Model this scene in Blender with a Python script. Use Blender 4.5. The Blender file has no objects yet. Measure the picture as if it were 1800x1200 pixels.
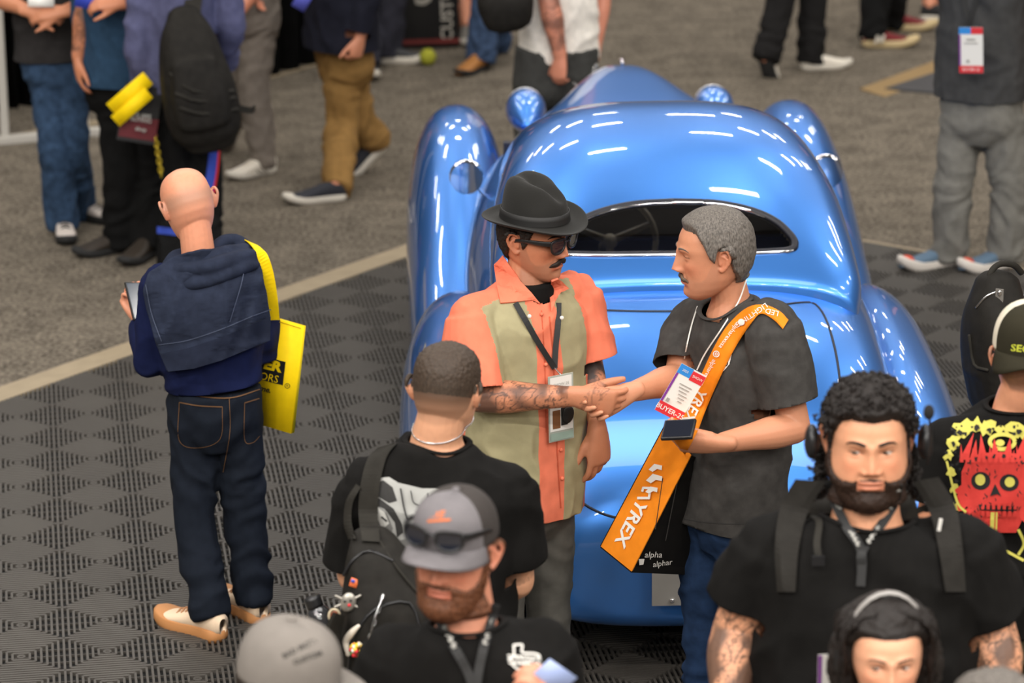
import bpy, bmesh, math, random
import numpy as np
from mathutils import Vector, Matrix, noise, geometry
from mathutils.bvhtree import BVHTree
random.seed(7); np.random.seed(7)
SC = bpy.context.scene
COL = SC.collection

# ------------------------------------------------------------------ camera
TILE = .2828                       # half diagonal of a 40 cm floor tile
FPX, PITCH, ROLL, YAW = 6035.29, .298190654, -9.39113e-3, -.139475
UX, UY = .52941, -46.69170         # camera foot point in tile units
H = 15.3008346 * TILE
_cp, _sp, _cr, _sr = math.cos(PITCH), math.sin(PITCH), math.cos(ROLL), math.sin(ROLL)
RC = np.array([[_cr, -_sr, 0], [_sr, _cr, 0], [0, 0, 1]]) @ np.array([[1, 0, 0], [0, _cp, -_sp], [0, _sp, _cp]]) @ np.array([[1, 0, 0], [0, 0, -1], [0, 1, 0]], float)
CAM = np.array([0, 0, H])
def ray(x, y):
    return RC.T @ np.array([(x - 900) / FPX, (y - 600) / FPX, 1.])
def at(x, y, Y):
    """point in the hall seen at photo position x, y and standing at distance Y"""
    d = ray(x, y)
    return CAM + d * (Y / d[1])
def gnd(x, y, z=0.):
    d = ray(x, y)
    return CAM + d * ((z - H) / d[2])
def pix(P):
    c = RC @ (np.asarray(P, float) - CAM)
    return 900 + FPX * c[0] / c[2], 600 + FPX * c[1] / c[2]
def pxm(P):
    return FPX / (RC @ (np.asarray(P, float) - CAM))[2]

cd = bpy.data.cameras.new('camera'); cam = bpy.data.objects.new('camera', cd); COL.objects.link(cam)
cd.sensor_width = 36; cd.lens = FPX / 1800 * 36; cd.clip_end = 200
m = Matrix.Identity(4)
for i in range(3):
    m[i][0] = RC[0][i]; m[i][1] = -RC[1][i]; m[i][2] = -RC[2][i]; m[i][3] = CAM[i]
cam.matrix_world = m
cd.dof.use_dof = True; cd.dof.focus_distance = 10.35; cd.dof.aperture_fstop = 3.2
SC.camera = cam

# ------------------------------------------------------------------ light
SC.view_settings.view_transform = 'Standard'; SC.view_settings.look = 'None'
SC.view_settings.gamma = 1; SC.view_settings.use_curve_mapping = False
SC.view_settings.exposure = 0.0
SC.display_settings.display_device = 'sRGB'
w = bpy.data.worlds.new('hall'); SC.world = w; w.use_nodes = True
bg = w.node_tree.nodes['Background']; bg.inputs[0].default_value = (.50, .48, .455, 1); bg.inputs[1].default_value = .2
def lamp(x, y, z, sx, sy, power, col=(1, .955, .90), rz=0):
    l = bpy.data.lights.new('ceiling_or_fill_light', 'AREA'); l.shape = 'RECTANGLE'; l.size = sx; l.size_y = sy
    l.energy = power; l.color = col
    o = bpy.data.objects.new('ceiling_or_fill_light', l); COL.objects.link(o); o.location = (x, y, z); o.rotation_euler = (0, 0, rz)
    return o
for iy, yy in enumerate((-9, -4.5, 0, 4.4, 8.6, 12.4, 15.6, 18.6, 22.5, 26, 30, 34)):
    for ix in range(6):
        xx = -10.2 + ix * 4.1 + (iy % 2) * 1.9
        if abs(xx - .6) < 3.6 and 2 < yy < 14: continue
        lamp(xx, yy, 9.0, 1.2, .26, 330 if yy < 6 else 78, rz=.12)
lamp(.8, 7.6, 8.6, 6.5, 4.6, 420, col=(1, .97, .94))       # added soft light above the stand to brighten the deck lid, no known fixture

# ------------------------------------------------------------------ materials
MATS = {}
def mat(name, col, rough=.6, metal=0., coat=0., spec=.5, bump=0., bscale=60., var=0., vscale=8., alpha=1., trans=0., sheen=0., stretch=None, emit=None, attr=None, sss=0., fold=0., fscale=5.):
    if name in MATS: return MATS[name]
    M = bpy.data.materials.new(name); M.use_nodes = True; MATS[name] = M
    nt = M.node_tree; N = nt.nodes; L = nt.links; b = N['Principled BSDF']
    c = tuple(col) + (1,)
    b.inputs['Base Color'].default_value = c; b.inputs['Roughness'].default_value = rough
    b.inputs['Metallic'].default_value = metal; b.inputs['Coat Weight'].default_value = coat
    b.inputs['Coat Roughness'].default_value = .03
    b.inputs['Specular IOR Level'].default_value = spec; b.inputs['Alpha'].default_value = alpha
    b.inputs['Transmission Weight'].default_value = trans; b.inputs['Sheen Weight'].default_value = sheen
    if sss: b.inputs['Subsurface Weight'].default_value = sss; b.inputs['Subsurface Radius'].default_value = (.012, .005, .003)
    if emit: b.inputs['Emission Color'].default_value = tuple(emit[:3]) + (1,); b.inputs['Emission Strength'].default_value = emit[3]
    M.diffuse_color = c
    tc = None
    def coords(s=None):
        nonlocal tc
        if tc is None: tc = N.new('ShaderNodeTexCoord')
        if s is None: return tc.outputs['Object']
        mp = N.new('ShaderNodeMapping'); mp.inputs['Scale'].default_value = s; L.new(tc.outputs['Object'], mp.inputs[0]); return mp.outputs[0]
    src = None
    if attr:
        a = N.new('ShaderNodeAttribute'); a.attribute_name = attr; src = a.outputs['Color']
    if var:
        nz = N.new('ShaderNodeTexNoise'); nz.inputs['Scale'].default_value = vscale; nz.inputs['Detail'].default_value = 5
        L.new(coords(stretch), nz.inputs['Vector'])
        mr = N.new('ShaderNodeMapRange'); mr.inputs['From Min'].default_value = .3; mr.inputs['From Max'].default_value = .7
        mr.inputs['To Min'].default_value = 1 - var; mr.inputs['To Max'].default_value = 1 + var; L.new(nz.outputs[0], mr.inputs[0])
        mx = N.new('ShaderNodeVectorMath'); mx.operation = 'SCALE'
        if src: L.new(src, mx.inputs[0])
        else: mx.inputs[0].default_value = col
        L.new(mr.outputs[0], mx.inputs['Scale']); src = mx.outputs[0]
    if src: L.new(src, b.inputs['Base Color'])
    prev = None
    if fold:
        nz = N.new('ShaderNodeTexNoise'); nz.inputs['Scale'].default_value = fscale; nz.inputs['Detail'].default_value = 2; nz.inputs['Distortion'].default_value = .6
        L.new(coords((1, 1, .45)), nz.inputs['Vector'])
        bp = N.new('ShaderNodeBump'); bp.inputs['Strength'].default_value = 1; bp.inputs['Distance'].default_value = fold; L.new(nz.outputs[0], bp.inputs['Height'])
        prev = bp.outputs[0]
    if bump:
        nz = N.new('ShaderNodeTexNoise'); nz.inputs['Scale'].default_value = bscale; nz.inputs['Detail'].default_value = 3
        L.new(coords(stretch), nz.inputs['Vector'])
        bp = N.new('ShaderNodeBump'); bp.inputs['Strength'].default_value = .6; bp.inputs['Distance'].default_value = bump; L.new(nz.outputs[0], bp.inputs['Height'])
        if prev: L.new(prev, bp.inputs['Normal'])
        prev = bp.outputs[0]
    if prev: L.new(prev, b.inputs['Normal'])
    return M
def srgb(r, g, b):
    f = lambda v: ((v / 255 + .055) / 1.055) ** 2.4 if v > 10.3 else v / 255 / 12.92
    return (f(r), f(g), f(b))
def cloth(name, rgb, fold=.012, var=.12, rough=.9, **k):
    return mat(name, srgb(*rgb), rough=rough, spec=.12, bump=.0006, bscale=500, var=var, vscale=30, fold=fold, fscale=6, **k)

# ------------------------------------------------------------------ mesh helpers
class G:
    """verts / faces collector"""
    def __init__(s): s.v = []; s.f = []; s.n = 0; s.m = []
    def add(s, v, f, mi=0):
        v = np.asarray(v, float); s.v.append(v); s.f += [tuple(int(i) + s.n for i in q) for q in f]; s.m += [mi] * len(f); s.n += len(v); return s
    def verts(s): return np.concatenate(s.v) if s.v else np.zeros((0, 3))
def new_mesh(name, v, f, smooth=True, mi=None):
    me = bpy.data.meshes.new(name); me.from_pydata(np.asarray(v).tolist(), [], [tuple(q) for q in f]); me.update()
    if smooth: me.polygons.foreach_set('use_smooth', [True] * len(me.polygons))
    if mi is not None and any(mi): me.polygons.foreach_set('material_index', mi)
    return me
def link(name, me, mats=None, parent=None, loc=None):
    o = bpy.data.objects.new(name, me); COL.objects.link(o)
    if mats is not None:
        for q in (mats if isinstance(mats, (list, tuple)) else [mats]): me.materials.append(q)
    if parent is not None: o.parent = parent
    if loc is not None: o.location = loc
    return o
def obj(name, g, mats, parent=None, smooth=True, bevel=0.):
    if bevel:
        bm = bmesh.new(); me0 = new_mesh(name, g.verts(), g.f, False); bm.from_mesh(me0); bpy.data.meshes.remove(me0)
        ed = [e for e in bm.edges if len(e.link_faces) == 2 and e.calc_face_angle(0) > .6]
        bmesh.ops.bevel(bm, geom=ed, offset=bevel, segments=2, affect='EDGES', profile=.7)
        me = bpy.data.meshes.new(name); bm.to_mesh(me); bm.free()
        if smooth: me.polygons.foreach_set('use_smooth', [True] * len(me.polygons))
    else: me = new_mesh(name, g.verts(), g.f, smooth, g.m)
    return link(name, me, mats, parent)
def tag(o, label=None, cat=None, group=None, kind=None):
    if label: o['label'] = label
    if cat: o['category'] = cat
    if group: o['group'] = group
    if kind: o['kind'] = kind
    return o
def empty(name, loc=(0, 0, 0)):
    o = bpy.data.objects.new(name, None); COL.objects.link(o); o.location = loc; o.empty_display_size = .1; return o
def settle(o, root):
    """parent a mesh laid out in hall coordinates to a thing standing at its base"""
    o.parent = root; o.matrix_parent_inverse = Matrix.Translation(-Vector(root.location)); return o
def nrm(v):
    v = np.asarray(v, float); return v / max(np.linalg.norm(v), 1e-9)
def box(c, sx, sy, sz, R=None):
    v = np.array([[x, y, z] for z in (-.5, .5) for y in (-.5, .5) for x in (-.5, .5)]) * np.array([sx, sy, sz])
    if R is not None: v = v @ np.asarray(R).T
    return v + np.asarray(c), [(0, 2, 3, 1), (4, 5, 7, 6), (0, 1, 5, 4), (2, 6, 7, 3), (0, 4, 6, 2), (1, 3, 7, 5)]
def catmull(P, n):
    P = np.asarray(P, float); k = len(P)
    if k < 3: t = np.linspace(0, 1, n)[:, None]; return P[0] * (1 - t) + P[-1] * t
    E = np.vstack([2 * P[0] - P[1], P, 2 * P[-1] - P[-2]])
    out = []
    for s in np.linspace(0, k - 1, n):
        i = min(int(s), k - 2); t = s - i; a, b, c, d = E[i:i + 4]
        out.append(.5 * ((2 * b) + (c - a) * t + (2 * a - 5 * b + 4 * c - d) * t * t + (3 * b - a - 3 * c + d) * t ** 3))
    return np.array(out)
def tube(P, R, seg=14, ref=(1, 0, 0), sub=4, cap=True, expo=2., dome=True):
    """smooth tube through points P with radii R (scalar or (along ref, across))"""
    P = np.asarray(P, float); R = np.asarray([(r, r) if np.isscalar(r) else r for r in R], float)
    n = (len(P) - 1) * sub + 1
    C = catmull(P, n); Q = np.maximum(catmull(R, n), 1e-4)
    T = np.gradient(C, axis=0); T /= np.maximum(np.linalg.norm(T, axis=1), 1e-9)[:, None]
    if dome:
        def caps(c, t, q, sgn):
            r = min(q) * .9; A = []
            for k in (1, 2, 3):
                a = k / 3 * math.pi / 2 * .97; A.append((c + sgn * t * r * math.sin(a), t, q * math.cos(a)))
            return A
        st = caps(C[0], T[0], Q[0], -1)[::-1]; en = caps(C[-1], T[-1], Q[-1], 1)
        C = np.array([a[0] for a in st] + list(C) + [a[0] for a in en]); Q = np.array([a[2] for a in st] + list(Q) + [a[2] for a in en])
        T = np.array([a[1] for a in st] + list(T) + [a[1] for a in en])
    ref = np.asarray(ref, float); th = np.linspace(0, 2 * math.pi, seg, endpoint=False)
    ct = np.sign(np.cos(th)) * np.abs(np.cos(th)) ** (2 / expo); sn = np.sign(np.sin(th)) * np.abs(np.sin(th)) ** (2 / expo)
    V = []
    for c, t, q in zip(C, T, Q):
        x = ref - t * (ref @ t)
        if np.linalg.norm(x) < .05: x = np.array([0, 1, 0.]) - t * t[1]
        x = nrm(x); y = np.cross(t, x)
        V.append(c + np.outer(ct * q[0], x) + np.outer(sn * q[1], y))
    m_ = len(C); V = np.concatenate(V); F = []
    for i in range(m_ - 1):
        for j in range(seg):
            k = (j + 1) % seg; F.append((i * seg + j, i * seg + k, (i + 1) * seg + k, (i + 1) * seg + j))
    if cap: F.append(tuple(range(seg))[::-1]); F.append(tuple((m_ - 1) * seg + j for j in range(seg)))
    return V, F
def ball(c, r, seg=14, ring=9, R=None):
    V = []; F = []
    for i in range(ring + 1):
        a = math.pi * i / ring
        for j in range(seg):
            b = 2 * math.pi * j / seg; V.append((math.sin(a) * math.cos(b), math.sin(a) * math.sin(b), math.cos(a)))
    V = np.array(V) * np.asarray(r)
    if R is not None: V = V @ np.asarray(R).T
    for i in range(ring):
        for j in range(seg):
            k = (j + 1) % seg; F.append((i * seg + j, (i + 1) * seg + j, (i + 1) * seg + k, i * seg + k))
    return V + np.asarray(c), F
def fuse(g, voxel, smooth=2, lap=.5):
    """union of overlapping shells as one continuous skin"""
    me = new_mesh('tmp', g.verts(), g.f, False); o = bpy.data.objects.new('tmp', me); COL.objects.link(o)
    r = o.modifiers.new('r', 'REMESH'); r.mode = 'VOXEL'; r.voxel_size = voxel
    if smooth: s = o.modifiers.new('s', 'SMOOTH'); s.factor = lap; s.iterations = smooth
    dg = bpy.context.evaluated_depsgraph_get(); e = o.evaluated_get(dg); em = e.to_mesh()
    n = len(em.vertices); V = np.empty(n * 3, np.float32); em.vertices.foreach_get('co', V); V = V.reshape(-1, 3).astype(float)
    F = [tuple(p.vertices) for p in em.polygons]; Nn = np.empty(n * 3, np.float32); em.vertices.foreach_get('normal', Nn)
    e.to_mesh_clear(); bpy.data.objects.remove(o); bpy.data.meshes.remove(me)
    return V, F, Nn.reshape(-1, 3).astype(float)
def vnoise(V, scale, seed=0., stretch=(1, 1, 1)):
    W = V * np.asarray(stretch) * scale + seed
    return np.array([noise.noise(Vector(p)) for p in W])
def bvh_of(*objs):
    V = []; F = []; n = 0
    for o in objs:
        me = o.data; M = np.array(o.matrix_world)
        a = np.empty(len(me.vertices) * 3, np.float32); me.vertices.foreach_get('co', a); a = a.reshape(-1, 3).astype(float) @ M[:3, :3].T + M[:3, 3]
        V.append(a); F += [tuple(i + n for i in p.vertices) for p in me.polygons]; n += len(a)
    return BVHTree.FromPolygons(np.concatenate(V).tolist(), F)
def hit_px(bv, x, y, off=0.):
    d = Vector(nrm(ray(x, y))); h, nn, i, t = bv.ray_cast(Vector(CAM), d)
    if h is None: return None
    if nn.dot(d) > 0: nn = -nn
    return np.array(h + nn * off), np.array(nn)
def text_geo(s, size=1., align='CENTER', shear=0., bold=0., res=2, space=1.):
    """lettering as flat polygons (x, y)"""
    cu = bpy.data.curves.new('t', 'FONT'); cu.body = s; cu.size = size; cu.align_x = align; cu.align_y = 'CENTER'; cu.shear = shear; cu.offset = bold; cu.resolution_u = res; cu.space_character = space; cu.fill_mode = 'FRONT'
    o = bpy.data.objects.new('t', cu); COL.objects.link(o)
    dg = bpy.context.evaluated_depsgraph_get(); e = o.evaluated_get(dg); me = e.to_mesh()
    V = np.array([v.co[:] for v in me.vertices]).reshape(-1, 3); F = [tuple(p.vertices) for p in me.polygons]
    e.to_mesh_clear(); bpy.data.objects.remove(o); bpy.data.curves.remove(cu)
    return V, F
def poly(pts):
    """filled outline (x, y) as triangles"""
    P = [Vector((p[0], p[1], 0)) for p in pts]; F = geometry.tessellate_polygon([P])
    return np.array([[p[0], p[1], 0] for p in pts], float), [tuple(f) for f in F]
def refine(V, F, L):
    bm = bmesh.new(); vs = [bm.verts.new(v) for v in V]
    for f in F:
        try: bm.faces.new([vs[i] for i in f])
        except ValueError: pass
    for _ in range(5):
        ed = [e for e in bm.edges if e.calc_length() > L]
        if not ed: break
        bmesh.ops.subdivide_edges(bm, edges=ed, cuts=1)
        bmesh.ops.triangulate(bm, faces=[f for f in bm.faces if len(f.verts) > 3])
    bm.verts.index_update(); V2 = np.array([v.co[:] for v in bm.verts]); F2 = [tuple(v.index for v in f.verts) for f in bm.faces]; bm.free()
    return V2, F2
def stick(layers, bv, O, U, W, name, parent, mats, L=.02, off=.0025, depth=.35):
    """lay flat print (list of (V, F, material index)) on a garment around O, U to the right, W up"""
    O = np.asarray(O, float); U = nrm(U); W = nrm(np.asarray(W, float) - U * (U @ np.asarray(W, float))); Nn = np.cross(U, W); g = G()
    for k, (V, F, mi) in enumerate(layers):
        V = np.asarray(V, float); V, F = refine(V, F, L)
        Q = np.empty((len(V), 3)); last = 0.
        for i, p in enumerate(V):
            b = O + U * p[0] + W * p[1]
            h, nn, _, t = bv.ray_cast(Vector(b + Nn * depth), Vector(-Nn), depth * 2)
            if h is not None: last = (np.array(h) - b) @ Nn
            Q[i] = b + Nn * (last + off + k * .0007)
        g.add(Q, F, mi)
    return obj(name, g, mats, parent, smooth=False)
def strap(path, width, thick, wdir, sub=6, seg=4):
    """flat band along a path; wdir is the direction of its width (one or one per point)"""
    P = np.asarray(path, float); n = (len(P) - 1) * sub + 1; C = catmull(P, n)
    Wd = np.asarray(wdir, float)
    Wd = np.tile(Wd, (n, 1)) if Wd.ndim == 1 else catmull(Wd, n)
    T = np.gradient(C, axis=0); V = []
    for c, t, wv in zip(C, T, Wd):
        t = nrm(t); wv = nrm(wv - t * (wv @ t)); nn = np.cross(t, wv)
        for a, b in ((-.5, -.5), (.5, -.5), (.5, .5), (-.5, .5)): V.append(c + wv * a * width + nn * b * thick)
    F = [(0, 1, 2, 3), tuple(4 * (n - 1) + i for i in (3, 2, 1, 0))]
    for i in range(n - 1):
        for j in range(4):
            k = (j + 1) % 4; F.append((4 * i + j, 4 * (i + 1) + j, 4 * (i + 1) + k, 4 * i + k))
    return np.array(V), F
# ================================================================== floor
CW = np.array([[math.cos(YAW), math.sin(YAW)], [-math.sin(YAW), math.cos(YAW)]])
def uv(u, v):                       # tile grid corner to hall coordinates
    return CW @ (np.array([u - UX, -v - UY]) * TILE)
carpet = mat('grey_brown_carpet', srgb(112, 101, 87), rough=1, spec=.1)
def carpet_nodes():
    nt = carpet.node_tree; N = nt.nodes; L = nt.links; b = N['Principled BSDF']
    tc = N.new('ShaderNodeTexCoord'); cr = N.new('ShaderNodeValToRGB')
    n1 = N.new('ShaderNodeTexNoise'); n1.inputs['Scale'].default_value = 48; n1.inputs['Detail'].default_value = 6; n1.inputs['Roughness'].default_value = .7
    n2 = N.new('ShaderNodeTexNoise'); n2.inputs['Scale'].default_value = 6; n2.inputs['Detail'].default_value = 3
    ad = N.new('ShaderNodeMath'); ad.operation = 'MULTIPLY_ADD'; ad.inputs[1].default_value = .25
    L.new(tc.outputs['Object'], n1.inputs[0]); L.new(tc.outputs['Object'], n2.inputs[0]); L.new(n2.outputs[0], ad.inputs[0]); L.new(n1.outputs[0], ad.inputs[2])
    cr.color_ramp.elements[0].position = .46; cr.color_ramp.elements[0].color = srgb(47, 43, 38) + (1,)
    cr.color_ramp.elements[1].position = .80; cr.color_ramp.elements[1].color = srgb(138, 128, 114) + (1,)
    L.new(ad.outputs[0], cr.inputs[0]); L.new(cr.outputs[0], b.inputs['Base Color'])
    bp = N.new('ShaderNodeBump'); bp.inputs['Distance'].default_value = .01; bp.inputs['Strength'].default_value = .5; L.new(n1.outputs[0], bp.inputs['Height']); L.new(bp.outputs[0], b.inputs['Normal'])
carpet_nodes()
g = G(); v, f = box((0, 13, -.05), 34, 40, .1); g.add(v, f)
tag(obj('floor', g, carpet, smooth=False), 'grey brown flecked carpet of the exhibition hall', kind='structure')

# the display stand: interlocking ribbed tiles, edged by a beige ramp strip
E1 = uv(.5, .5) - uv(0, 0); E2 = uv(-.5, .5) - uv(0, 0)          # the two tile edge directions (half tiles)
tile_m = mat('charcoal_plastic_tile', srgb(72, 68, 63), rough=.55, spec=.4, var=.1, vscale=3)
gap_m = mat('dark_tile_base', srgb(9, 9, 8), rough=.8)
def tile_mesh():
    g = G(); a = TILE                          # local axes: x along u, y along -v ; diamonds with half diagonals a/2
    zt = .018; nr = 15
    def bar(p, q, wd):                          # rib between p and q, clipped to the diamond beforehand
        d = nrm(np.array([q[0] - p[0], q[1] - p[1], 0])); s = np.array([-d[1], d[0], 0]) * wd / 2
        P0 = np.array([p[0], p[1], 0]); Q0 = np.array([q[0], q[1], 0]); z = np.array([0, 0, zt]); lo = np.array([0, 0, .004])
        V = [P0 - s + lo, P0 + s + lo, Q0 + s + lo, Q0 - s + lo, P0 - s + z, P0 + s + z, Q0 + s + z, Q0 - s + z]
        g.add(V, [(4, 7, 6, 5), (0, 4, 5, 1), (1, 5, 6, 2), (2, 6, 7, 3), (3, 7, 4, 0)])
    h = a / 2
    for cx, cy, vert in ((0, -h, 0), (h, 0, 1), (-h, 0, 1), (0, h, 0)):
        for k in range(nr):
            t = (k + .5) / nr * 2 - 1; L = (1 - abs(t)) * h
            wd = a / nr * (.43 if vert else .66)
            if vert: bar((cx + t * h, cy - L), (cx + t * h, cy + L), wd)
            else: bar((cx - L, cy + t * h), (cx + L, cy + t * h), wd)
    for cx, cy in ((0, -h), (h, 0), (-h, 0), (0, h)):                # cross webs under the ribs
        for k in (-.4, 0, .4):
            for vert in (0, 1):
                L = (1 - abs(k)) * h; wd = .004; z0 = zt; zt = .0125
                if vert: bar((cx + k * h, cy - L), (cx + k * h, cy + L), wd)
                else: bar((cx - L, cy + k * h), (cx + L, cy + k * h), wd)
                zt = z0
    g.add([(0, -a, .004), (a, 0, .004), (0, a, .004), (-a, 0, .004)], [(0, 1, 2, 3)], 1)
    g.add([(0, -a, .0), (a, 0, .0), (0, a, .0), (-a, 0, .0)], [(3, 2, 1, 0)], 1)
    return new_mesh('floor_tile', g.verts(), g.f, False, g.m)
tm = tile_mesh(); tm.materials.append(tile_m); tm.materials.append(gap_m)
# stand corner behind the car and edge lines (hall coordinates)
eL = nrm(np.append(E1, 0))[:2]; eR = nrm(np.append(-E2, 0))[:2]
cU, cV = .5, -13.5
def edge_off(P):                    # tile coordinates along E1 / E2 of a floor point
    return np.linalg.solve(np.stack([E1 * 2, E2 * 2], 1), np.asarray(P)[:2] - uv(0, 0))
sL = np.mean([edge_off(gnd(x, y))[0] for x, y in ((0, 706), (250, 620), (500, 530), (720, 455))])
sR = np.mean([edge_off(gnd(x, y))[1] for x, y in ((1520, 433), (1600, 447), (1640, 455), (1700, 466))])
def tp(i, j): return uv(0, 0) + E1 * 2 * i + E2 * 2 * j
sL = round(sL * 2) / 2; sR = round(sR * 2) / 2
ins = edge_off((.5, 11))
dirL = np.sign(ins[0] - sL); dirR = np.sign(ins[1] - sR)
stand = empty('display_floor', (*tp(sL + dirL * 8, sR + dirR * 8), 0)); tag(stand, 'display stand floor of charcoal ribbed diamond tiles under the blue car', 'display floor')
cands = []
for i in range(0, 36):
    for j in range(0, 36):
        c = tp(sL + dirL * (i + .5), sR + dirR * (j + .5)); p = pix((c[0], c[1], 0))
        if -120 < p[0] < 1920 and 200 < p[1] < 1500: cands.append((p[1], c))
cands.sort(key=lambda q: -q[0])
rz = math.atan2(CW[1, 0], CW[0, 0])
rest = G(); print('tiles', len(cands))
vis = [q for q in cands if q[0] < 1260]
for k, (py, c) in enumerate(vis[-300:] if len(vis) > 300 else vis):
    o = link('floor_tile', tm, None, stand)
    o.location = Vector((c[0], c[1], 0)) - stand.location; o.rotation_euler = (0, 0, rz)
others = [q for q in cands if q[0] >= 1260]
for py, c in others:
    R2 = Matrix.Rotation(rz, 3, 'Z'); a = TILE
    v = [np.array(R2 @ Vector(p)) + np.array([c[0], c[1], 0]) for p in ((0, -a, .018), (a, 0, .018), (0, a, .018), (-a, 0, .018))]
    rest.add(v, [(0, 1, 2, 3)])
o = obj('floor_tile_field', rest, tile_m, None, False); settle(o, stand); o['kind'] = 'stuff'
strip_m = mat('beige_edge_strip', srgb(150, 135, 110), rough=.6, var=.08, vscale=12)
def edge_strip(A, B, out, wd, z=.019, name='trim_edge'):
    A = np.append(A, 0); B = np.append(B, 0); out = np.append(out, 0); up = np.array([0, 0, z])
    V = [A, B, B + out * wd, A + out * wd, A + up, B + up, B + out * wd + up * .25, A + out * wd + up * .25]
    gg = G(); gg.add(V, [(4, 5, 6, 7), (0, 1, 5, 4), (3, 7, 6, 2), (0, 4, 7, 3), (1, 2, 6, 5)]); return gg
cor = tp(sL, sR)
A = tp(sL, sR + dirR * 30); B = tp(sL + dirL * 30, sR)
oL = nrm(np.append(-dirL * E1, 0))[:2]; oR = nrm(np.append(-dirR * E2, 0))[:2]
tag(obj('trim_1', edge_strip(A, cor, oL, .17), strip_m, None, False), kind='structure')
tag(obj('trim_2', edge_strip(cor, B, oR, .07), strip_m, None, False), kind='structure')
# ================================================================== the blue custom coupe
paint = mat('candy_blue_paint', (.03, .16, .62), rough=.3, metal=.0, coat=1., spec=.5)
def paint_nodes():
    nt = paint.node_tree; N = nt.nodes; L = nt.links; b = N['Principled BSDF']
    b.inputs['Metallic'].default_value = .75; b.inputs['Roughness'].default_value = .34; b.inputs['Coat Roughness'].default_value = .015
    b.inputs['Base Color'].default_value = (.065, .25, .70, 1)
    b.inputs['Coat Tint'].default_value = (.9, .95, 1, 1)
paint_nodes()
seam_m = mat('black_seam_rubber', (.004, .004, .01), rough=.5)
chrome = mat('chrome', (.8, .8, .82), rough=.07, metal=1.)
tint = mat('tinted_glass', (.5, .5, .5), rough=.02, trans=1., spec=.5, alpha=.45)
dark_in = mat('navy_interior', (.004, .006, .02), rough=.6)
cream = mat('cream_steering_plastic', srgb(205, 195, 170), rough=.35)
black_rub = mat('tyre_rubber', (.012, .012, .012), rough=.8)
CY0 = np.array([.592, 10.33, 0]); CF = nrm([-.024, 1, 0]); CR = np.array([CF[1], -CF[0], 0])
def car(p):
    p = np.asarray(p, float); return CY0 + p[..., 0:1] * CR + p[..., 1:2] * CF + p[..., 2:3] * np.array([0, 0, 1.])
def interp(st, n):
    st = np.array(st, float); t = np.concatenate([[0], np.cumsum(np.linalg.norm(np.diff(st, axis=0), axis=1))]); t /= t[-1]
    # resample smoothly by arc length
    d = catmull(st, 400); dt = np.concatenate([[0], np.cumsum(np.linalg.norm(np.diff(d, axis=0), axis=1))]); dt /= dt[-1]
    return np.stack([np.interp(np.linspace(0, 1, n), dt, d[:, k]) for k in range(st.shape[1])], 1)
def shell(stations, nu, nv, closed=True, cx=0., ex=2.6, sect=None):
    """stations: y, half width, top z, bottom z, z of the widest point"""
    S = interp(stations, nv); V = []; F = []
    for y, hw, zt, zb, zm in S:
        hw = max(hw, .002)
        for j in range(nu):
            a = math.pi * (j / (nu - 1)) if not closed else 2 * math.pi * j / nu
            c, s = math.cos(a), math.sin(a)
            x = hw * math.copysign(abs(c) ** (2 / ex), c)
            z = zm + (zt - zm) * abs(s) ** (2 / ex) if s >= 0 else zm - (zm - zb) * abs(s) ** (2 / ex)
            V.append((cx + x, y, z))
    nv = len(S)
    if closed: F += [tuple(range(nu)), tuple((nv - 1) * nu + j for j in range(nu))[::-1]]
    for i in range(nv - 1):
        for j in range(nu if closed else nu - 1):
            k = (j + 1) % nu; F.append((i * nu + j, (i + 1) * nu + j, (i + 1) * nu + k, i * nu + k))
    return np.array(V), F
car_root = empty('custom_coupe', tuple(CY0)); tag(car_root, 'metallic blue chopped 1930s style custom coupe seen from behind on the tile floor', 'car')
def cpart(name, V, F, mats, smooth=True, parent=None, mi=None):
    g = G(); g.add(car(V), F)
    o = link(name, new_mesh(name, g.verts(), g.f, smooth, mi), mats)
    if parent is None: settle(o, car_root)
    else: o.parent = parent; bpy.context.view_layer.update(); o.matrix_parent_inverse = parent.matrix_world.inverted()
    return o
# lower body: tail pan, deck, cowl and pointed hood
HULL = [(-.06, .10, .42, .30, .38), (-.055, .44, .52, .23, .40), (-.01, .585, .63, .19, .45), (.1, .65, .775, .18, .5), (.25, .685, .89, .18, .55), (.5, .705, 1.0, .22, .6), (.8, .715, 1.065, .22, .62),
        (1.2, .72, 1.085, .22, .64), (2.2, .72, 1.08, .22, .64), (2.9, .68, 1.085, .22, .64), (3.4, .58, 1.10, .22, .66), (3.8, .47, 1.105, .22, .68), (4.15, .36, 1.10, .22, .68), (4.4, .25, 1.06, .22, .66), (4.55, .13, .97, .25, .6), (4.62, .03, .8, .3, .55)]
V, F = shell(HULL, 120, 220, ex=3.3)
# hood section turns to a peaked prow toward the nose
k = np.clip((V[:, 1] - 3.1) / 1.2, 0, 1); up = np.clip((V[:, 2] - .68) / .4, 0, 1)
V[:, 0] *= 1 - .38 * k * up
hullV, hullF = V, F
hb = BVHTree.FromPolygons(car(hullV).tolist(), hullF)
def in_poly(px, py, P):
    ins = False; n = len(P)
    for i in range(n):
        x1, y1 = P[i]; x2, y2 = P[i - 1]
        if (y1 > py) != (y2 > py) and px < (x2 - x1) * (py - y1) / (y2 - y1) + x1: ins = not ins
    return ins
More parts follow.
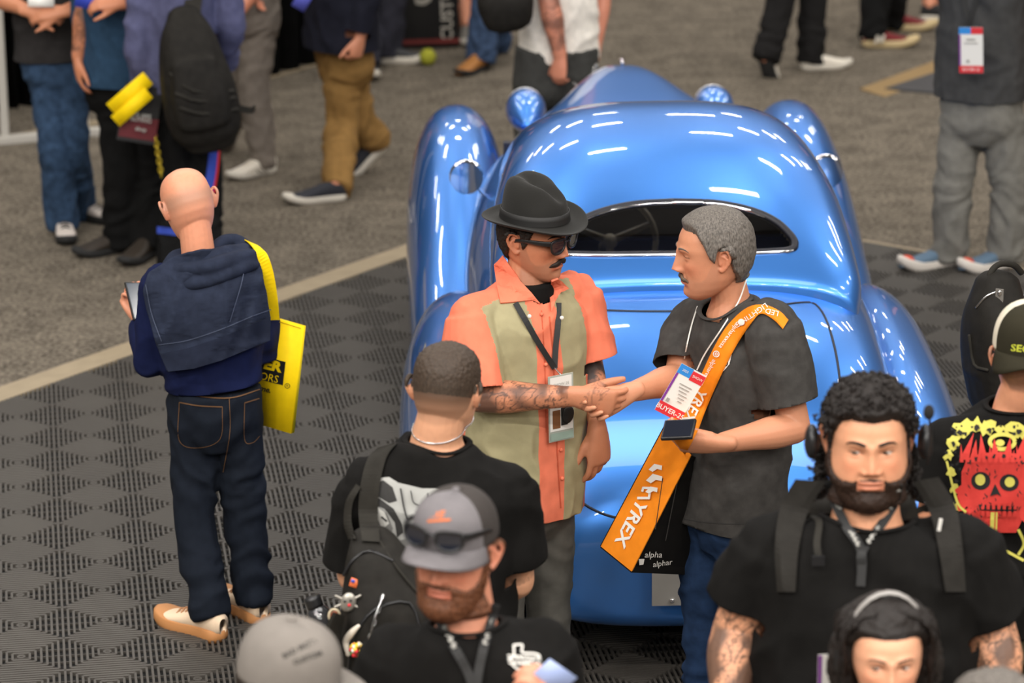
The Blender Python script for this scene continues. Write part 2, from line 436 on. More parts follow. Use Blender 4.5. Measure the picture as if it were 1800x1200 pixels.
# deck lid outline on the tail, as it lies on the body (symmetric about the car's centre line)
def lid_path():
    half = [(.0, 1.045), (.25, 1.045), (.40, 1.04), (.468, 1.02), (.487, .96), (.483, .86), (.465, .76), (.42, .66), (.33, .595), (.2, .565), (0, .56)]
    P = catmull([(x, z) for x, z in half], 60)
    return [(x, z) for x, z in P] + [(-x, z) for x, z in P[::-1]]
def on_hull(x, z):
    o = car(np.array([x, -1., z])); h, n, i, t = hb.ray_cast(Vector(o), Vector(CF)); return None if h is None else (np.array(h), np.array(n))
# faces of the lid become a part of their own
lp = lid_path()
cen = np.array([hullV[list(f)].mean(0) for f in hullF])
lid_f = [i for i in range(len(hullF)) if cen[i][1] < .9 and cen[i][2] > .5 and in_poly(cen[i][0], cen[i][2], lp)]
ls = set(lid_f)
well = set(i for i in range(len(hullF)) if abs(cen[i][0]) < .55 and .97 < cen[i][1] < 2.8 and cen[i][2] > .85)
body = cpart('body_shell', hullV, [f for i, f in enumerate(hullF) if i not in ls and i not in well], paint)
cpart('deck_lid', hullV, [hullF[i] for i in lid_f], paint)
Vs = []
for x, z in lp + lp[:1]:
    r = on_hull(x, z)
    if r: Vs.append(r[0])
g = G(); v, f = tube(Vs, [.0045] * len(Vs), seg=6, sub=1); g.add(v, f); settle(obj('lid_seam', g, seam_m), car_root)
# lift-off hard top with its arched rear window
ROOF = [(.83, .56, 1.0, .9, .90), (.838, .585, 1.075, .9, .93), (.855, .605, 1.108, .9, .96), (.95, .63, 1.172, .9, .99), (1.08, .64, 1.25, .9, .98), (1.26, .64, 1.338, .9, .98), (1.5, .635, 1.425, .9, .98), (1.75, .615, 1.466, .9, .98), (1.95, .60, 1.462, .9, .98), (2.2, .59, 1.41, .9, .98),
        (2.5, .57, 1.31, .9, .98), (2.75, .55, 1.2, .9, .98), (2.95, .53, 1.08, .9, .98)]
V, F = shell(ROOF, 161, 150, closed=False, ex=3.1)
# underside edge so that the top reads as a thick lid
win = []
cen = np.array([V[list(f)].mean(0) for f in F])
def win_outline():
    half = [(.0, 1.292), (.14, 1.287), (.26, 1.268), (.345, 1.238), (.395, 1.20), (.403, 1.18), (.385, 1.168), (.3, 1.166), (0, 1.166)]
    P = catmull(half, 60); return [(x, z) for x, z in P] + [(-x, z) for x, z in P[::-1]]
wo = win_outline()
wf = set(i for i in range(len(F)) if cen[i][1] < 1.6 and in_poly(cen[i][0], cen[i][2], wo))
shield = set(i for i in range(len(F)) if cen[i][1] > 2.3 and abs(cen[i][0]) < .47 and 1.13 < cen[i][2] < 1.36)
roof = cpart('hard_top', V, [f for i, f in enumerate(F) if i not in wf and i not in shield], paint)
rb = BVHTree.FromPolygons(car(V).tolist(), F)
def on_roof(x, z):
    h, n, i, t = rb.ray_cast(Vector(car(np.array([x, -1., z]))), Vector(CF)); return np.array(h)
W3 = [on_roof(x, z) for x, z in wo + wo[:1]]
g = G(); v, f = tube(W3, [.009] * len(W3), seg=8, sub=1); g.add(v, f)
fr = obj('rear_window_trim', g, chrome); settle(fr, car_root)
g = G(); v, f = tube([np.array(p) - CF * .004 + np.array([0, 0, .0]) for p in W3], [.0145] * len(W3), seg=8, sub=1); g.add(v + CF * .010, f); settle(obj('window_gasket', g, seam_m), car_root)
cpart('windscreen', V, [F[i] for i in sorted(shield)], tint)
cpart('rear_window', V - np.array([0, .004, 0]), [F[i] for i in sorted(wf)], tint)
edge = []
for x in np.linspace(-.6, .6, 50):
    pass
idx0 = [j for j in range(161)]
lo = V[0:161]; g = G(); e3 = car(lo); v, f = tube(e3, [.006] * len(e3), seg=6, sub=1); g.add(v, f); settle(obj('top_seam', g, seam_m), car_root)
# cabin seen through the glass
ins = wf | shield
Vi = V.copy(); Vi[:, 0] *= .965; Vi[:, 2] = 1.0 + (Vi[:, 2] - 1.0) * .955; Vi[:, 1] = 1.8 + (Vi[:, 1] - 1.8) * .985
cpart('headlining', Vi, [f[::-1] for i, f in enumerate(F) if i not in ins], mat('dark_brown_headlining', srgb(34, 27, 18), rough=.9))
v, f = box((0, 1.9, .55), 1.2, 2.0, .04); cpart('cabin_floor', v, f, dark_in, False)
v, f = box((0, 2.86, .9), 1.1, .04, .4); cpart('bulkhead', v, f, dark_in, False)
v, f = box((0, 1.06, 1.08), 1.1, .26, .05); cpart('parcel_shelf', v, f, dark_in, False)
v, f = box((0, 1.75, .62), 1.16, .2, .42); cpart('seat_back', v, f, mat('dark_tan_leather', srgb(60, 44, 26), rough=.5), False)
v, f = tube([(-.5, 2.72, .93), (0, 2.75, .94), (.5, 2.72, .93)], [.08, .085, .08], ref=(0, 0, 1)); cpart('dashboard', v, f, paint)
th = np.linspace(0, 2 * math.pi, 33)
_p = at(1072, 424, 12.55) - CY0; SWc = np.array([_p @ CR, _p @ CF, _p[2]]); V2 = [SWc + np.array([math.cos(a) * .175, math.sin(a) * .055, math.sin(a) * .165]) for a in th]
v, f = tube(V2, [.011] * len(V2), seg=8, sub=1); sw = cpart('steering_wheel', v, f, cream)
for a in (.4, math.pi - .4, -math.pi / 2):
    e = SWc + np.array([math.cos(a) * .175, math.sin(a) * .055, math.sin(a) * .165]); v, f = tube([SWc, (SWc + e) / 2, e], [.016, .012, .009], seg=8)
    cpart('spoke', v, f, cream, parent=sw)
v, f = tube([SWc, SWc + np.array([0, .35, -.12])], [.03, .025]); cpart('steering_column', v, f, cream)
# fenders
FF = [(1.55, .03, .33, .2, .26), (1.75, .13, .40, .17, .3), (2.1, .18, .47, .16, .32), (2.6, .20, .60, .15, .35), (3.05, .21, .745, .15, .4), (3.5, .22, .87, .15, .44), (3.9, .22, .94, .15, .46), (4.25, .21, .93, .17, .46), (4.5, .18, .82, .2, .46), (4.66, .12, .70, .25, .46), (4.73, .03, .52, .36, .45)]
RF = [(-.02, .03, .47, .3, .4), (.02, .11, .56, .25, .4), (.12, .16, .65, .2, .42), (.35, .195, .745, .17, .45), (.7, .215, .81, .16, .46), (1.1, .22, .84, .16, .47), (1.5, .21, .845, .16, .47), (1.78, .175, .80, .18, .46), (1.95, .11, .68, .22, .43), (2.02, .03, .47, .3, .4)]
for s in (-1, 1):
    V, F = shell(FF, 48, 110, ex=2.25)
    V[:, 0] += s * (.725 - .0 * np.clip((V[:, 1] - 3.5), 0, 1))
    # crease along the crown
    cpart('front_fender', V, F, paint)
    V, F = shell(RF, 48, 90, ex=2.25); V[:, 0] += s * .745
    cr = np.abs(V[:, 0] - s * .745); V[:, 2] += np.where(V[:, 2] > .46, .022 * np.exp(-(cr / .05) ** 2) * np.sin(np.clip((V[:, 1]) / 2, 0, 1) * math.pi), 0)
    cpart('rear_fender', V, F, paint)
    # running board blending door and fenders
    V, F = shell([(1.5, .05, .34, .22, .28), (1.7, .16, .36, .2, .28), (3.2, .16, .36, .2, .28), (3.4, .05, .34, .22, .28)], 20, 20); V[:, 0] += s * .76
    cpart('running_board', V, F, paint)
    # wheels tucked under the fenders
    for y in (.85, 3.85):
        a = np.linspace(0, 2 * math.pi, 37); P = [(s * .74, y + .25 * math.cos(t), .33 + .25 * math.sin(t)) for t in a]
        v, f = tube(P, [.085] * 37, seg=10, sub=1, ref=(1, 0, 0)); v[:, 2] = np.maximum(v[:, 2], .02); wl = cpart('wheel', v, f, black_rub)
        v, f = ball((s * .80, y, .33), (.04, .19, .19)); cpart('hubcap', v, f, chrome, parent=wl)
    # bullet headlight pod standing between hood and fender
    v, f = tube([(s * .415, 4.18, .85), (s * .415, 4.3, .855), (s * .415, 4.42, .86), (s * .415, 4.52, .86)], [.03, .07, .09, .08], seg=20); hp = cpart('headlight_pod', v, f, paint)
    v, f = ball((s * .415, 4.53, .86), (.08, .03, .08)); cpart('headlight_lens', v, f, mat('lens_glass', (.8, .8, .8), rough=.1), parent=hp)
    v, f = tube([(s * .415, 4.42, .6), (s * .415, 4.42, .82)], [.035, .025]); cpart('headlight_stalk', v, f, paint, parent=hp)
    # round chrome door mirror
    mx, my, mz = s * .70, 2.62, 1.02
    v, f = ball((mx, my + .02, mz), (.068, .035, .068), seg=24); mi_ = cpart('door_mirror', v, f, chrome)
    a = np.linspace(0, 2 * math.pi, 28, endpoint=False); v = np.array([(mx + .063 * math.cos(t), my - .019, mz + .063 * math.sin(t)) for t in a]); cpart('mirror_glass', v, [tuple(range(28))], mat('mirror', (.45, .45, .45), rough=.01, metal=1), False, parent=mi_)
    v, f = tube([(mx - s * .02, my + .03, mz), (mx - s * .05, my + .05, mz - .06), (mx - s * .1, my + .06, mz - .12)], [.008, .008, .01], seg=8); cpart('mirror_arm', v, f, chrome, parent=mi_)
# silver plate on the tail pan
v, f = box((0, -.085, .37), .31, .008, .155); pl = cpart('number_plate', v, f, mat('brushed_plate', srgb(176, 172, 165), rough=.45, metal=.4), False)
for x in (-.09, .09):
    v, f = ball((x, -.092, .31), .008, 10, 6); cpart('plate_bolt', v, f, chrome, parent=pl)
v, f = box((0, -.03, .37), .12, .12, .05); cpart('plate_bracket', v, f, seam_m, False)
# hood spear at the crest
v, f = ball((0, 4.3, 1.1), (.012, .05, .012)); cpart('hood_ornament', v, f, chrome)
v, f = tube([(.62, 1.86, .58), (.62, 1.88, .60)], [.006, .006]); 
# ================================================================== people
def sstep(a, b, x):
    t = np.clip((np.asarray(x, float) - a) / (b - a), 0, 1); return t * t * (3 - 2 * t)
def gau(x, c, s): return np.exp(-((x - c) / s) ** 2)
def rot(yaw, pitch=0, roll=0):
    y, p, r = map(math.radians, (yaw, pitch, roll))
    return np.array(Matrix.Rotation(y, 3, 'Z') @ Matrix.Rotation(p, 3, 'X') @ Matrix.Rotation(r, 3, 'Y'))
HZ = [.118, .112, .102, .085, .06, .03, .0, -.03, -.055, -.08, -.098, -.112, -.120]
HW = [.012, .034, .050, .0655, .0745, .0785, .0775, .0735, .0675, .058, .046, .030, .010]
HF = [.012, .034, .052, .0715, .0860, .0915, .0880, .0885, .0890, .0860, .0830, .0740, .055]
HB = [.022, .048, .068, .0880, .1000, .1040, .1030, .0930, .0740, .0440, .0150, -.012, -.040]
def head_geo(s):
    """face and cranium, face towards -y, eye line at z = .012"""
    t = np.linspace(0, 1, 96); z = np.interp(t, [0, .12, .25, .85, 1], [.118, .095, .05, -.085, -.120])
    jw, ck = s.get('jaw', 1.), s.get('cheek', 0.)
    w = np.interp(z, HZ[::-1], HW[::-1]); yf = np.interp(z, HZ[::-1], HF[::-1]); yb = np.interp(z, HZ[::-1], HB[::-1])
    k = np.ones(5) / 5
    for a in (w, yf, yb): a[2:-2] = np.convolve(a, k, 'valid')
    w = w * (1 + (jw - 1) * sstep(.0, -.06, z)) * (1 + ck * gau(z, -.04, .04))
    n = 112; th = np.linspace(-math.pi, math.pi, n, endpoint=False); ph = th - .5 * np.sin(th)
    c, sn = np.cos(ph), np.sin(ph); e = 2 / 2.25
    X = w[:, None] * (np.sign(sn) * np.abs(sn) ** e)[None]
    yc = ((yb - yf) / 2)[:, None]; hd = ((yb + yf) / 2)[:, None]
    Y = yc - hd * (np.sign(c) * np.abs(c) ** e)[None]; Z = np.repeat(z[:, None], n, 1)
    fr = sstep(-.01, -.05, Y); x, a = X, np.abs(X); D = np.zeros_like(X)
    nl = s.get('nose', 1.); nw = s.get('nosew', 1.)
    ridge = np.interp(Z, [-.036, -.031, -.024, -.012, .010, .026, .036], [0, .012, .0245, .0205, .0115, .0065, 0]) * nl
    wid = np.interp(Z, [-.035, -.022, .0, .028], [.0135, .0115, .0095, .009]) * nw
    D += ridge * gau(x, 0, wid)
    D += .0105 * nl * gau(a, .0135 * nw, .0062) * gau(Z, -.0275, .0068)
    D -= .002 * gau(a, .022, .006) * gau(Z, -.03, .01)
    D += .0060 * gau(a, .028, .020) * gau(Z, .034, .0085)
    D -= .0085 * gau(a, .031, .0165) * gau(Z, .011, .0115)
    D -= .004 * gau(a, .014, .007) * gau(Z, .012, .009)
    D += .0045 * gau(a, .047, .016) * gau(Z, -.012, .016)
    D -= s.get('hollow', .003) * gau(a, .043, .012) * gau(Z, -.048, .018)
    D += (.0055 + s.get('lip', 0)) * gau(Z, -.0515, .0045) * sstep(.030, .014, a)
    D += (.0065 + s.get('lip', 0)) * gau(Z, -.0635, .0050) * sstep(.028, .010, a)
    D -= .0050 * gau(Z, -.0572, .0022) * sstep(.030, .020, a)
    D -= .0015 * gau(x, 0, .004) * gau(Z, -.042, .005)
    D -= .0040 * gau(Z, -.0755, .006) * sstep(.034, .010, a)
    D += .0065 * gau(Z, -.096, .013) * gau(x, 0, .020)
    D += ck * .05 * gau(a, .045, .02) * gau(Z, -.035, .025)
    # fold from nostril to mouth corner
    D -= .002 * gau(a, .020 + .012 * (-.03 - Z) / .03, .004) * sstep(-.024, -.034, Z) * sstep(-.066, -.054, Z)
    Y = Y - D * fr
    for sx in (-1, 1):                                             # lids over the eyeballs, then the opening
        dx, dz = x - sx * .0315, Z - .012; r = np.sqrt(dx ** 2 + dz ** 2)
        lid = -(s.get('eyey', .0690) + np.sqrt(np.maximum(.0138 ** 2 - r ** 2, 0)))
        Y = np.where((r < .0132) & (Y < 0), np.minimum(Y, lid), Y)
        op = s.get('open', 1.)
        if op > 0:
            hgt = .0058 * op * np.sqrt(np.maximum(1 - (dx / .0142) ** 2, 0))
            ins = sstep(0, .002, hgt - np.abs(dz + .001)) * (np.abs(dx) < .0142) * (Y < 0)
            Y = Y + .0075 * ins
    V = np.stack([X, Y, Z], 2).reshape(-1, 3); m_ = len(z); F = []
    for i in range(m_ - 1):
        for j in range(n):
            q = (j + 1) % n; F.append((i * n + j, (i + 1) * n + j, (i + 1) * n + q, i * n + q))
    F.append(tuple(range(n))); F.append(tuple((m_ - 1) * n + j for j in range(n))[::-1])
    return V, F
def ear_geo(sx):
    g = G()
    R = np.array(Matrix.Rotation(sx * math.radians(-22), 3, 'Z') @ Matrix.Rotation(math.radians(-10), 3, 'X'))
    v, f = ball((0, 0, 0), (.006, .016, .028), 12, 8); g.add(v @ R.T, f)
    rim = [(sx * .006, -.008, -.012), (sx * .004, -.012, .008), (sx * .008, -.006, .026), (sx * .010, .008, .031), (sx * .011, .018, .018), (sx * .009, .017, .0), (sx * .007, .009, -.016), (sx * .004, -.001, -.028), (sx * .002, -.009, -.024)]
    v, f = tube(rim, [.0035, .004, .0045, .005, .005, .0045, .005, .0065, .004], seg=8, sub=3); g.add(v @ R.T, f)
    v, f = tube([(sx * .005, -.004, .012), (sx * .007, .008, .008), (sx * .006, .008, -.008)], [.003, .0035, .003], seg=6); g.add(v @ R.T, f)
    return g.verts() + np.array([sx * .079, .014, .002]), g.f
def hand_geo(W, d, n, t, curl=(.35, .4, .45, .5), thumb=(.75, .55, .25), L=1., spread=.05, tb=.5):
    W = np.asarray(W, float); d = nrm(d); n = np.asarray(n, float); n = nrm(n - d * (n @ d)); t = np.asarray(t, float); t = nrm(t - d * (t @ d) - n * (t @ n)); g = G()
    if len(np.shape(curl)) == 0: curl = (curl,) * 4
    v, f = tube([W - d * .035 * L, W, W + d * .035 * L, W + d * .07 * L, W + d * .092 * L], [(.022 * L, .018 * L), (.030 * L, .0215 * L), (.037 * L, .0205 * L), (.041 * L, .016 * L), (.040 * L, .012 * L)], 16, ref=t, expo=2.4); g.add(v, f)
    for k, (o, ln, r, c) in enumerate(zip((.030, .0105, -.0095, -.028), (.073, .081, .075, .060), (.0095, .0098, .0092, .0083), curl)):
        b = W + d * (.088 - (.004, 0, .003, .010)[k]) * L + t * o * L; p = [b - d * .02 * L, b]; a = 0
        sd = d + t * (1.5 - k) * spread; sd = nrm(sd)
        for q, kk in zip((.46, .30, .26), (.9, 1.15, .8)):
            a += c * kk; b = b + (math.cos(a) * sd + math.sin(a) * n) * ln * q * L; p.append(b)
        v, f = tube(p, [r * L, r * L, r * .95 * L, r * .88 * L, r * .72 * L], 9, ref=t, sub=3); g.add(v, f)
    b = W + d * .022 * L + t * .020 * L + n * .006 * L; td = nrm(d * thumb[0] + t * thumb[1] + n * thumb[2]); p = [b, b + td * .045 * L]
    td2 = nrm(td * (1 - tb * .5) + d * tb * .5 + n * .12 * tb); p.append(p[-1] + td2 * .034 * L); p.append(p[-1] + nrm(td2 + d * .25 * tb) * .028 * L)
    v, f = tube(p, [.0165 * L, .0128 * L, .0112 * L, .0085 * L], 10, sub=3); g.add(v, f)
    return g.verts(), g.f
SKINS = {}
def skin_mat():
    if 'skin' in MATS: return MATS['skin']
    return mat('skin', (.6, .35, .25), rough=.48, spec=.4, attr='Col', bump=.0006, bscale=260, sss=.08)
def hair_mat(name, rgb, var=.35):
    return mat(name, srgb(*rgb), rough=.6, spec=.35, bump=.0016, bscale=420, var=var, vscale=240, stretch=(1, 1, .35))
def set_col(me, col):
    a = me.attributes.new('Col', 'FLOAT_COLOR', 'POINT'); c = np.ones((len(col), 4), np.float32); c[:, :3] = col; a.data.foreach_set('color', c.ravel())
def hairline(ph, s):
    """lower edge of the hair at each angle from the front (degrees)"""
    return np.interp(ph, s.get('hl_a', [0, 30, 45, 58, 68, 76, 84, 98, 112, 135, 180]), s.get('hl_z', [.078, .080, .070, .040, .002, -.012, .030, .035, -.030, -.070, -.078]))
def masks(Lc, s):
    ph = np.degrees(np.abs(np.arctan2(Lc[:, 0], -(Lc[:, 1] - .008))))
    hair = sstep(-.004, .010, Lc[:, 2] - hairline(ph, s))
    up = np.interp(ph, [0, 12, 24, 36, 48, 58, 68, 78, 86], s.get('bd', [-.036, -.038, -.043, -.052, -.052, -.040, -.012, .012, .02]))
    beard = sstep(.004, -.006, Lc[:, 2] - up) * sstep(88, 78, ph) * sstep(-.137, -.122, Lc[:, 2]) * sstep(.06, .03, Lc[:, 1])
    lips = sstep(.031, .026, np.abs(Lc[:, 0])) * sstep(-.0735, -.0695, Lc[:, 2]) * sstep(-.0455, -.0485, Lc[:, 2] - .05 * np.abs(Lc[:, 0]) * 0) * (Lc[:, 1] < -.05)
    return ph, hair, beard, lips
class Person: pass
def person(label, Y0, head, neck, torso, tyaw, arms, legs=None, skin=(196, 134, 104), near=True, shape=None, shirt=None, trousers=None, shoes=None, eyes=True, group=None, tattoos=(), hair=None, beard=None, brows=None, neck_r=.058, sleeve_cut=True, pelvis_w=.165, leg_r=None, cat='person', collar=True, voxel=None, trap=.062, fold=1., hemcut=None, nomesh=False):
    S = Person(); S.Y0 = Y0; shape = shape or {}
    P = lambda q: at(q[0], q[1], Y0 + (q[2] if len(q) > 2 else 0))
    S.P = P; hc = P(head[:3]); S.hc = hc; R = rot(*head[3:6]); hs = head[6] if len(head) > 6 else 1.; S.R = R; S.hs = hs
    toW = lambda v: (np.asarray(v, float) * hs) @ R.T + hc; toL = lambda v: ((v - hc) @ R) / hs
    S.toW, S.toL = toW, toL
    ax = np.array([math.cos(math.radians(tyaw)), math.sin(math.radians(tyaw)), 0]); fw = np.array([ax[1], -ax[0], 0]); S.ax, S.fw = ax, fw
    nb = P(neck); tor = [(P(t), t[3], t[4]) for t in torso]; S.nb, S.tor = nb, tor
    pel = tor[-1][0]
    base = np.array([pel[0], pel[1], 0.])
    # ---- skin
    vh = (.0028 if near else .0055) if voxel is None else voxel
    gh = G(); v, f = head_geo(shape); gh.add(toW(v), f)
    for sx in (-1, 1):
        v, f = ear_geo(sx); gh.add(toW(v), f)
    nt = toW((0, .022, -.035)); nk = nb - np.array([0, 0, .05])
    v, f = tube([nt, nt * .5 + nb * .5 + fw * -.004, nb, nk], [neck_r * .90, neck_r * .93, neck_r, neck_r * 1.25], 20, ref=ax); gh.add(v, f)
    HV, HF_, HN = fuse(gh, vh, 2, .4)
    gb = G()
    cs = [nb - np.array([0, 0, .05])] + [t[0] for t in tor]; cr = [(.05, .05)] + [(t[1] * .70, t[2] * .66) for t in tor]
    v, f = tube(cs, cr, 20, ref=ax); gb.add(v, f)
    S.arms = []
    for a in arms:
        pts = [P(q) for q in a['pts']]; r = a.get('r', (.052, .041, .027)); w_ = pts[2]
        u = nrm(pts[2] - pts[1]); fore = pts[1] + (pts[2] - pts[1]) * .3
        v, f = tube([pts[0], (pts[0] + pts[1]) / 2, pts[1]], [r[0], r[0] * .93, r[1]], 16); gb.add(v, f)
        v, f = tube([pts[1], fore, pts[1] * .4 + pts[2] * .6, pts[2]], [r[1], r[1] * 1.07, r[1] * .86, (r[2] * .98, r[2] * .80)], 16, ref=a.get('ref', (0, 0, 1))); gb.add(v, f)
        h = dict(a.get('hand', {}))
        v, f = hand_geo(pts[2] + u * .012, h.pop('d', u), h.pop('n', -fw), h.pop('t', fw), **h); gb.add(v, f)
        S.arms.append(pts)
    # legs
    hipw = pelvis_w * .55; L = []
    lr = leg_r or dict(thigh=.092, knee=.068, hem=.062)
    if legs is None:
        for sx in (-1, 1):
            hp = pel + ax * sx * hipw; an = np.array([hp[0], hp[1], .09]); L.append(dict(p=[hp, (hp + an) / 2 + fw * .015, an], shoe={}))
    else:
        for q in legs:
            hp = P(q['hip']) if 'hip' in q else None; an = gnd(*q['foot']) + np.array([0, 0, .09 + q.get('lift', 0)]) if 'foot' in q else P(q['ankle'])
            kn = P(q['knee']) if 'knee' in q else (hp + an) / 2 + fw * .015
            L.append(dict(p=[hp, kn, an], shoe=q.get('shoe', {}), q=q))
    S.legs = L
    for l in L:
        hp, kn, an = l['p']
        v, f = tube([hp + np.array([0, 0, .02]), kn, an], [lr['thigh'] * .72, lr['knee'] * .72, .036], 14); gb.add(v, f)
        v, f = ball(an + np.array([0, 0, -.03]), (.035, .035, .04)); gb.add(v, f)
    BV, BF, BN = fuse(gb, .0042 if near else .008, 5, .5)
    V = np.concatenate([HV, BV]); F = HF_ + [tuple(i + len(HV) for i in q) for q in BF]
    # ---- colour of the skin
    sk = np.array(srgb(*skin)); col = np.tile(sk, (len(V), 1)); Lc = toL(HV); S.Lc = Lc
    ph, hm, bm_, lp = masks(Lc, shape); nh = len(HV); face = (Lc[:, 1] < .0)
    def mixc(idx, rgb, k):
        k = np.clip(k, 0, 1)[:, None]; col[idx] = col[idx] * (1 - k) + np.array(rgb) * k
    hd = slice(0, nh)
    red = np.array([sk[0] * 1.02, sk[1] * .72, sk[2] * .68])
    mixc(hd, red, .5 * face * (gau(np.abs(Lc[:, 0]), .045, .022) * gau(Lc[:, 2], -.02, .022) + .9 * gau(Lc[:, 0], 0, .016) * gau(Lc[:, 2], -.022, .014)) + .35 * (np.abs(Lc[:, 0]) > .078))
    lipc = shape.get('lipc', (sk[0] * .78, sk[1] * .52, sk[2] * .52)); mixc(hd, lipc, lp * .75)
    mixc(hd, (sk[0] * .25, sk[1] * .18, sk[2] * .18), .7 * gau(Lc[:, 2], -.0575, .0018) * (np.abs(Lc[:, 0]) < .026) * (Lc[:, 1] < -.06))
    for sx in (-1, 1):
        dx, dz = Lc[:, 0] - sx * .0315, Lc[:, 2] - .012
        mixc(hd, (.02, .012, .01), .85 * face * gau(dz - .0052 * shape.get('open', 1.) * np.sqrt(np.maximum(1 - (dx / .015) ** 2, 0)), .0, .0016) * (np.abs(dx) < .0155))
        mixc(hd, sk * .6, .4 * face * gau(dx, 0, .016) * gau(dz, -.010, .004))
    mixc(hd, (.02, .012, .01), .8 * gau(np.abs(Lc[:, 0]), .0075, .003) * gau(Lc[:, 2], -.0335, .0022) * (Lc[:, 1] < -.07))
    if shape.get('stub'): mixc(hd, shape['stub'][:3], bm_ * (1 - lp) * shape['stub'][3])
    if shape.get('scalp'): mixc(hd, shape['scalp'][:3], hm * shape['scalp'][3])
    mixc(hd, sk * .75, .35 * np.clip(vnoise(HV, 70), 0, 1))
    for A, B, rad, dens in tattoos:
        A, B = P(A), P(B); ab = B - A; t = np.clip(((V - A) @ ab) / (ab @ ab), 0, 1); dd = np.linalg.norm(V - (A + t[:, None] * ab), axis=1)
        idx = np.where((dd < rad) & (((V - A) @ ab) / (ab @ ab) > -.05) & (((V - A) @ ab) / (ab @ ab) < 1.02))[0]
        q = V[idx]; wq = q + .03 * np.stack([vnoise(q, 12, 1), vnoise(q, 12, 2), vnoise(q, 12, 3)], 1); n1 = vnoise(wq, 42, 3.1); n2 = vnoise(wq, 85, 9.7); n3 = vnoise(wq, 17, 5.5)
        kk = np.maximum(np.maximum(sstep(.12, .03, np.abs(n1)) * .85, sstep(.13, .03, np.abs(n2)) * .5), sstep(-.18, .30, n3) * .80) * dens
        col[idx] = col[idx] * (1 - kk[:, None]) + np.array([.018, .021, .022]) * kk[:, None]
    me = new_mesh('person', V - base, F); set_col(me, col)
    body = link('person', me, skin_mat()); body.location = base; tag(body, label, cat, group); S.o = body
    bpy.context.view_layer.update()
    def part(name, g_or_v, F=None, mats=None, mi=None, smooth=True, parent=None):
        if F is None: gg = g_or_v; me = new_mesh(name, gg.verts() - base, gg.f, smooth, gg.m)
        else: me = new_mesh(name, np.asarray(g_or_v) - base, F, smooth, mi)
        o = link(name, me, mats, body if parent is None else parent); return o
    S.part = part; S.base = base
    def thing_mesh(name, gg, mats, label, cat, smooth=True, group=None):
        c = gg.verts().mean(0); o = link(name, new_mesh(name, gg.verts() - c, gg.f, smooth, gg.m), mats); o.location = c; return tag(o, label, cat, group)
    S.thing = thing_mesh
    # ---- eyes
    if eyes and near:
        gz = nrm(np.array(shape.get('gaze', (0, -1, 0)), float))
        for sx in (-1, 1):
            c = np.array([sx * .0315, -.0675, .012]); v, f = ball((0, 0, 0), (.0122,) * 3, 20, 14); mi = []
            for q in f:
                d = nrm(v[list(q)].mean(0)); an = math.degrees(math.acos(max(-1, min(1, d @ gz)))); mi.append(2 if an < 15 else 1 if an < 32 else 0)
            part('eye', toW(v + c), f, [mat('eye_white', (.62, .55, .50), rough=.2), mat('brown_iris', (.06, .03, .015), rough=.1), mat('pupil', (.004, .004, .004), rough=.05)], mi)
    hb_ = BVHTree.FromPolygons(HV.tolist(), HF_); S.hb = hb_
    def face_pt(x, z, off=.001):
        o = toW((x, -.2, z)); d = R @ np.array([0, 1, 0.]); h, n, _, _ = hb_.ray_cast(Vector(o), Vector(d)); return np.array(h) - d * off * hs
    S.face_pt = face_pt
    if brows and near:
        for sx in (-1, 1):
            pts = [face_pt(sx * x, z, .0005) for x, z in ((.014, .0335), (.023, .0365), (.034, .0378), (.044, .0358), (.051, .0300))]
            v, f = tube(pts, [tuple(q * hs * brows[1] for q in r) for r in ((.0012, .0028), (.0016, .0036), (.0016, .0034), (.0014, .0026), (.0008, .0012))], 8, ref=R @ np.array([0, 1, 0.]), sub=4)
            part('eyebrow', v, f, brows[0])
    # ---- hair grown from the scalp
    def shellhair(name, mask, thick, mt, amp=.003, sc=90, bias=None, lower=.02):
        sel = mask > lower; keep = [q for q in HF_ if sel[q[0]] and sel[q[1]] and sel[q[2]] and sel[q[-1]]]
        ids = np.unique(np.array([i for q in keep for i in q])); mp = -np.ones(len(HV), int); mp[ids] = np.arange(len(ids))
        th = thick(Lc[ids]) if callable(thick) else thick
        nn = vnoise(HV[ids], sc) + .6 * vnoise(HV[ids], sc * 2.3, 4)
        W_ = HV[ids] + HN[ids] * (hs * mask[ids] * (th + amp * nn))[:, None]
        if bias is not None: W_ = W_ + (bias(Lc[ids]) * mask[ids][:, None] * hs) @ R.T
        return part(name, W_, [tuple(int(mp[i]) for i in q) for q in keep], mt)
    S.shellhair = shellhair; S.hm, S.bm, S.lp, S.ph = hm, bm_ * (1 - lp), lp, ph
    if hair: shellhair('hair', hm, hair[1], hair[0], *hair[2:])
    if beard: shellhair('beard', S.bm, beard[1], beard[0], *beard[2:])
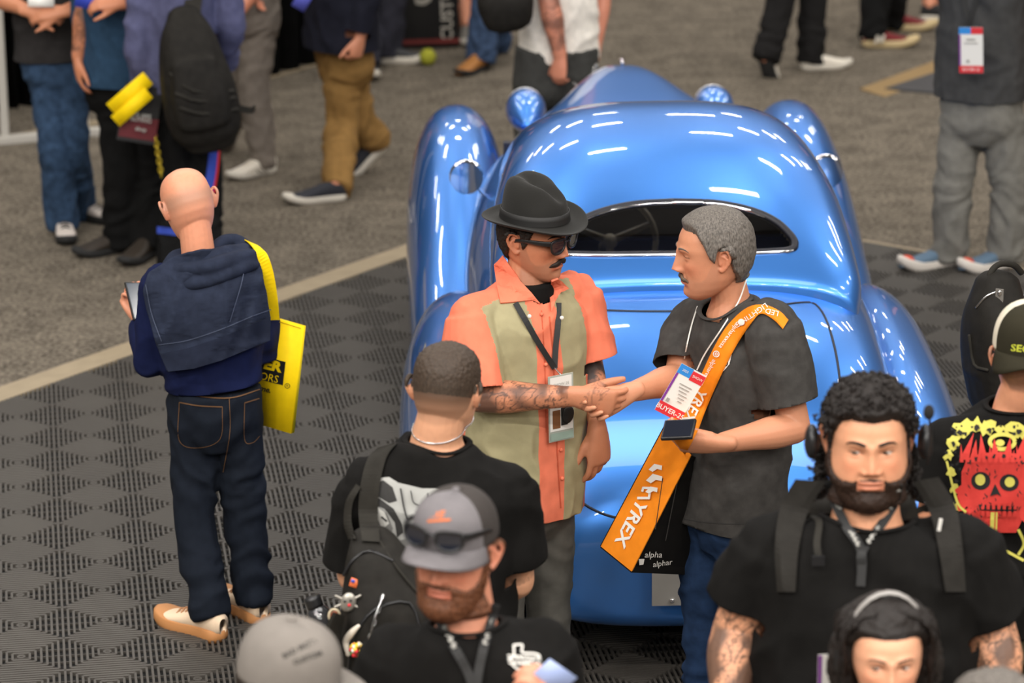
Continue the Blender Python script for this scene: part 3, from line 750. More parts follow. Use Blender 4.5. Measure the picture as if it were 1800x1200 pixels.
    # ---- shirt
    if shirt:
        g = G(); sl = shirt.get('ease', 1.)
        top = [nb + np.array([0, 0, shirt.get('rise', -.010)])]
        hx = tor[-1][0] + nrm(tor[-1][0] - tor[-2][0]) * .012
        v, f = tube(top + [t[0] for t in tor] + [hx], [(neck_r * 1.5, neck_r * 1.4)] + [(t[1], t[2]) for t in tor] + [(tor[-1][1], tor[-1][2])], 28, ref=ax, expo=2.35, dome=False); g.add(v, f)
        cuts = []
        for a, pts in zip(arms, S.arms):
            sp = pts[0]; e = a.get('sleeve', .6); r = a.get('sr', (.075, .078))
            v, f = tube([nb - np.array([0, 0, .014 + trap * .7]) + (sp - nb) * .12, nb * .45 + sp * .55 - np.array([0, 0, .022]), sp], [trap * .7, trap * .92, r[0] * .92], 16); g.add(v, f)
            if e <= 1:
                end = sp + (pts[1] - sp) * e; ax_ = nrm(pts[1] - sp)
                v, f = tube([sp, (sp + end) / 2, end], [r[0], (r[0] + r[1]) / 2 * 1.02, r[1]], 18, dome=False); g.add(v, f); v, f = tube([end - ax_ * .02, end + ax_ * .022], [r[1] * .985, r[1] * .985], 18, sub=1, dome=False); g.add(v, f); cuts.append((end, nrm(pts[1] - sp), r[1] * 1.25, .034))
            else:
                end = pts[1] + (pts[2] - pts[1]) * (e - 1); ax_ = nrm(pts[2] - pts[1]); m_ = pts[1]
                v, f = tube([sp, (sp + m_) / 2, m_, (m_ + end) / 2, end], [r[0], r[0] * .95, r[0] * .88, (r[0] * .8 + r[1]) / 2, r[1]], 18, dome=False); g.add(v, f); v, f = tube([end - ax_ * .02, end + ax_ * .022], [r[1] * .985, r[1] * .985], 18, sub=1, dome=False); g.add(v, f); cuts.append((end, nrm(pts[2] - pts[1]), r[1] * 1.3, .034))
        vx = shirt.get('voxel', .009 if near else .014)
        SV, SF, SN = fuse(g, vx, 4, .5)
        am = shirt.get('fold', .009) * 1.35 * fold
        q = SV + .35 * np.stack([vnoise(SV, 3, 1), vnoise(SV, 3, 2), vnoise(SV, 3, 3)], 1)
        d = 1 - 2 * np.abs(vnoise(q, shirt.get('fs', 5), 11, (1, 1, .55))); d2 = vnoise(SV, 16, 5)
        SV = SV + SN * (am * (d - .5) + am * .25 * d2)[:, None]
        me = new_mesh('t', SV, SF); bm = bmesh.new(); bm.from_mesh(me); bpy.data.meshes.remove(me)
        if shirt.get('hem', True): cuts.append((tor[-1][0] - nrm(tor[-1][0] - tor[-2][0]) * .004, nrm(tor[-1][0] - tor[-2][0]), .5, .03))
        for c, n, rad, dep in cuts:
            c, n = Vector(c), Vector(n)
            def near_cut(x, lo):
                d = x.calc_center_median() - c; h = d.dot(n); return lo < h < dep and (d - n * h).length < rad
            fs = [x for x in bm.faces if near_cut(x, -.02)]
            es = set(e for x in fs for e in x.edges); vs = set(v for x in fs for v in x.verts)
            bmesh.ops.bisect_plane(bm, geom=list(vs) + list(es) + fs, plane_co=c, plane_no=n)
            bmesh.ops.delete(bm, geom=[x for x in bm.faces if near_cut(x, 1e-4)], context='FACES')
        nA = nrm(np.array([0, 0, 1.]) + fw * shirt.get('scoop', .35) * .55); nC = nb + fw * (.008 + .03 * shirt.get('scoop', .35)); nR = neck_r * shirt.get('nr', 1.32)
        if shirt.get('open', True):
            def cyl(p):
                d = np.array(p) - nC; h = d @ nA; return h, d - nA * h
            kill = []
            for x in bm.faces:
                h, d = cyl(x.calc_center_median())
                if -.13 < h < .15 and np.linalg.norm(d) < nR: kill.append(x)
            bmesh.ops.delete(bm, geom=kill, context='FACES')
            for v_ in bm.verts:
                if any(e.is_boundary for e in v_.link_edges):
                    h, d = cyl(v_.co); L_ = np.linalg.norm(d)
                    if -.14 < h < .16 and L_ < nR * 1.3: v_.co = Vector(nC + nA * h + d / L_ * nR)
        bm.faces.ensure_lookup_table(); seen = set(); isl = []
        for f0 in bm.faces:
            if f0.index in seen: continue
            st_ = [f0]; seen.add(f0.index); cur = []
            while st_:
                x = st_.pop(); cur.append(x)
                for e in x.edges:
                    for y in e.link_faces:
                        if y.index not in seen: seen.add(y.index); st_.append(y)
            isl.append(cur)
        big = max(len(c) for c in isl); bmesh.ops.delete(bm, geom=[x for c in isl if len(c) < big * .3 for x in c], context='FACES')
        me = bpy.data.meshes.new('shirt'); bm.to_mesh(me); bm.free()
        nV = np.empty(len(me.vertices) * 3, np.float32); me.vertices.foreach_get('co', nV); nV = nV.reshape(-1, 3).astype(float)
        me.vertices.foreach_set('co', (nV - base).astype(np.float32).ravel()); me.polygons.foreach_set('use_smooth', [True] * len(me.polygons)); me.update()
        o = link(shirt.get('name', 'shirt'), me, shirt['mats'] if isinstance(shirt['mats'], list) else [shirt['mats']], body)
        if shirt.get('matfun'):
            ce = np.array([p.center[:] for p in me.polygons]) + base; me.polygons.foreach_set('material_index', [int(i) for i in shirt['matfun'](S, ce)])
        if near:
            sm = o.modifiers.new('thick', 'SOLIDIFY'); sm.thickness = .003; sm.offset = -1
        S.shirt = o; bpy.context.view_layer.update(); S.sb = bvh_of(o)
        if collar and near:
            u2 = np.cross(nA, ax); u2 = nrm(u2); u1 = np.cross(u2, nA); pts = []
            for v_ in o.data.vertices:
                p = np.array(v_.co) + base; d = p - nC; h = d @ nA; r_ = d - nA * h
                if -.14 < h < .16 and abs(np.linalg.norm(r_) - nR) < 1e-4: pts.append((math.atan2(r_ @ u2, r_ @ u1), h))
            pts.sort(); an_ = np.array([q[0] for q in pts]); hh_ = np.array([q[1] for q in pts]); th = np.linspace(-math.pi, math.pi, 41)
            hs_ = np.array([np.mean(hh_[np.argsort(np.abs((an_ - t + math.pi) % (2 * math.pi) - math.pi))[:8]]) for t in th]); hs_ = np.convolve(np.concatenate([hs_[-4:-1], hs_, hs_[1:4]]), np.ones(7) / 7, 'valid')
            ring = [nC + nA * (h + .004) + (u1 * math.cos(t) + u2 * math.sin(t)) * (nR + .001) for t, h in zip(th, hs_)]
            v, f = tube(ring, [(.0035, .0085)] * 41, 8, sub=1, ref=(0, 0, 1)); part('collar_rib', v, f, shirt['mats'] if not isinstance(shirt['mats'], list) else shirt['mats'][0])
    # ---- trousers
    if trousers:
        g = G(); pw = trousers.get('w', (tor[-1][1] * .86, tor[-1][2] * .84)); hp0 = sum(l['p'][0] for l in L) / len(L)
        wa = P(trousers['waist']) if 'waist' in trousers else hp0 + np.array([0, 0, .12])
        v, f = tube([wa, wa * .5 + hp0 * .5, hp0 - np.array([0, 0, .01]), hp0 - np.array([0, 0, .09])], [pw, (pw[0] * 1.02, pw[1] * 1.03), (pw[0] * 1.0, pw[1] * 1.0), (pw[0] * .62, pw[1] * .72)], 26, ref=ax, expo=2.4, dome=False); g.add(v, f)
        for l in L:
            hp, kn, an = l['p']; an = an + np.array([0, 0, trousers.get('hemz', -.045)])
            v, f = tube([hp + np.array([0, 0, .02]), hp * .55 + kn * .45, kn, kn * .45 + an * .55, an], [lr['thigh'], lr['thigh'] * .93, lr['knee'], (lr['knee'] + lr['hem']) / 2, lr['hem']], 20, ref=ax, dome=False); g.add(v, f)
        TV, TF, TN = fuse(g, trousers.get('voxel', .010 if near else .013), 3, .5)
        am = trousers.get('fold', .009) * 1.5 * fold; hz = np.clip(1 - np.abs(TV[:, 2] - .5) / .5, 0, 1) * .5 + sstep(.4, .1, TV[:, 2])
        q = TV + .25 * np.stack([vnoise(TV, 4, 1), vnoise(TV, 4, 2), vnoise(TV, 4, 3)], 1)
        d = 1 - 2 * np.abs(vnoise(q, 5, 31, (1, 1, 1.5))); d2 = vnoise(q, 11, 2, (1, 1, 1.8))
        TV = TV + TN * (am * (.4 + hz) * (d - .5) + am * .5 * d2)[:, None]
        S.trousers = part('trousers', TV, TF, trousers['mats']); bpy.context.view_layer.update(); S.tb = bvh_of(S.trousers)
    # ---- shoes
    if shoes:
        for l in L:
            sd = dict(shoes); sd.update(l['shoe']); hp, kn, an = l['p']
            lift = max(0, an[2] - .09)
            shoe(part, np.array([an[0], an[1], lift]), sd)
    return S
def shoe(part, c, s):
    """c: point under the ankle; yaw: toe direction (0 = towards the camera)"""
    R = rot(s.get('yaw', 0), s.get('pitch', 0), s.get('roll', 0)); L = s.get('L', .29); k = s.get('hk', 1.); ws = s.get('wk', 1.)
    st = [(.00, .016, .045, .075), (.02, .030, .0, .088), (.10, .036, 0, .098), (.26, .036, 0, .100), (.40, .038, 0, .088), (.52, .043, 0, .072), (.70, .048, 0, .056), (.86, .043, 0, .046), (.95, .031, 0, .038), (.995, .012, 0, .028)]
    V = []; seg = 20; so = s.get('sole', .028)
    for y, w_, lo, hh in st:
        lo = so * .7; hh = max(lo + .004, (hh - .02) * k + so * .7)
        for j in range(seg):
            a = 2 * math.pi * j / seg; cx, sz = math.cos(a), math.sin(a)
            V.append((w_ * ws * math.copysign(abs(cx) ** .8, cx), .055 - y * L, (lo + hh) / 2 + (hh - lo) / 2 * math.copysign(abs(sz) ** (.75 if sz < 0 else .95), sz)))
    F = [(i * seg + j, i * seg + (j + 1) % seg, (i + 1) * seg + (j + 1) % seg, (i + 1) * seg + j) for i in range(len(st) - 1) for j in range(seg)]
    F += [tuple(range(seg)), tuple((len(st) - 1) * seg + j for j in range(seg))[::-1]]
    piv = np.array([0, s.get('pivot', .0), 0])
    T = lambda v: (np.asarray(v, float) - piv) @ R.T + R @ (piv * 0) + rot(s.get('yaw', 0)) @ piv + c
    up = part('shoe', T(V), F, s['upper'])
    ol = catmull([(0, -.008), (.028, .03), (.040, .12), (.038, .30), (.041, .45), (.051, .68), (.047, .84), (.030, .97), (0, 1.02)], 30); o2 = [(x * ws, .055 - y * L) for x, y in ol] + [(-x * ws, .055 - y * L) for x, y in ol[::-1][1:-1]]
    n = len(o2); V = []; toe = s.get('toeup', .012)
    for z, sc in ((0, .94), (so * .45, 1.02), (so, 1.0), (so * 1.1, .93)):
        for x, y in o2: V.append((x * sc, (y + .08) * sc - .08, z + toe * max(0, (-y - .12) / .1) ** 2))
    F = [(i * n + j, i * n + (j + 1) % n, (i + 1) * n + (j + 1) % n, (i + 1) * n + j) for i in range(3) for j in range(n)] + [tuple(range(n))[::-1], tuple(3 * n + j for j in range(n))]
    part('sole', T(V), F, s['solem'], parent=up)
    if s.get('lace'):
        g = G()
        for q in range(4):
            y = .055 - (.42 + q * .07) * L; z = (.086 - q * .0075 - .02) * k + so * .7
            v, f = tube([(-.022 * ws, y, z - .004), (0, y - .002, z + .005), (.022 * ws, y, z - .004)], [.0035] * 3, 6); g.add(T(v), f)
        part('laces', g.verts(), g.f, s['lace'], parent=up)
    if s.get('panel'):
        g = G(); v, f = ball((0, .055 - .88 * L, so + .012), (.038 * ws, .04, .026)); g.add(T(v), f); part('toe_cap', g.verts(), g.f, s['panel'], parent=up)
    if s.get('heel'):
        g = G(); v, f = ball((0, .048, so + .045), (.034 * ws, .022, .048)); g.add(T(v), f); part('heel_counter', g.verts(), g.f, s['heel'], parent=up)
    return up
def decal_px(layers, bv, name, parent_part, mats, L=14, off=.003, smooth=False, relax=0):
    """flat pieces drawn in photo positions and laid on the real surface found there; layers: (V, F, material index)"""
    g = G()
    for k, (V, F, mi) in enumerate(layers):
        V = np.array(V, float); V[:, 2] = 0 if V.shape[1] > 2 else 0
        V, F = refine(V, F, L); Q = []; last = None; miss = []
        for i, p in enumerate(V):
            h = hit_px(bv, p[0], p[1])
            if h is None: miss.append(i); Q.append(None); continue
            Q.append(h[0] + nrm(CAM - h[0]) * (off + k * .0008))
        ok = [i for i in range(len(Q)) if Q[i] is not None]
        if not ok: continue
        for i in miss:
            j = min(ok, key=lambda j: (V[i][0] - V[j][0]) ** 2 + (V[i][1] - V[j][1]) ** 2); q = Q[j]; Q[i] = at(V[i][0], V[i][1], q[1])
        Q = np.array(Q)
        if relax:
            D = Q - CAM; t = np.linalg.norm(D, axis=1); u = D / t[:, None]; t0 = t.copy(); E = set((f[i], f[i - 1]) for f in F for i in range(len(f))); E = np.array([e for e in E] + [e[::-1] for e in E])
            for _ in range(relax):
                sm = np.zeros(len(t)); ct = np.zeros(len(t)); np.add.at(sm, E[:, 0], t[E[:, 1]]); np.add.at(ct, E[:, 0], 1); t = np.minimum(.4 * t + .6 * sm / np.maximum(ct, 1), t0 + .004)
            Q = CAM + u * t[:, None]
        g.add(Q, F, mi)
    return parent_part(name, g, None, mats, smooth=smooth) if g.n else None
def px_poly(pts): return poly(pts)
def px_line(pts, wd):
    P = catmull(np.array(pts, float), (len(pts) - 1) * 6 + 1); T = np.gradient(P, axis=0); N = np.stack([-T[:, 1], T[:, 0]], 1); N /= np.maximum(np.linalg.norm(N, axis=1), 1e-6)[:, None]
    w_ = np.linspace(wd, wd, len(P)) if np.isscalar(wd) else np.interp(np.linspace(0, 1, len(P)), np.linspace(0, 1, len(wd)), wd)
    a = P + N * w_[:, None] / 2; b = P - N * w_[:, None] / 2; n = len(P)
    V = np.concatenate([a, b]); V = np.column_stack([V, np.zeros(len(V))]); return V, [(i, i + 1, n + i + 1, n + i) for i in range(n - 1)]
def px_text(s, c, size, ang=0, sx=1., mirror=False, shear=0., bold=0.):
    V, F = text_geo(s, 1., shear=shear, bold=bold); V = V[:, :2] * np.array([size * sx * (-1 if mirror else 1), size]); a = math.radians(ang)
    X = V[:, 0] * math.cos(a) - V[:, 1] * math.sin(a); Y = V[:, 0] * math.sin(a) + V[:, 1] * math.cos(a)
    return np.column_stack([c[0] + X, c[1] - Y, 0 * X]), F
def px_ring(c, rx, ry, wd, a0=0, a1=360):
    t = np.radians(np.linspace(a0, a1, 25)); return px_line([(c[0] + rx * math.cos(q), c[1] + ry * math.sin(q)) for q in t[::2]], wd)
def px_disc(c, rx, ry, n=18, ang=0):
    t = np.linspace(0, 2 * math.pi, n, endpoint=False); a = math.radians(ang); return poly([(c[0] + rx * math.cos(q) * math.cos(a) - ry * math.sin(q) * math.sin(a), c[1] + rx * math.cos(q) * math.sin(a) + ry * math.sin(q) * math.cos(a)) for q in t])
def px_rect(x0, y0, x1, y1): return poly([(x0, y0), (x1, y0), (x1, y1), (x0, y1)])
def px_quad(o, u, v): o, u, v = map(np.array, (o, u, v)); return poly([o, o + u, o + u + v, o + v])
def hits(bv, pts, off=.004):
    out = []
    for p in pts:
        h = hit_px(bv, p[0], p[1], 0)
        out.append(h[0] + nrm(CAM - h[0]) * (p[2] if len(p) > 2 else off) if h else None)
    for i in range(len(out)):
        if out[i] is None:
            ok_ = [k for k in range(len(out)) if out[k] is not None]
            if not ok_: out[i] = at(pts[i][0], pts[i][1], 8.); continue
            j = min(ok_, key=lambda k: abs(k - i)); out[i] = at(pts[i][0], pts[i][1], out[j][1])
    return out
def panel(o, U, W, w, h, t=.003):
    """thin card: o centre, U right, W up"""
    U = nrm(U); W = nrm(W - U * (U @ W)); N_ = np.cross(U, W); return box(o, w, t, h, np.stack([U, -N_, W], 1))
def on_card(o, U, W, layers, t=.003):
    """print on the face of a card, coordinates in metres from its centre"""
    U = nrm(U); W = nrm(W - U * (U @ W)); N_ = np.cross(U, W); g = G()
    for k, (V, F, mi) in enumerate(layers):
        V = np.asarray(V, float); g.add(np.asarray(o) + V[:, :1] * U + V[:, 1:2] * W + N_ * (t / 2 + .0006 * (k + 1)), F, mi)
    return g
def rect(x0, y0, x1, y1): return np.array([[x0, y0, 0], [x1, y0, 0], [x1, y1, 0], [x0, y1, 0]], float), [(0, 1, 2, 3)]
def txt(s, x, y, size, ang=0, align='CENTER', bold=0., sx=1., shear=0.):
    V, F = text_geo(s, size, align, shear, bold * size); V = V[:, :2] * np.array([sx, 1]); a = math.radians(ang); return np.column_stack([x + V[:, 0] * math.cos(a) - V[:, 1] * math.sin(a), y + V[:, 0] * math.sin(a) + V[:, 1] * math.cos(a), V[:, 0] * 0]), F

def band_px(ea, eb, bv, off=.006, n=30, th=.003, tail=None):
    """webbing between two drawn edges, lying on the real surface below it"""
    A_ = catmull(np.array([e[:2] for e in ea], float), n); B_ = catmull(np.array([e[:2] for e in eb], float), n)
    rows = []
    for k in np.linspace(0, 1, 5): rows.append(hits(bv, [tuple(a * (1 - k) + b * k) for a, b in zip(A_, B_)], off))
    Q = np.array(rows); D = Q - CAM; t = np.linalg.norm(D, axis=2); u = D / t[..., None]
    t0_ = t.copy()
    for _ in range(6):
        s_ = t.copy(); s_[:, 1:-1] = (t[:, :-2] + t[:, 1:-1] + t[:, 2:]) / 3; s_[1:-1] = (s_[:-2] + s_[1:-1] + s_[2:]) / 3; t = np.minimum(s_, t0_)
    Q = CAM + u * t[..., None]; V = []; F = []
    top = Q.reshape(-1, 3); bot = (Q + u * th).reshape(-1, 3); V = np.concatenate([top, bot]); m_ = 5 * n
    for i in range(4):
        for j in range(n - 1): a = i * n + j; F.append((a, a + 1, a + n + 1, a + n)); F.append((m_ + a, m_ + a + n, m_ + a + n + 1, m_ + a + 1))
    for j in range(n - 1): F.append((j, m_ + j, m_ + j + 1, j + 1)); a = 4 * n + j; F.append((a, a + 1, m_ + a + 1, m_ + a))
    return V, F
# ------------------------------------------------------------------ shared cloth and hair colours
blk = cloth('black_cotton', (20, 19, 18)); blk2 = cloth('black_nylon', (22, 21, 20), fold=.006, rough=.6)
denim = cloth('dark_denim', (24, 29, 38), fold=.010); blue_denim = cloth('blue_denim', (32, 50, 78), fold=.012, var=.25)
white_p = mat('white_print', srgb(225, 222, 215), rough=.7); gray_p = mat('grey_print', srgb(150, 148, 142), rough=.7); black_p = mat('black_print', (.008, .008, .008), rough=.6)
red_p = mat('red_print', srgb(205, 40, 48), rough=.6); blue_p = mat('blue_print', srgb(40, 130, 205), rough=.6); card_w = mat('white_card', srgb(222, 220, 214), rough=.4); purple_p = mat('purple_print', srgb(120, 50, 140), rough=.6)
steel = mat('steel', (.6, .6, .6), rough=.25, metal=1.)
black_pl = mat('black_plastic', (.012, .012, .013), rough=.35)
dark_lens = mat('dark_lens', (.01, .012, .02), rough=.04, coat=1.)
hair_dk = hair_mat('dark_brown_hair', (34, 25, 20)); hair_gr = hair_mat('salt_and_pepper_hair', (96, 90, 84), .55); hair_bl = hair_mat('black_hair', (30, 24, 21)); beard_rd = hair_mat('reddish_brown_beard', (96, 58, 36), .5)
lan = mat('black_lanyard_webbing', (.012, .012, .012), rough=.7)
# ================================================================== man in the black hat
coral = cloth('coral_rayon', (222, 120, 92), fold=.010, var=.06, rough=.7); olive = cloth('olive_rayon', (155, 147, 114), fold=.010, var=.06, rough=.7)
grey_tr = cloth('grey_trouser', (84, 82, 77), fold=.010)
def hat_fun(S, ce):
    c = S.tor[0][0]; xl = (ce - c) @ S.ax; f = (ce - c) @ S.fw; z = ce[:, 2]
    x2 = xl + .022; ol = (np.abs(x2) > .046) & (x2 < .165) & (x2 > -.178) & (f > -.05) & (z < S.nb[2] - .02 - .16 * np.maximum(0, -xl - .06))
    return np.where(ol, 1, 0)
A = person('man in black felt hat and sunglasses shaking hands, coral and olive panelled shirt', 9.72, (940, 417, 0, 57, 8, -3, 1.05), (926, 488, .0),
    [(920, 560, 0, .205, .135), (924, 690, 0, .20, .145), (922, 800, 0, .205, .15), (916, 892, 0, .205, .15)], 40,
    [dict(pts=[(826, 556, -.12), (838, 697, -.20), (1008, 697, -.27)], sleeve=.90, sr=(.074, .098), r=(.054, .046, .031), hand=dict(d=(1, .02, -.22), n=(.0, 1, .1), t=(.1, 0, 1), curl=(.5, .6, .65, .7), thumb=(.85, .4, .45), L=1.1)),
     dict(pts=[(1010, 518, .13), (1036, 640, .10), (1049, 748, -.02)], sleeve=.92, sr=(.078, .088), r=(.052, .042, .030), hand=dict(d=(.06, 0, -1), n=(-.64, .77, 0), t=(-.77, -.64, 0), curl=(.3, .38, .45, .5), L=1.1))],
    skin=(190, 126, 94), shape=dict(nose=1.15, hollow=.004, stub=(.16, .10, .07, .35), gaze=(.3, -1, -.1)),
    shirt=dict(mats=[coral, olive], matfun=hat_fun, fold=.010, voxel=.0062, scoop=.6, nr=1.5, name='camp_shirt'), trousers=dict(mats=grey_tr), shoes=dict(upper=black_pl, solem=black_rub),
    tattoos=[((838, 697, -.20), (1000, 697, -.265), .07, .95), ((1010, 560, .12), (1036, 660, .09), .08, .95), ((1036, 640, .10), (1046, 712, .03), .07, .9), ((1030, 690, -.27), (1055, 705, -.27), .05, .6)],
    hair=None, brows=(hair_dk, 1.), collar=False, eyes=False)
A.shellhair('hair', A.hm * sstep(.052, .040, A.Lc[:, 2]), .009, hair_dk, .003, 140)
# felt hat, worn level
felt = mat('black_felt', srgb(21, 20, 17), rough=.95, sheen=.05, bump=.0006, bscale=400); rib_m = mat('black_grosgrain_band', srgb(17, 16, 15), rough=.6)
HR = rot(57, 3, -2); HC = A.P((940, 386, 0))
def hatw(v): return np.asarray(v, float) @ HR.T + HC
g = G(); n = 56; rings = []
prof = [(.086, .0), (.110, -.006), (.130, -.007), (.146, .000), (.153, .005), (.150, .0075), (.130, -.002), (.110, -.001), (.094, .004), (.0915, .02), (.090, .045), (.086, .075), (.077, .104), (.060, .125), (.034, .130), (.004, .126)]
V = []
for r, z in prof:
    for j in range(n):
        a = 2 * math.pi * j / n; c_, s_ = math.cos(a), math.sin(a); k = min(1, max(0, (r - .08) / .06)); el = 1.14 - .09 * k
        x, y = r * c_ * (1.0 if r > .1 else .97), r * s_ * el
        zz = z
        if r > .1: zz += .018 * k * c_ * c_ - .012 * k * (s_ < 0) * s_ * s_
        if z > .05:
            zz += .020 * (z - .05) / .07 * (y / .08)                # higher at the back, dipping to the front
            zz -= .030 * math.exp(-(x / .026) ** 2) * sstep(.085, .118, z) * (.6 + .4 * (y < .02))
            pin = math.exp(-((y + .055) / .03) ** 2) * sstep(.05, .09, z); x *= 1 - .28 * pin
        V.append((x, y, zz))
F = [(i * n + j, i * n + (j + 1) % n, (i + 1) * n + (j + 1) % n, (i + 1) * n + j) for i in range(len(prof) - 1) for j in range(n)] + [tuple((len(prof) - 1) * n + j for j in range(n))]
ht = A.part('felt_hat', hatw(V), F, felt); ss = ht.modifiers.new('s', 'SUBSURF'); ss.levels = ss.render_levels = 1
V = []
for z, dr in ((.004, .0955), (.018, .0940), (.032, .0930), (.033, .090)):
    for j in range(n): a = 2 * math.pi * j / n; V.append((dr * math.cos(a) * .985, dr * math.sin(a) * 1.145, z + .004))
A.part('hat_band', hatw(V), [(i * n + j, i * n + (j + 1) % n, (i + 1) * n + (j + 1) % n, (i + 1) * n + j) for i in range(3) for j in range(n)], rib_m, parent=ht)
def moustache(S, m_, wd=1., th=1., z0=-.0455, dr=.010):
    for sx in (-1, 1):
        pts = [S.face_pt(sx * x * wd, z0 - dr * (x / .03) ** 1.6, .001) for x in (.001, .010, .019, .027, .033)]
        v, f = tube(pts, [tuple(q * th * S.hs for q in r) for r in ((.0035, .0060), (.0045, .0075), (.0045, .0068), (.0035, .0048), (.0015, .002))], 10, ref=S.R @ np.array([0, 1, 0.]), sub=4)
        v = v + (vnoise(v, 300) * .0012)[:, None]; S.part('moustache', v, f, m_)
moustache(A, hair_dk, 1.05, 1.15)
def sunglasses(S, label, up=0., fwd=0., sc=1., lens=dark_lens, tilt=0, wrap=0.):
    """frame, two lenses and temples sitting on a head (or pushed up on a cap)"""
    Rt = np.array(Matrix.Rotation(math.radians(tilt), 3, 'X')); T = lambda v: S.toW((np.asarray(v, float) * sc) @ Rt.T + np.array([0, -fwd, up]))
    g = G(); y0 = -.0975
    for sx in (-1, 1):
        ol = [(.009, .012), (.022, .0195), (.040, .021), (.060, .019), (.0645, .009), (.060, -.010), (.045, -.0195), (.026, -.0185), (.012, -.008)]
        P = [(sx * x, y0 + 3.0 * max(0, x - .01) ** 2 * (1 + wrap), .012 + z) for x, z in catmull(ol + ol[:1], 37)]
        v, f = tube(P, [(.0030, .0036)] * len(P), 8, sub=1, ref=(0, 1, 0)); g.add(T(v), f)
        v, f = tube([(sx * .062, y0 + .010, .024), (sx * .073, y0 + .035, .022), (sx * .080, -.02, .018), (sx * .081, .012, .012), (sx * .079, .035, -.005)], [(.0022, .008), (.0022, .0075), (.0022, .006), (.002, .005), (.002, .005)], 8, ref=(1, 0, 0)); g.add(T(v), f)
    v, f = tube([(-.011, y0, .020), (0, y0 - .003, .023), (.011, y0, .020)], [.0035] * 3, 8); g.add(T(v), f)
    o = S.thing('sunglasses', g, black_pl, label, 'sunglasses')
    for sx in (-1, 1):
        ol = catmull([(.009, .012), (.022, .0195), (.040, .021), (.060, .019), (.0645, .009), (.060, -.010), (.045, -.0195), (.026, -.0185), (.012, -.008), (.009, .012)], 37)[:-1]
        V, F = poly([(x, z) for x, z in ol]); V = np.array([(sx * x, y0 + 3.0 * max(0, x - .01) ** 2 * (1 + wrap), .012 + z) for x, z in V[:, :2]])
        me = new_mesh('lens', T(V) - np.array(o.location), F, False); link('lens', me, lens, o)
    return o
sunglasses(A, 'black thick framed sunglasses worn by the man in the felt hat', fwd=.004, sc=1.04)
# collar, undershirt, placket, buttons
bv = A.sb
bb = BVHTree.FromPolygons([v.co + Vector(A.base) for v in A.o.data.vertices], [tuple(p.vertices) for p in A.o.data.polygons])
def both(S):
    V = [v.co + Vector(S.base) for v in S.o.data.vertices]; F = [tuple(p.vertices) for p in S.o.data.polygons]; n = len(V)
    V += [v.co + Vector(S.base) for v in S.shirt.data.vertices]; F += [tuple(i + n for i in p.vertices) for p in S.shirt.data.polygons]; return BVHTree.FromPolygons(V, F)
ab = both(A)
v, f = tube([A.nb + A.fw * .016 + np.array([0, 0, -.004]), A.nb + A.fw * .014 - np.array([0, 0, .04]), A.nb + A.fw * .014 - np.array([0, 0, .11])], [.066, .073, .072], 24, ref=A.ax, dome=False); A.part('undershirt', v, f, blk)
col = decal_px([(*px_poly([(884, 449), (868, 466), (873, 500), (880, 532), (905, 530), (935, 527), (950, 534), (935, 515), (915, 494), (898, 470)]), 0), (*px_poly([(969, 492), (980, 488), (1000, 507), (985, 514), (976, 530), (968, 548), (966, 520)]), 0)], ab, 'shirt_collar', A.part, coral, off=.012, L=8, relax=25)
sm = col.modifiers.new('t', 'SOLIDIFY'); sm.thickness = .006
st_m = cloth('coral_stitch', (190, 88, 62), fold=0)
decal_px([(*px_line([(966, 556), (972, 620), (976, 700), (980, 800), (986, 893)], 2.2), 0), (*px_line([(952, 545), (958, 640), (960, 760)], 1.2), 0)], bv, 'placket_seam', A.part, st_m, off=.002, L=25)
for p in ((951, 553), (958, 640), (985, 790), (987, 840)):
    h = hit_px(bv, *p, .004)
    if h: v, f = ball(h[0], (.006, .006, .006), 10, 6); A.part('button', v, f, coral)
# lanyard with badge holder
def lanyard(S, bv, legs, wd, label, mt, group=None, off=.012):
    g = G()
    for L_ in legs:
        P = hits(bv, L_, off); T = [nrm(b - a) for a, b in zip(P[:-1], P[1:])]; T.append(T[-1])
        W_ = [nrm(np.cross(t, CAM - p)) for t, p in zip(T, P)]
        v, f = strap(P, wd, .002, W_, sub=5); g.add(v, f)
    return S.thing('lanyard', g, mt, label, 'lanyard', smooth=False, group=group), P[-1]
lo, pe = lanyard(A, ab, [[(906, 532), (925, 565), (948, 605), (975, 647)], [(982, 532), (981, 570), (977, 610), (975, 647)]], .017, 'black lanyard with show badge hanging on the coral and olive shirt', lan)
def child(o, name, g, mats, smooth=False):
    c = np.array(o.location); return link(name, new_mesh(name, g.verts() - c, g.f, smooth, g.m), mats, o)
U = nrm(A.ax * .8 + np.array([.35, 0, .03])); Wv = np.array([0.06, 0, 1.])
cc = A.P((986, 716, -.155))
g = G(); v, f = panel(cc, U, Wv, .083, .205); g.add(v, f); bd = child(lo, 'badge_holder', g, mat('clear_grey_vinyl', srgb(165, 170, 160), rough=.2))
brown = mat('brown_print', srgb(120, 78, 44), rough=.6); seagreen = mat('grey_green_print', srgb(140, 160, 148), rough=.6)
g = on_card(cc, U, Wv, [(*rect(-.036, .03, .036, .098), 0), (*rect(-.038, -.07, .038, .028), 0), (*rect(-.030, -.062, -.004, -.005), 1), (*rect(-.002, -.055, .02, .0), 2), (*txt('COMPANY', 0, .012, .010), 2), (*rect(-.038, -.098, .038, -.075), 3), (*txt('SHOW 25', 0, .075, .012), 4)])
sub = link('badge_print', new_mesh('badge_print', g.verts() - np.array(lo.location), g.f, False, g.m), [card_w, brown, black_p, seagreen, gray_p], bd)
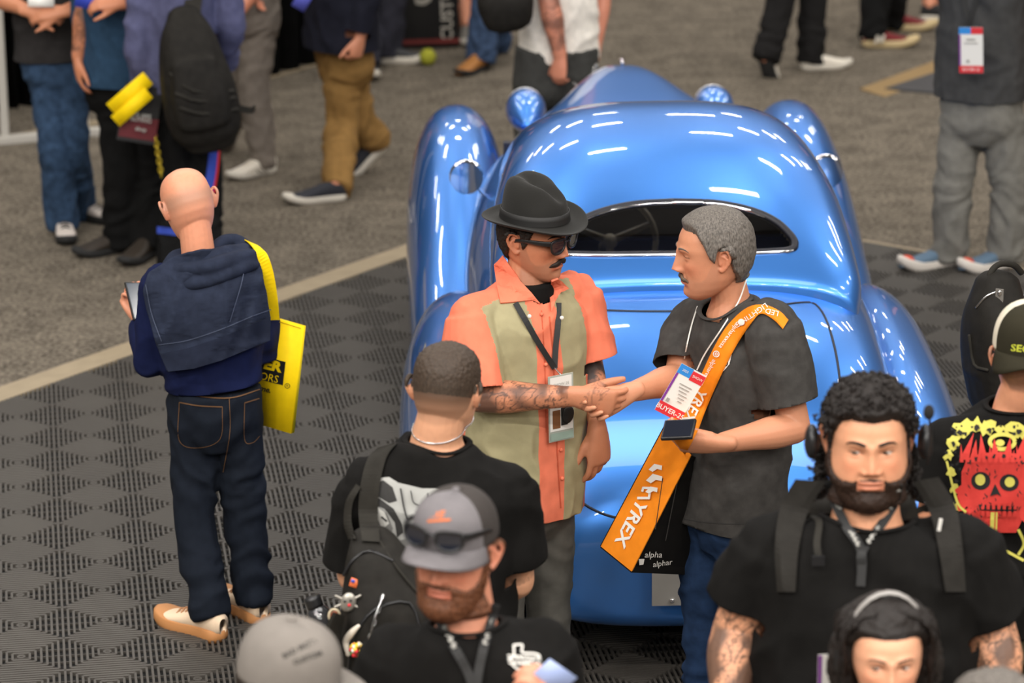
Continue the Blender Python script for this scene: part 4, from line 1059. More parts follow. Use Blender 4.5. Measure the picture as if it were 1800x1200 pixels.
v, f = ball(cc + U * .022 - np.cross(U, Wv) * -.004 + np.array([0, 0, -.025]), (.02, .004, .027), 16, 8, np.stack([U, -np.cross(U, Wv), Wv], 1)); g = G().add(v, f); link('badge_emblem', new_mesh('badge_emblem', g.verts() - np.array(lo.location), g.f), black_p, bd)
g = G(); v, f = tube([pe, pe * .5 + (cc + np.array([0, 0, .10])) * .5, cc + np.array([0, 0, .10])], [.003] * 3, 8); g.add(v, f); child(lo, 'swivel_clip', g, steel, True)
for q in ((926, 559), (980, 558)):
    h = hit_px(ab, *q, .016); v, f = ball(h[0], (.006, .002, .006), 12, 6); child(lo, 'lanyard_emblem', G().add(v, f), white_p)
# ================================================================== grey haired man
ctee = cloth('charcoal_heather_tee', (62, 60, 58), fold=.012, var=.2)
B = person('grey haired man in charcoal T-shirt and blue jeans with orange strap shaking hands', 9.72, (1253, 447, -.02, -82, 6, 0, 1.09), (1284, 524, .0),
    [(1290, 610, 0, .200, .125), (1288, 720, 0, .195, .135), (1284, 820, 0, .198, .142), (1280, 913, 0, .198, .145)], -53,
    [dict(pts=[(1212, 566, .15), (1193, 664, .03), (1106, 690, -.215)], sleeve=.80, sr=(.074, .080), r=(.050, .044, .030), hand=dict(d=(-.9, -.12, -.36), n=(-.1, -1, .1), t=(-.3, 0, 1), curl=(.65, .85, .95, 1.0), thumb=(.8, .45, .35), L=1.1)),
     dict(pts=[(1357, 575, -.15), (1398, 752, -.20), (1268, 778, -.36)], sleeve=.74, sr=(.084, .090), r=(.054, .046, .031), hand=dict(d=(-1, -.12, .06), n=(0, .75, .65), t=(-.25, -.4, .9), curl=(.55, .6, .62, .65), thumb=(.9, .35, .1), L=1.1))],
    skin=(200, 138, 106), shape=dict(nose=1.15, open=.35, jaw=1.03, stub=(.2, .15, .12, .15), hl_z=[.085, .085, .078, .050, .010, -.004, .030, .035, -.030, -.075, -.082]),
    trap=.075, shirt=dict(mats=ctee, fold=.011, scoop=.6, nr=1.36, name='t_shirt'), trousers=dict(mats=blue_denim, fold=.009), shoes=dict(upper=black_pl, solem=black_rub), hair=(hair_gr, .015, .0014, 60), brows=(hair_gr, .8), pelvis_w=.17)
moustache(B, hair_mat('grey_brown_moustache', (96, 80, 66), .4), 1.0, 1.05)
B.part('collar_shadow', *tube([B.nb + B.fw * .07 + np.array([0, 0, -.02]), B.nb + B.fw * .072 + np.array([0, 0, -.021])], [.001, .001]), ctee) if 0 else None
ba = both(B)
# smartphone in his left hand
pc = B.P((1193, 755, -.425)); U_ = nrm([1, -.35, .16]); N3 = nrm(np.array([0, -.5, .86]) - U_ * (U_ @ np.array([0, -.5, .86]))); Rp = np.stack([U_, np.cross(N3, U_), N3], 1)
v, f = box(pc, .094, .072, .011, Rp)
me_o = obj('smartphone', G().add(v - pc, f), black_pl, bevel=.003); me_o.location = pc; tag(me_o, 'black smartphone in the left hand of the grey haired man', 'phone')
v, f = box(pc + N3 * .0057, .084, .062, .001, Rp); link('screen', new_mesh('screen', v - pc, f, False), dark_lens, me_o)
# orange bag across the body
ora = cloth('orange_nonwoven_fabric', (228, 132, 30), fold=.004, var=.06, rough=.6)
gs = G(); v, f = band_px([(1386, 562), (1370, 546), (1342, 535), (1312, 541), (1280, 570), (1256, 608), (1234, 655), (1218, 690), (1196, 722), (1168, 752)], [(1376, 578), (1360, 562), (1338, 551), (1322, 566), (1300, 598), (1280, 634), (1258, 680), (1240, 722), (1226, 758), (1204, 800)], ba, .008, 44); gs.add(v, f)
bag = B.thing('shoulder_bag', gs, ora, 'orange and black show bag hanging from the strap of the grey haired man', 'bag')
bq = [B.P((1056, 960, -.02)), B.P((1110, 1004, -.12)), B.P((1214, 800, -.12)), B.P((1172, 742, -.04))]
inn = np.array([.05, .10, 0])
def slab(q, t):
    q = np.array(q); nn = nrm(np.cross(q[1] - q[0], q[3] - q[0])); V = np.concatenate([q, q - nn * t * np.sign(nn @ (q[0] - CAM)) * -1]); return V, [(0, 1, 2, 3), (7, 6, 5, 4), (0, 4, 5, 1), (1, 5, 6, 2), (2, 6, 7, 3), (3, 7, 4, 0)]
v, f = slab(bq, .004); gus = child(bag, 'bag_gusset', G().add(v, f), ora)
fq = [bq[1], B.P((1262, 1010, .10)), B.P((1290, 830, .10)), bq[2]]
v, f = slab(fq, .004); fac = child(bag, 'bag_front', G().add(v, f), blk2)
fq2 = [bq[0], B.P((1232, 985, .22)), B.P((1262, 790, .22)), bq[3]]
v, f = slab(fq2, .004); child(bag, 'bag_back', G().add(v, f), blk2)
v, f = slab([bq[0], bq[1], fq[1], fq2[1]], .004); child(bag, 'bag_bottom', G().add(v, f), blk2)
def on_child(par, root, lay, mats, bvv, off=.003, L=30):
    def pp(name, g, _n, m_, smooth=False): return link(name, new_mesh(name, g.verts() - np.array(root.location), g.f, smooth, g.m), m_, par)
    return decal_px(lay, bvv, 'print', pp, mats, L=L, off=off)
def quad_bvh(q): return BVHTree.FromPolygons([Vector(p) for p in q], [(0, 1, 2, 3)])
gb_ = quad_bvh(bq); fb_ = quad_bvh(fq)
lay = [(*px_text('YREX', (1109, 917), 30, 242, 1.18, bold=.025, shear=.2), 0), (*px_line([(1128.8, 864), (1130.6, 856.5)], 4), 0), (*px_line([(1129, 857), (1145, 857.5)], 4), 0), (*px_line([(1143.5, 856), (1140.5, 876)], 4), 0), (*px_line([(1142, 875), (1120, 875)], 4.5), 0)]
for c, k in (((1153, 823), 1.), ((1151, 842), 1.2), ((1146, 862), .9)):
    lay.append((*poly([(c[0] - 13 * k, c[1] + 2), (c[0] - 3 * k, c[1] - 8 * k), (c[0] + 11 * k, c[1] - 5), (c[0] + 10 * k, c[1] + 3), (c[0] + 2, c[1] + 1 * k), (c[0] - 6 * k, c[1] + 6 * k)]), 0))
on_child(gus, bag, lay, [white_p], gb_)
on_child(fac, bag, [(*px_text('alpha', (1148, 975), 15, 0, shear=.2), 0), (*px_text('alphar', (1164, 990), 14, 8, shear=.2), 0), (*px_ring((1120, 971), 5, 5, 1.8), 0), (*px_ring((1120, 971), 2, 2, 1.2), 0), (*px_disc((1112, 987), 5.5, 5.5), 0), (*px_text('f', (1112, 987), 11, 0, bold=.03), 1), (*poly([(1123, 982), (1133, 982), (1131, 992), (1124, 993)]), 0), (*px_line([(1165, 840), (1152, 930)], 1.5), 2), (*px_line([(1190, 850), (1170, 950)], 1.5), 2)], [white_p, black_p, mat('dark_grey_print', srgb(60, 58, 55), rough=.5)], fb_)
sbv = BVHTree.FromPolygons([Vector(x) for x in gs.verts()], gs.f)
on_child(bag, bag, [(*px_text('LIGHTING', (1321, 553), 13, 214, 1.1), 0), (*px_text('LED', (1357, 548), 13, 166, 1.1), 0), (*px_text('alpharexusa', (1281, 590), 11, 234), 0), (*px_text('alpharexusa', (1244, 655), 11, 242), 0), (*px_disc((1303, 566), 6, 6), 0), (*px_ring((1259, 622), 5, 5, 1.6), 0), (*px_ring((1259, 622), 2, 2, 1.2), 0), (*px_text('YREX', (1221, 712), 26, 244, bold=.02, shear=.2), 0)], [white_p], sbv, off=.004, L=20)
# badge on a white cord
lo, pe = lanyard(B, ba, [[(1226, 538), (1216, 570), (1208, 604), (1203, 630)], [(1312, 492), (1298, 530), (1270, 575), (1240, 620), (1225, 650)]], .004, 'thin white cord with buyer badge on the charcoal T-shirt', white_p)
o4 = [B.P((1186, 632, -.25)), B.P((1230, 655, -.25)), B.P((1207, 751, -.25)), B.P((1163, 722, -.25))]
U = nrm(o4[1] - o4[0]); Wv = nrm(o4[0] - o4[3]); cc = sum(o4) / 4; wq = np.linalg.norm(o4[1] - o4[0]); hq = np.linalg.norm(o4[0] - o4[3])
g = G(); v, f = panel(cc, U, Wv, wq, hq, .002); g.add(v, f); bd = child(lo, 'badge_card', g, card_w)
hw, hh = wq / 2, hq / 2
lay = [(*rect(-hw, hh - .030, 0, hh), 1), (*rect(0, hh - .034, hw, hh - .004), 2), (*rect(-hw, -hh + .034, -hw + .007, hh - .03), 3), (*rect(-hw, -hh, hw, -hh + .034), 2), (*txt('BUYER-25', 0, -hh + .017, .021, bold=.01), 0), (*txt('2025', -hw / 2, hh - .015, .010), 0), (*txt('SHOW', hw / 2, hh - .018, .011), 0)]
for k in range(6): lay.append((*rect(-.018 + .004 * k, hh - .056 - k * .010, .022 - .003 * (k % 3), hh - .053 - k * .010), 4))
lay.append((*rect(-hw + .012, -hh + .040, -hw + .022, -hh + .052), 4))
g = on_card(cc, U, Wv, lay, .002); link('badge_print', new_mesh('badge_print', g.verts() - np.array(lo.location), g.f, False, g.m), [white_p, blue_p, red_p, purple_p, gray_p], bd)
# chest print partly under the strap
decal_px([(*poly([(1268, 632), (1285, 618), (1286, 624), (1282, 640), (1272, 652), (1258, 656)]), 0), (*poly([(1274, 626), (1286, 618), (1286, 623), (1276, 630)]), 1), (*px_ring((1275, 638), 4, 5, 1.6), 2), (*px_line([(1264, 652), (1281, 630)], 1.6), 2)], B.sb, 'chest_print', B.part, [white_p, red_p, black_p], L=8, off=.004)
decal_px([(*px_line([(1186, 908), (1240, 918), (1310, 920), (1372, 908)], 1.3), 0)], B.sb, 'hem_stitch', B.part, mat('grey_stitch', srgb(45, 44, 43), rough=.9), L=20, off=.002)
def cap_on(S, label, front, back, brimm, yaw=0, up=0., flat=False, parentless=False, h=.098, tilt=0, btn=True, bl=.075, bcurve=1.):
    """baseball cap: crown of six panels, brim, button"""
    Rc = np.array(Matrix.Rotation(math.radians(yaw), 3, 'Z') @ Matrix.Rotation(math.radians(tilt), 3, 'X')); T = lambda v: S.toW(np.asarray(v, float) @ Rc.T + np.array([0, .004, .040 + up]))
    n, r_ = 48, 14; V = []; F = []; mi = []
    for i in range(r_ + 1):
        t = i / r_; 
        for j in range(n):
            a = 2 * math.pi * j / n; fr = max(0, -math.sin(a))
            e = (1 - t ** (2.4 + 1.4 * fr)) ** (1 / 2.2); r0 = .0865 + .0005 * math.cos(6 * a + 3.14)
            V.append((r0 * math.cos(a) * e, r0 * 1.20 * math.sin(a) * e - .004 * fr * t, h * t))
    for i in range(r_):
        for j in range(n):
            k = (j + 1) % n; F.append((i * n + j, i * n + k, (i + 1) * n + k, (i + 1) * n + j)); a = 2 * math.pi * (j + .5) / n; mi.append(0 if -math.sin(a) > .35 else 1)
    crown = S.part('cap', T(V), F, [front, back], mi)
    so = crown.modifiers.new('s', 'SOLIDIFY'); so.thickness = .003; so.offset = 1
    V = []; nb = 25
    for q in range(6):
        for j in range(nb):
            a = math.radians(-162 + 144 * j / (nb - 1)); k = q / 5; d = bl * math.sin(math.pi * j / (nb - 1)) ** .6 * k
            x = .0855 * math.cos(a) * (1 + .10 * k); y = .103 * math.sin(a) - d; z = .004 - (0 if flat else bcurve * .030 * (x / .08) ** 2 * k) - (.0 if flat else .10 * d)
            V.append((x, y, z))
    F = [(q * nb + j, q * nb + j + 1, (q + 1) * nb + j + 1, (q + 1) * nb + j) for q in range(5) for j in range(nb - 1)]
    br = S.part('brim', T(V), F, brimm, parent=crown); so = br.modifiers.new('s', 'SOLIDIFY'); so.thickness = .004
    if btn: v, f = ball((0, 0, h + .002), (.009, .009, .005), 12, 6); S.part('button', T(v), f, front, parent=crown)
    S.capT = T; S.capV = BVHTree.FromPolygons([Vector(v) + Vector(S.base) for v in [p.co for p in crown.data.vertices]], [tuple(p.vertices) for p in crown.data.polygons])
    return crown
# ================================================================== bald man looking at his phone
navy = cloth('navy_knit', (20, 27, 60), fold=.010); sweat = cloth('faded_navy_sweatshirt', (38, 44, 60), fold=.012, var=.2); rib = cloth('navy_rib_knit', (30, 35, 50), fold=.004)
C = person('bald man seen from behind, navy sweatshirt over his shoulders, yellow bag on his arm', 10.84, (331, 361, .03, 200, 24, 10, 1.03), (350, 460, -.0),
    [(362, 510, 0, .195, .115), (366, 590, 0, .18, .12), (376, 676, 0, .158, .112)], 197,
    [dict(pts=[(282, 497, -.04), (264, 640, .0), (250, 566, .20)], sleeve=1.9, sr=(.066, .046), r=(.048, .042, .028), hand=dict(d=(-.35, .4, .5), n=(.3, -.5, .5), t=(.5, .4, .3), curl=(.7, .8, .85, .9), L=1.0)),
     dict(pts=[(446, 478, .05), (462, 610, .1), (380, 580, .30)], sleeve=1.9, sr=(.066, .046), r=(.048, .042, .028), hand=dict(curl=.6))],
    legs=[dict(hip=(338, 742, 0), knee=(343, 925, -.02), foot=(372, 1124), shoe=dict(yaw=231)), dict(hip=(418, 735, .02), knee=(432, 925, .04), foot=(449, 1094), shoe=dict(yaw=216))],
    skin=(222, 152, 120), shape=dict(scalp=(.32, .22, .17, .0), nose=1.), leg_r=dict(thigh=.083, knee=.070, hem=.063), pelvis_w=.14,
    shirt=dict(mats=navy, fold=.010, scoop=-.1, hem=True, name='sweater'), trousers=dict(mats=denim, w=(.152, .118), waist=(377, 676, 0), fold=.009, hemz=-.012),
    shoes=dict(upper=mat('cream_mesh', srgb(226, 200, 170), rough=.85, bump=.001, bscale=300), solem=mat('tan_rubber_sole', srgb(186, 128, 76), rough=.7), sole=.046, L=.30, wk=1.08, lace=mat('tan_lace', srgb(180, 130, 90))), eyes=False, collar=False)
# shaved fringe round the back of the head
ph = C.ph; fr_ = sstep(70, 95, ph) * sstep(.055, .035, C.Lc[:, 2]) * sstep(-.055, -.03, C.Lc[:, 2])
ca = C.o.data.attributes['Col'].data; n_ = len(C.Lc); cc_ = np.empty(len(ca) * 4, np.float32); ca.foreach_get('color', cc_); cc_ = cc_.reshape(-1, 4); kf = (fr_ * gau(C.Lc[:, 2], .012, .030) * .55)[:, None]; cc_[:n_, :3] = cc_[:n_, :3] * (1 - kf) + np.array([.30, .20, .145]) * kf; ca.foreach_set('color', cc_.ravel())
cb = both(C)
cp = decal_px([(*px_poly([(262, 478), (252, 510), (256, 545), (268, 585), (282, 625), (295, 653), (340, 648), (390, 633), (440, 612), (474, 598), (477, 560), (472, 520), (462, 475), (452, 446), (420, 430), (350, 440), (300, 452)]), 0)], cb, 'draped_sweatshirt', C.part, sweat, L=11, off=.028, smooth=True, relax=14)
vv = np.empty(len(cp.data.vertices) * 3, np.float32); cp.data.vertices.foreach_get('co', vv); vv = vv.reshape(-1, 3).astype(float); nn_ = np.array([-.1, -1, .25])
q = vv + .2 * np.stack([vnoise(vv, 4, 1), vnoise(vv, 4, 2), vnoise(vv, 4, 3)], 1)
vv += (.016 * (1 - 2 * np.abs(vnoise(q, 7, 3, (1.0, 1, .45)))))[:, None] * nn_; cp.data.vertices.foreach_set('co', vv.astype(np.float32).ravel()); cp.data.update()
so = cp.modifiers.new('t', 'SOLIDIFY'); so.thickness = .012; sb_ = cp.modifiers.new('s', 'SUBSURF'); sb_.levels = sb_.render_levels = 1
bpy.context.view_layer.update(); db = bvh_of(cp)
decal_px([(*px_poly([(281, 622), (330, 612), (390, 592), (440, 572), (476, 556), (475, 598), (440, 612), (390, 633), (340, 648), (296, 653)]), 0)], db, 'hem_rib', C.part, rib, off=.010, L=12, smooth=True)
decal_px([(*px_line([(278, 606), (330, 598), (390, 578), (440, 557), (476, 544)], 1.6), 0), (*px_line([(432, 462), (424, 500), (412, 540), (404, 566)], 1.6), 0), (*px_line([(256, 500), (266, 550), (284, 600)], 1.6), 0)], db, 'seam_stitch', C.part, mat('faded_blue_stitch', srgb(62, 70, 90), rough=.9), off=.008, L=14)
g = G()
for pts, r in (([(292, 474, .00), (304, 452, .02), (328, 447, .03), (352, 446, .02), (376, 437, .03), (396, 424, .05), (420, 424, .07), (440, 442, .06), (452, 462, .03)], .022), ([(296, 482, -.06), (318, 497, -.10), (352, 496, -.11), (390, 484, -.10), (428, 468, -.06), (452, 462, -.0)], .024), ([(300, 470, -.03), (330, 474, -.08), (366, 470, -.10), (402, 458, -.08), (440, 450, -.02)], .028), ([(318, 510, -.09), (345, 503, -.115), (392, 488, -.115)], .014), ([(310, 460, .0), (350, 458, -.05), (395, 444, -.04), (430, 440, .02)], .026)):
    v, f = tube([C.P(p) for p in pts], [(r * 1.15, r)] * len(pts), 12, ref=(0, -1, .3)); g.add(v, f)
HV_, HF2, HN2 = fuse(g, .007, 3, .5); HV_ = HV_ + HN2 * (.006 * vnoise(HV_, 14, 2, (.5, 1, 1.4)))[:, None]; C.part('hood', HV_, HF2, sweat)
cu = mat('copper_stitch', srgb(98, 68, 40), rough=.8)
decal_px([(*px_line(p, w_), 0) for p, w_ in (([(315, 707), (350, 713), (391, 715)], 2.2), ([(315, 707), (315, 774), (348, 787), (387, 771), (391, 715)], 1.2), ([(430, 708), (456, 700)], 2.2), ([(430, 708), (430, 772), (444, 778), (457, 766)], 1.2), ([(300, 686), (340, 695), (404, 699), (457, 684)], 2.0), ([(403, 699), (404, 760), (392, 830)], 1.2))], C.tb, 'pocket_stitching', C.part, cu, off=.002, L=12)
decal_px([(*px_rect(310, 668, 315, 692), 0)], C.tb, 'belt_loop', C.part, denim, off=.005, L=12)
decal_px([(*px_rect(402, 671, 408, 700), 0)], C.tb, 'belt_loop', C.part, denim, off=.005, L=12)
pc = C.P((243, 530, .19)); N3 = nrm([.55, -.55, .62]); L3 = np.array([-.25, .6, .7]); L3 = nrm(L3 - N3 * (N3 @ L3)); Rp = np.stack([np.cross(N3, L3) * -1, L3, N3], 1)
v, f = box((0, 0, 0), .072, .142, .009, Rp); o = obj('smartphone', G().add(v, f), black_pl, bevel=.002); o.location = pc; tag(o, 'black phone held in front of the bald man in navy', 'phone')
v, f = box(N3 * .005, .065, .132, .001, Rp); link('screen', new_mesh('screen', v, f, False), mat('lit_phone_screen', (.02, .03, .045), rough=.1, emit=(.05, .09, .16, .2)), o)
yel = cloth('yellow_nonwoven_fabric', (240, 205, 18), fold=.004, var=.05, rough=.55)
q0 = [C.P((420, 735, .16)), C.P((511, 762, .03)), C.P((531, 574, .03)), C.P((440, 548, .16))]
v, f = slab(q0, .02); bgo = C.thing('tote_bag', G().add(v, f), yel, 'yellow tote bag hanging from the shoulder of the bald man', 'bag')
yb = quad_bvh(q0)
on_child(bgo, bgo, [(*px_quad((448, 622), (54, 14), (-5, 41)), 0), (*px_text('ER', (479, 643), 24, -13, 1.15, bold=.05), 1), (*px_text('ORS', (473, 664), 19, -13, .95), 1), (*px_ring((505, 678), 4.2, 4.2, 1.), 0), (*px_text('R', (505, 678), 6, -10), 0), (*px_text('me.', (466, 684), 14, -12, shear=.25, bold=.02), 0), (*px_line([(449, 553), (529, 577)], 1.5), 2)], [black_p, yel, mat('dark_yellow_seam', srgb(200, 165, 20))], yb, off=.004)
P = [C.P(p) for p in ((432, 424, .09), (444, 428, .035), (458, 444, -.02), (470, 476, -.02), (478, 520, .0), (482, 562, .03))]
g = G(); v, f = strap(P, .036, .003, [(.8, 0, -.5), (.8, .2, -.4), (.8, .3, -.3), (.9, .2, -.2), (1, 0, 0), (1, 0, 0)]); g.add(v, f); child(bgo, 'bag_handle', g, yel)
# ================================================================== man with short faded hair and backpack
D = person('man with faded short hair seen from behind in a black printed T-shirt', 8.42, (785, 688, .02, 163, 8, -2, 1.04), (768, 772, -.0),
    [(764, 846, 0, .215, .13), (766, 980, 0, .215, .14), (768, 1100, 0, .21, .15), (770, 1210, 0, .21, .15)], 172,
    [dict(pts=[(890, 852, .0), (908, 1020, .02), (850, 1040, .24)], sleeve=.78, sr=(.078, .088), r=(.056, .048, .032), hand=dict(curl=.6)), dict(pts=[(642, 852, .0), (622, 1010, .0), (690, 1050, .24)], sleeve=.9, sr=(.076, .080), r=(.054, .046, .032), hand=dict(curl=.6))],
    skin=(214, 158, 124), neck_r=.068, shape=dict(scalp=(.05, .035, .026, .88), hl_z=[.078, .080, .070, .045, .010, .000, .030, .030, -.030, -.068, -.075]), trousers=dict(mats=blk2), shoes=dict(upper=black_pl, solem=black_rub),
    shirt=dict(mats=blk, scoop=-.05, nr=1.22, fold=.010, name='t_shirt'), eyes=False, tattoos=[((905, 985, .01), (912, 1010, .02), .075, .5)])
top = sstep(-.02, .10, D.Lc[:, 2] - .02 * D.Lc[:, 1] / .1); D.shellhair('hair', D.hm * top, .008, hair_mat('dark_cropped_hair', (62, 50, 40)), .003, 130)
da = D.o.data.attributes['Col'].data; n_ = len(D.Lc); dc = np.empty(len(da) * 4, np.float32); da.foreach_get('color', dc); dc = dc.reshape(-1, 4)
kf = (D.hm * (.25 + .70 * sstep(-.07, .025, D.Lc[:, 2])))[:, None]; sk_ = np.array(srgb(214, 158, 124)); dc[:n_, :3] = np.where(D.hm[:, None] > .02, sk_ * (1 - kf) + np.array([.042, .029, .021]) * kf, dc[:n_, :3]); da.foreach_set('color', dc.ravel())
dbv = both(D)
g = G(); ring = []
for a in np.linspace(-.9, math.pi + .9, 30):
    dv = -D.ax * math.cos(a) * .074 - D.fw * math.sin(a) * .074; ring.append(D.nb + dv + np.array([0, 0, .012 + .02 * (1 - math.sin(a))]))
h2 = []
for p in ring:
    c0 = np.array([D.nb[0], D.nb[1], p[2]]); d_ = nrm(p - c0); h, _, _, _ = dbv.ray_cast(Vector(c0 + d_ * .2), Vector(-d_)); h2.append(np.array(h) + d_ * .003 if h is not None and np.linalg.norm(np.array(h) - c0) < .12 else p)
v, f = tube(h2, [.0022] * len(h2), 6, sub=2); tag(D.thing('necklace', G().add(v, f), steel, 'thin silver chain round the neck of the man with faded hair', 'necklace'))
for sx in (-1, 1): v, f = ball(D.toW((sx * .088, .008, -.022)), (.004,) * 3, 10, 6); D.part('earring', v, f, steel)
g = G()
for sx in (-1, 1):
    v, f = tube([D.toW((sx * .062, -.085, .020)), D.toW((sx * .080, -.03, .018)), D.toW((sx * .083, .012, .014))], [.0014] * 3, 6); g.add(v, f)
    t = np.linspace(0, 2 * math.pi, 17); v, f = tube([D.toW((sx * .036 + .027 * math.cos(a), -.092 + .012 * abs(math.cos(a)), .008 + .022 * math.sin(a))) for a in t], [.0014] * 17, 6, sub=1); g.add(v, f)
D.thing('eyeglasses', g, steel, 'thin metal eyeglasses worn by the man with faded hair', 'glasses')
pg = [mat('pale_grey_print', srgb(168, 168, 164), rough=.8), mat('mid_grey_print', srgb(118, 117, 114), rough=.8), mat('dark_grey_ink', srgb(48, 47, 46), rough=.8), mat('light_ink', srgb(205, 204, 198), rough=.8)]
lay = [(*px_poly([(640, 852), (662, 840), (684, 838), (700, 848), (742, 858), (790, 858), (838, 868), (850, 900), (838, 960), (800, 1010), (760, 1034), (740, 1022), (716, 990), (680, 978), (655, 950), (640, 920)]), 0),
    (*px_poly([(642, 868), (655, 850), (674, 844), (690, 856), (698, 880), (684, 884), (660, 870)]), 2), (*px_poly([(640, 872), (668, 876), (692, 894), (706, 920), (708, 936), (698, 944), (694, 918), (676, 894), (650, 884), (640, 884)]), 2),
    (*px_poly([(640, 886), (660, 886), (680, 902), (690, 928), (682, 952), (668, 966), (652, 948), (640, 920)]), 1), (*px_poly([(660, 888), (676, 900), (684, 920), (672, 930), (664, 912)]), 3), (*px_line([(648, 902), (658, 905), (664, 900)], 3), 2), (*px_line([(670, 908), (680, 916)], 3), 2), (*px_poly([(652, 926), (668, 930), (674, 936), (660, 938), (648, 932)]), 2), (*px_line([(650, 944), (662, 950)], 2.5), 2), (*px_poly([(658, 910), (664, 924), (655, 924)]), 3),
    (*px_line([(704, 858), (712, 900), (726, 940), (740, 990)], 3), 2), (*px_line([(722, 862), (728, 884), (748, 886), (752, 866)], 2), 2), (*px_poly([(700, 950), (720, 945), (738, 980), (745, 1015), (720, 985)]), 1), (*px_poly([(760, 870), (800, 872), (800, 900), (770, 896)]), 1), (*px_line([(684, 968), (704, 956), (714, 968), (708, 982)], 2.5), 2), (*px_line([(735, 905), (760, 930), (755, 980)], 2.5), 2), (*px_poly([(742, 900), (770, 905), (764, 940), (748, 930)]), 3)]
decal_px(lay, D.sb, 'portrait_print', D.part, pg, L=12, off=.003)
# black sling backpack on his left shoulder
bpn = cloth('black_backpack_nylon', (33, 31, 28), fold=.010, rough=.65, var=.2)
g = G()
v, f = tube([D.P(p) for p in ((652, 944, -.20), (664, 990, -.24), (682, 1070, -.27), (694, 1160, -.27), (700, 1240, -.25))], [(.045, .03), (.085, .06), (.125, .085), (.138, .09), (.12, .08)], 26, ref=(1, .15, 0), expo=2.8); g.add(v, f)
v, f = tube([D.P(p) for p in ((690, 990, -.22), (735, 1050, -.24), (770, 1120, -.24), (770, 1200, -.23))], [(.03, .04), (.06, .05), (.075, .06), (.07, .06)], 18, ref=(1, .15, 0)); g.add(v, f)
v, f = tube([D.P(p) for p in ((700, 1110, -.33), (690, 1200, -.33))], [(.085, .035), (.09, .035)], 20, ref=(1, .1, 0), expo=3); g.add(v, f)
V_, F_, N_ = fuse(g, .008, 3); V_ = V_ + N_ * (.008 * (1 - 2 * np.abs(vnoise(V_, 6, 2, (1.2, 1, .5)))) + .004 * vnoise(V_, 18))[:, None]
g = G().add(V_, F_); bp_ = D.thing('backpack', g, bpn, 'black backpack with charms hung on one shoulder of the man with faded hair', 'backpack'); bpb = BVHTree.FromPolygons(V_.tolist(), F_)
def both2(*L_):
    V = []; F = []; n = 0
    for v, f in L_: V += [Vector(x) for x in v]; F += [tuple(i + n for i in q) for q in f]; n += len(v)
    return BVHTree.FromPolygons(V, F)
bo = lambda S, o: ([v.co + Vector(S.base) for v in o.data.vertices], [tuple(p.vertices) for p in o.data.polygons])
sbv2 = both2(bo(D, D.shirt), (V_, F_))
web = cloth('black_webbing', (42, 40, 36), fold=.002, rough=.7)
v, f = band_px([(664, 786), (646, 806), (634, 850), (630, 900), (636, 950)], [(700, 776), (680, 802), (668, 850), (664, 900), (668, 952)], sbv2, .012, 30, .008); child(bp_, 'shoulder_strap', G().add(v, f), web)
v, f = band_px([(626, 850), (608, 880), (604, 920), (612, 948)], [(634, 856), (620, 884), (618, 918), (626, 946)], sbv2, .02, 16, .006); child(bp_, 'strap_loop', G().add(v, f), web)
def seam_tube(bv_, pts, r, par, root, m_, name, off=.003):
    P_ = hits(bv_, pts, off); v, f = tube(P_, [r] * len(P_), 6, sub=3); g = G().add(v, f); c = np.array(root.location); return link(name, new_mesh(name, g.verts() - c, g.f), m_, par)
seam_tube(bpb, [(604, 1010), (620, 985), (650, 968), (690, 985)], .004, bp_, bp_, black_pl, 'zip')
seam_tube(bpb, [(612, 1180), (622, 1120), (660, 1070), (720, 1060), (742, 1120)], .004, bp_, bp_, black_pl, 'zip')
seam_tube(bpb, [(668, 952), (700, 1000), (752, 1062)], .005, bp_, bp_, web, 'piping')
def onb(p, off=.004):
    h = hit_px(bpb, *p, 0); return at(p[0], p[1], D.Y0 - .30) if h is None else h[0] + nrm(CAM - h[0]) * off
def charm(name, g, mats, label): return D.thing(name, g, mats, label, 'charm', smooth=True, group=None)
g = G(); c = onb((622, 1024), .004); v, f = box(c, .020, .003, .022, rot(0, -20, 20)); g.add(v, f, 0); v, f = box(c + np.array([-.002, -.003, .006]), .010, .003, .008, rot(0, -20, 20)); g.add(v, f, 1); charm('flag_pin', g, [mat('orange_enamel', srgb(220, 110, 60), rough=.4), mat('blue_enamel', srgb(60, 70, 160), rough=.4)], 'small orange and blue enamel pin on the black backpack')
g = G(); c = onb((612, 1058), .02)
v, f = ball(c, (.020, .010, .026), 16, 10, rot(0, 0, 15)); g.add(v, f, 0)
for dx, dz in ((-.008, .006), (.007, .008)): v, f = ball(c + np.array([dx, -.010, dz]), (.004, .003, .003), 8, 6); g.add(v, f, 1)
v, f = ball(c + np.array([.003, -.011, -.004]), (.005, .004, .004), 8, 6); g.add(v, f, 2)
for a in (30, 150, 200, 330): e = np.array([math.cos(math.radians(a)), 0, math.sin(math.radians(a))]); v, f = tube([c + e * .018, c + e * .036], [.004, .003], 6); g.add(v, f, 0)
charm('silver_charm', g, [mat('worn_silver', srgb(170, 165, 155), rough=.35, metal=.6), black_p, red_p], 'round silver grey charm with red dot at the bag edge')
g = G(); c = onb((588, 1082), .03); v, f = tube([c + np.array([.014 * math.cos(a), 0, .018 * math.sin(a)]) for a in np.linspace(0, 2 * math.pi, 17)], [.0035] * 17, 8, sub=1); g.add(v, f, 0); v, f = ball(c, (.012, .003, .015), 12, 6); g.add(v, f, 1); charm('round_tag', g, [mat('cream_enamel', srgb(205, 190, 160), rough=.4), mat('rust_enamel', srgb(150, 80, 50), rough=.4)], 'cream ringed rust tag dangling beside the drink bottle')
g = G(); p0, p1 = onb((672, 1050), .012), onb((650, 1118), .012)
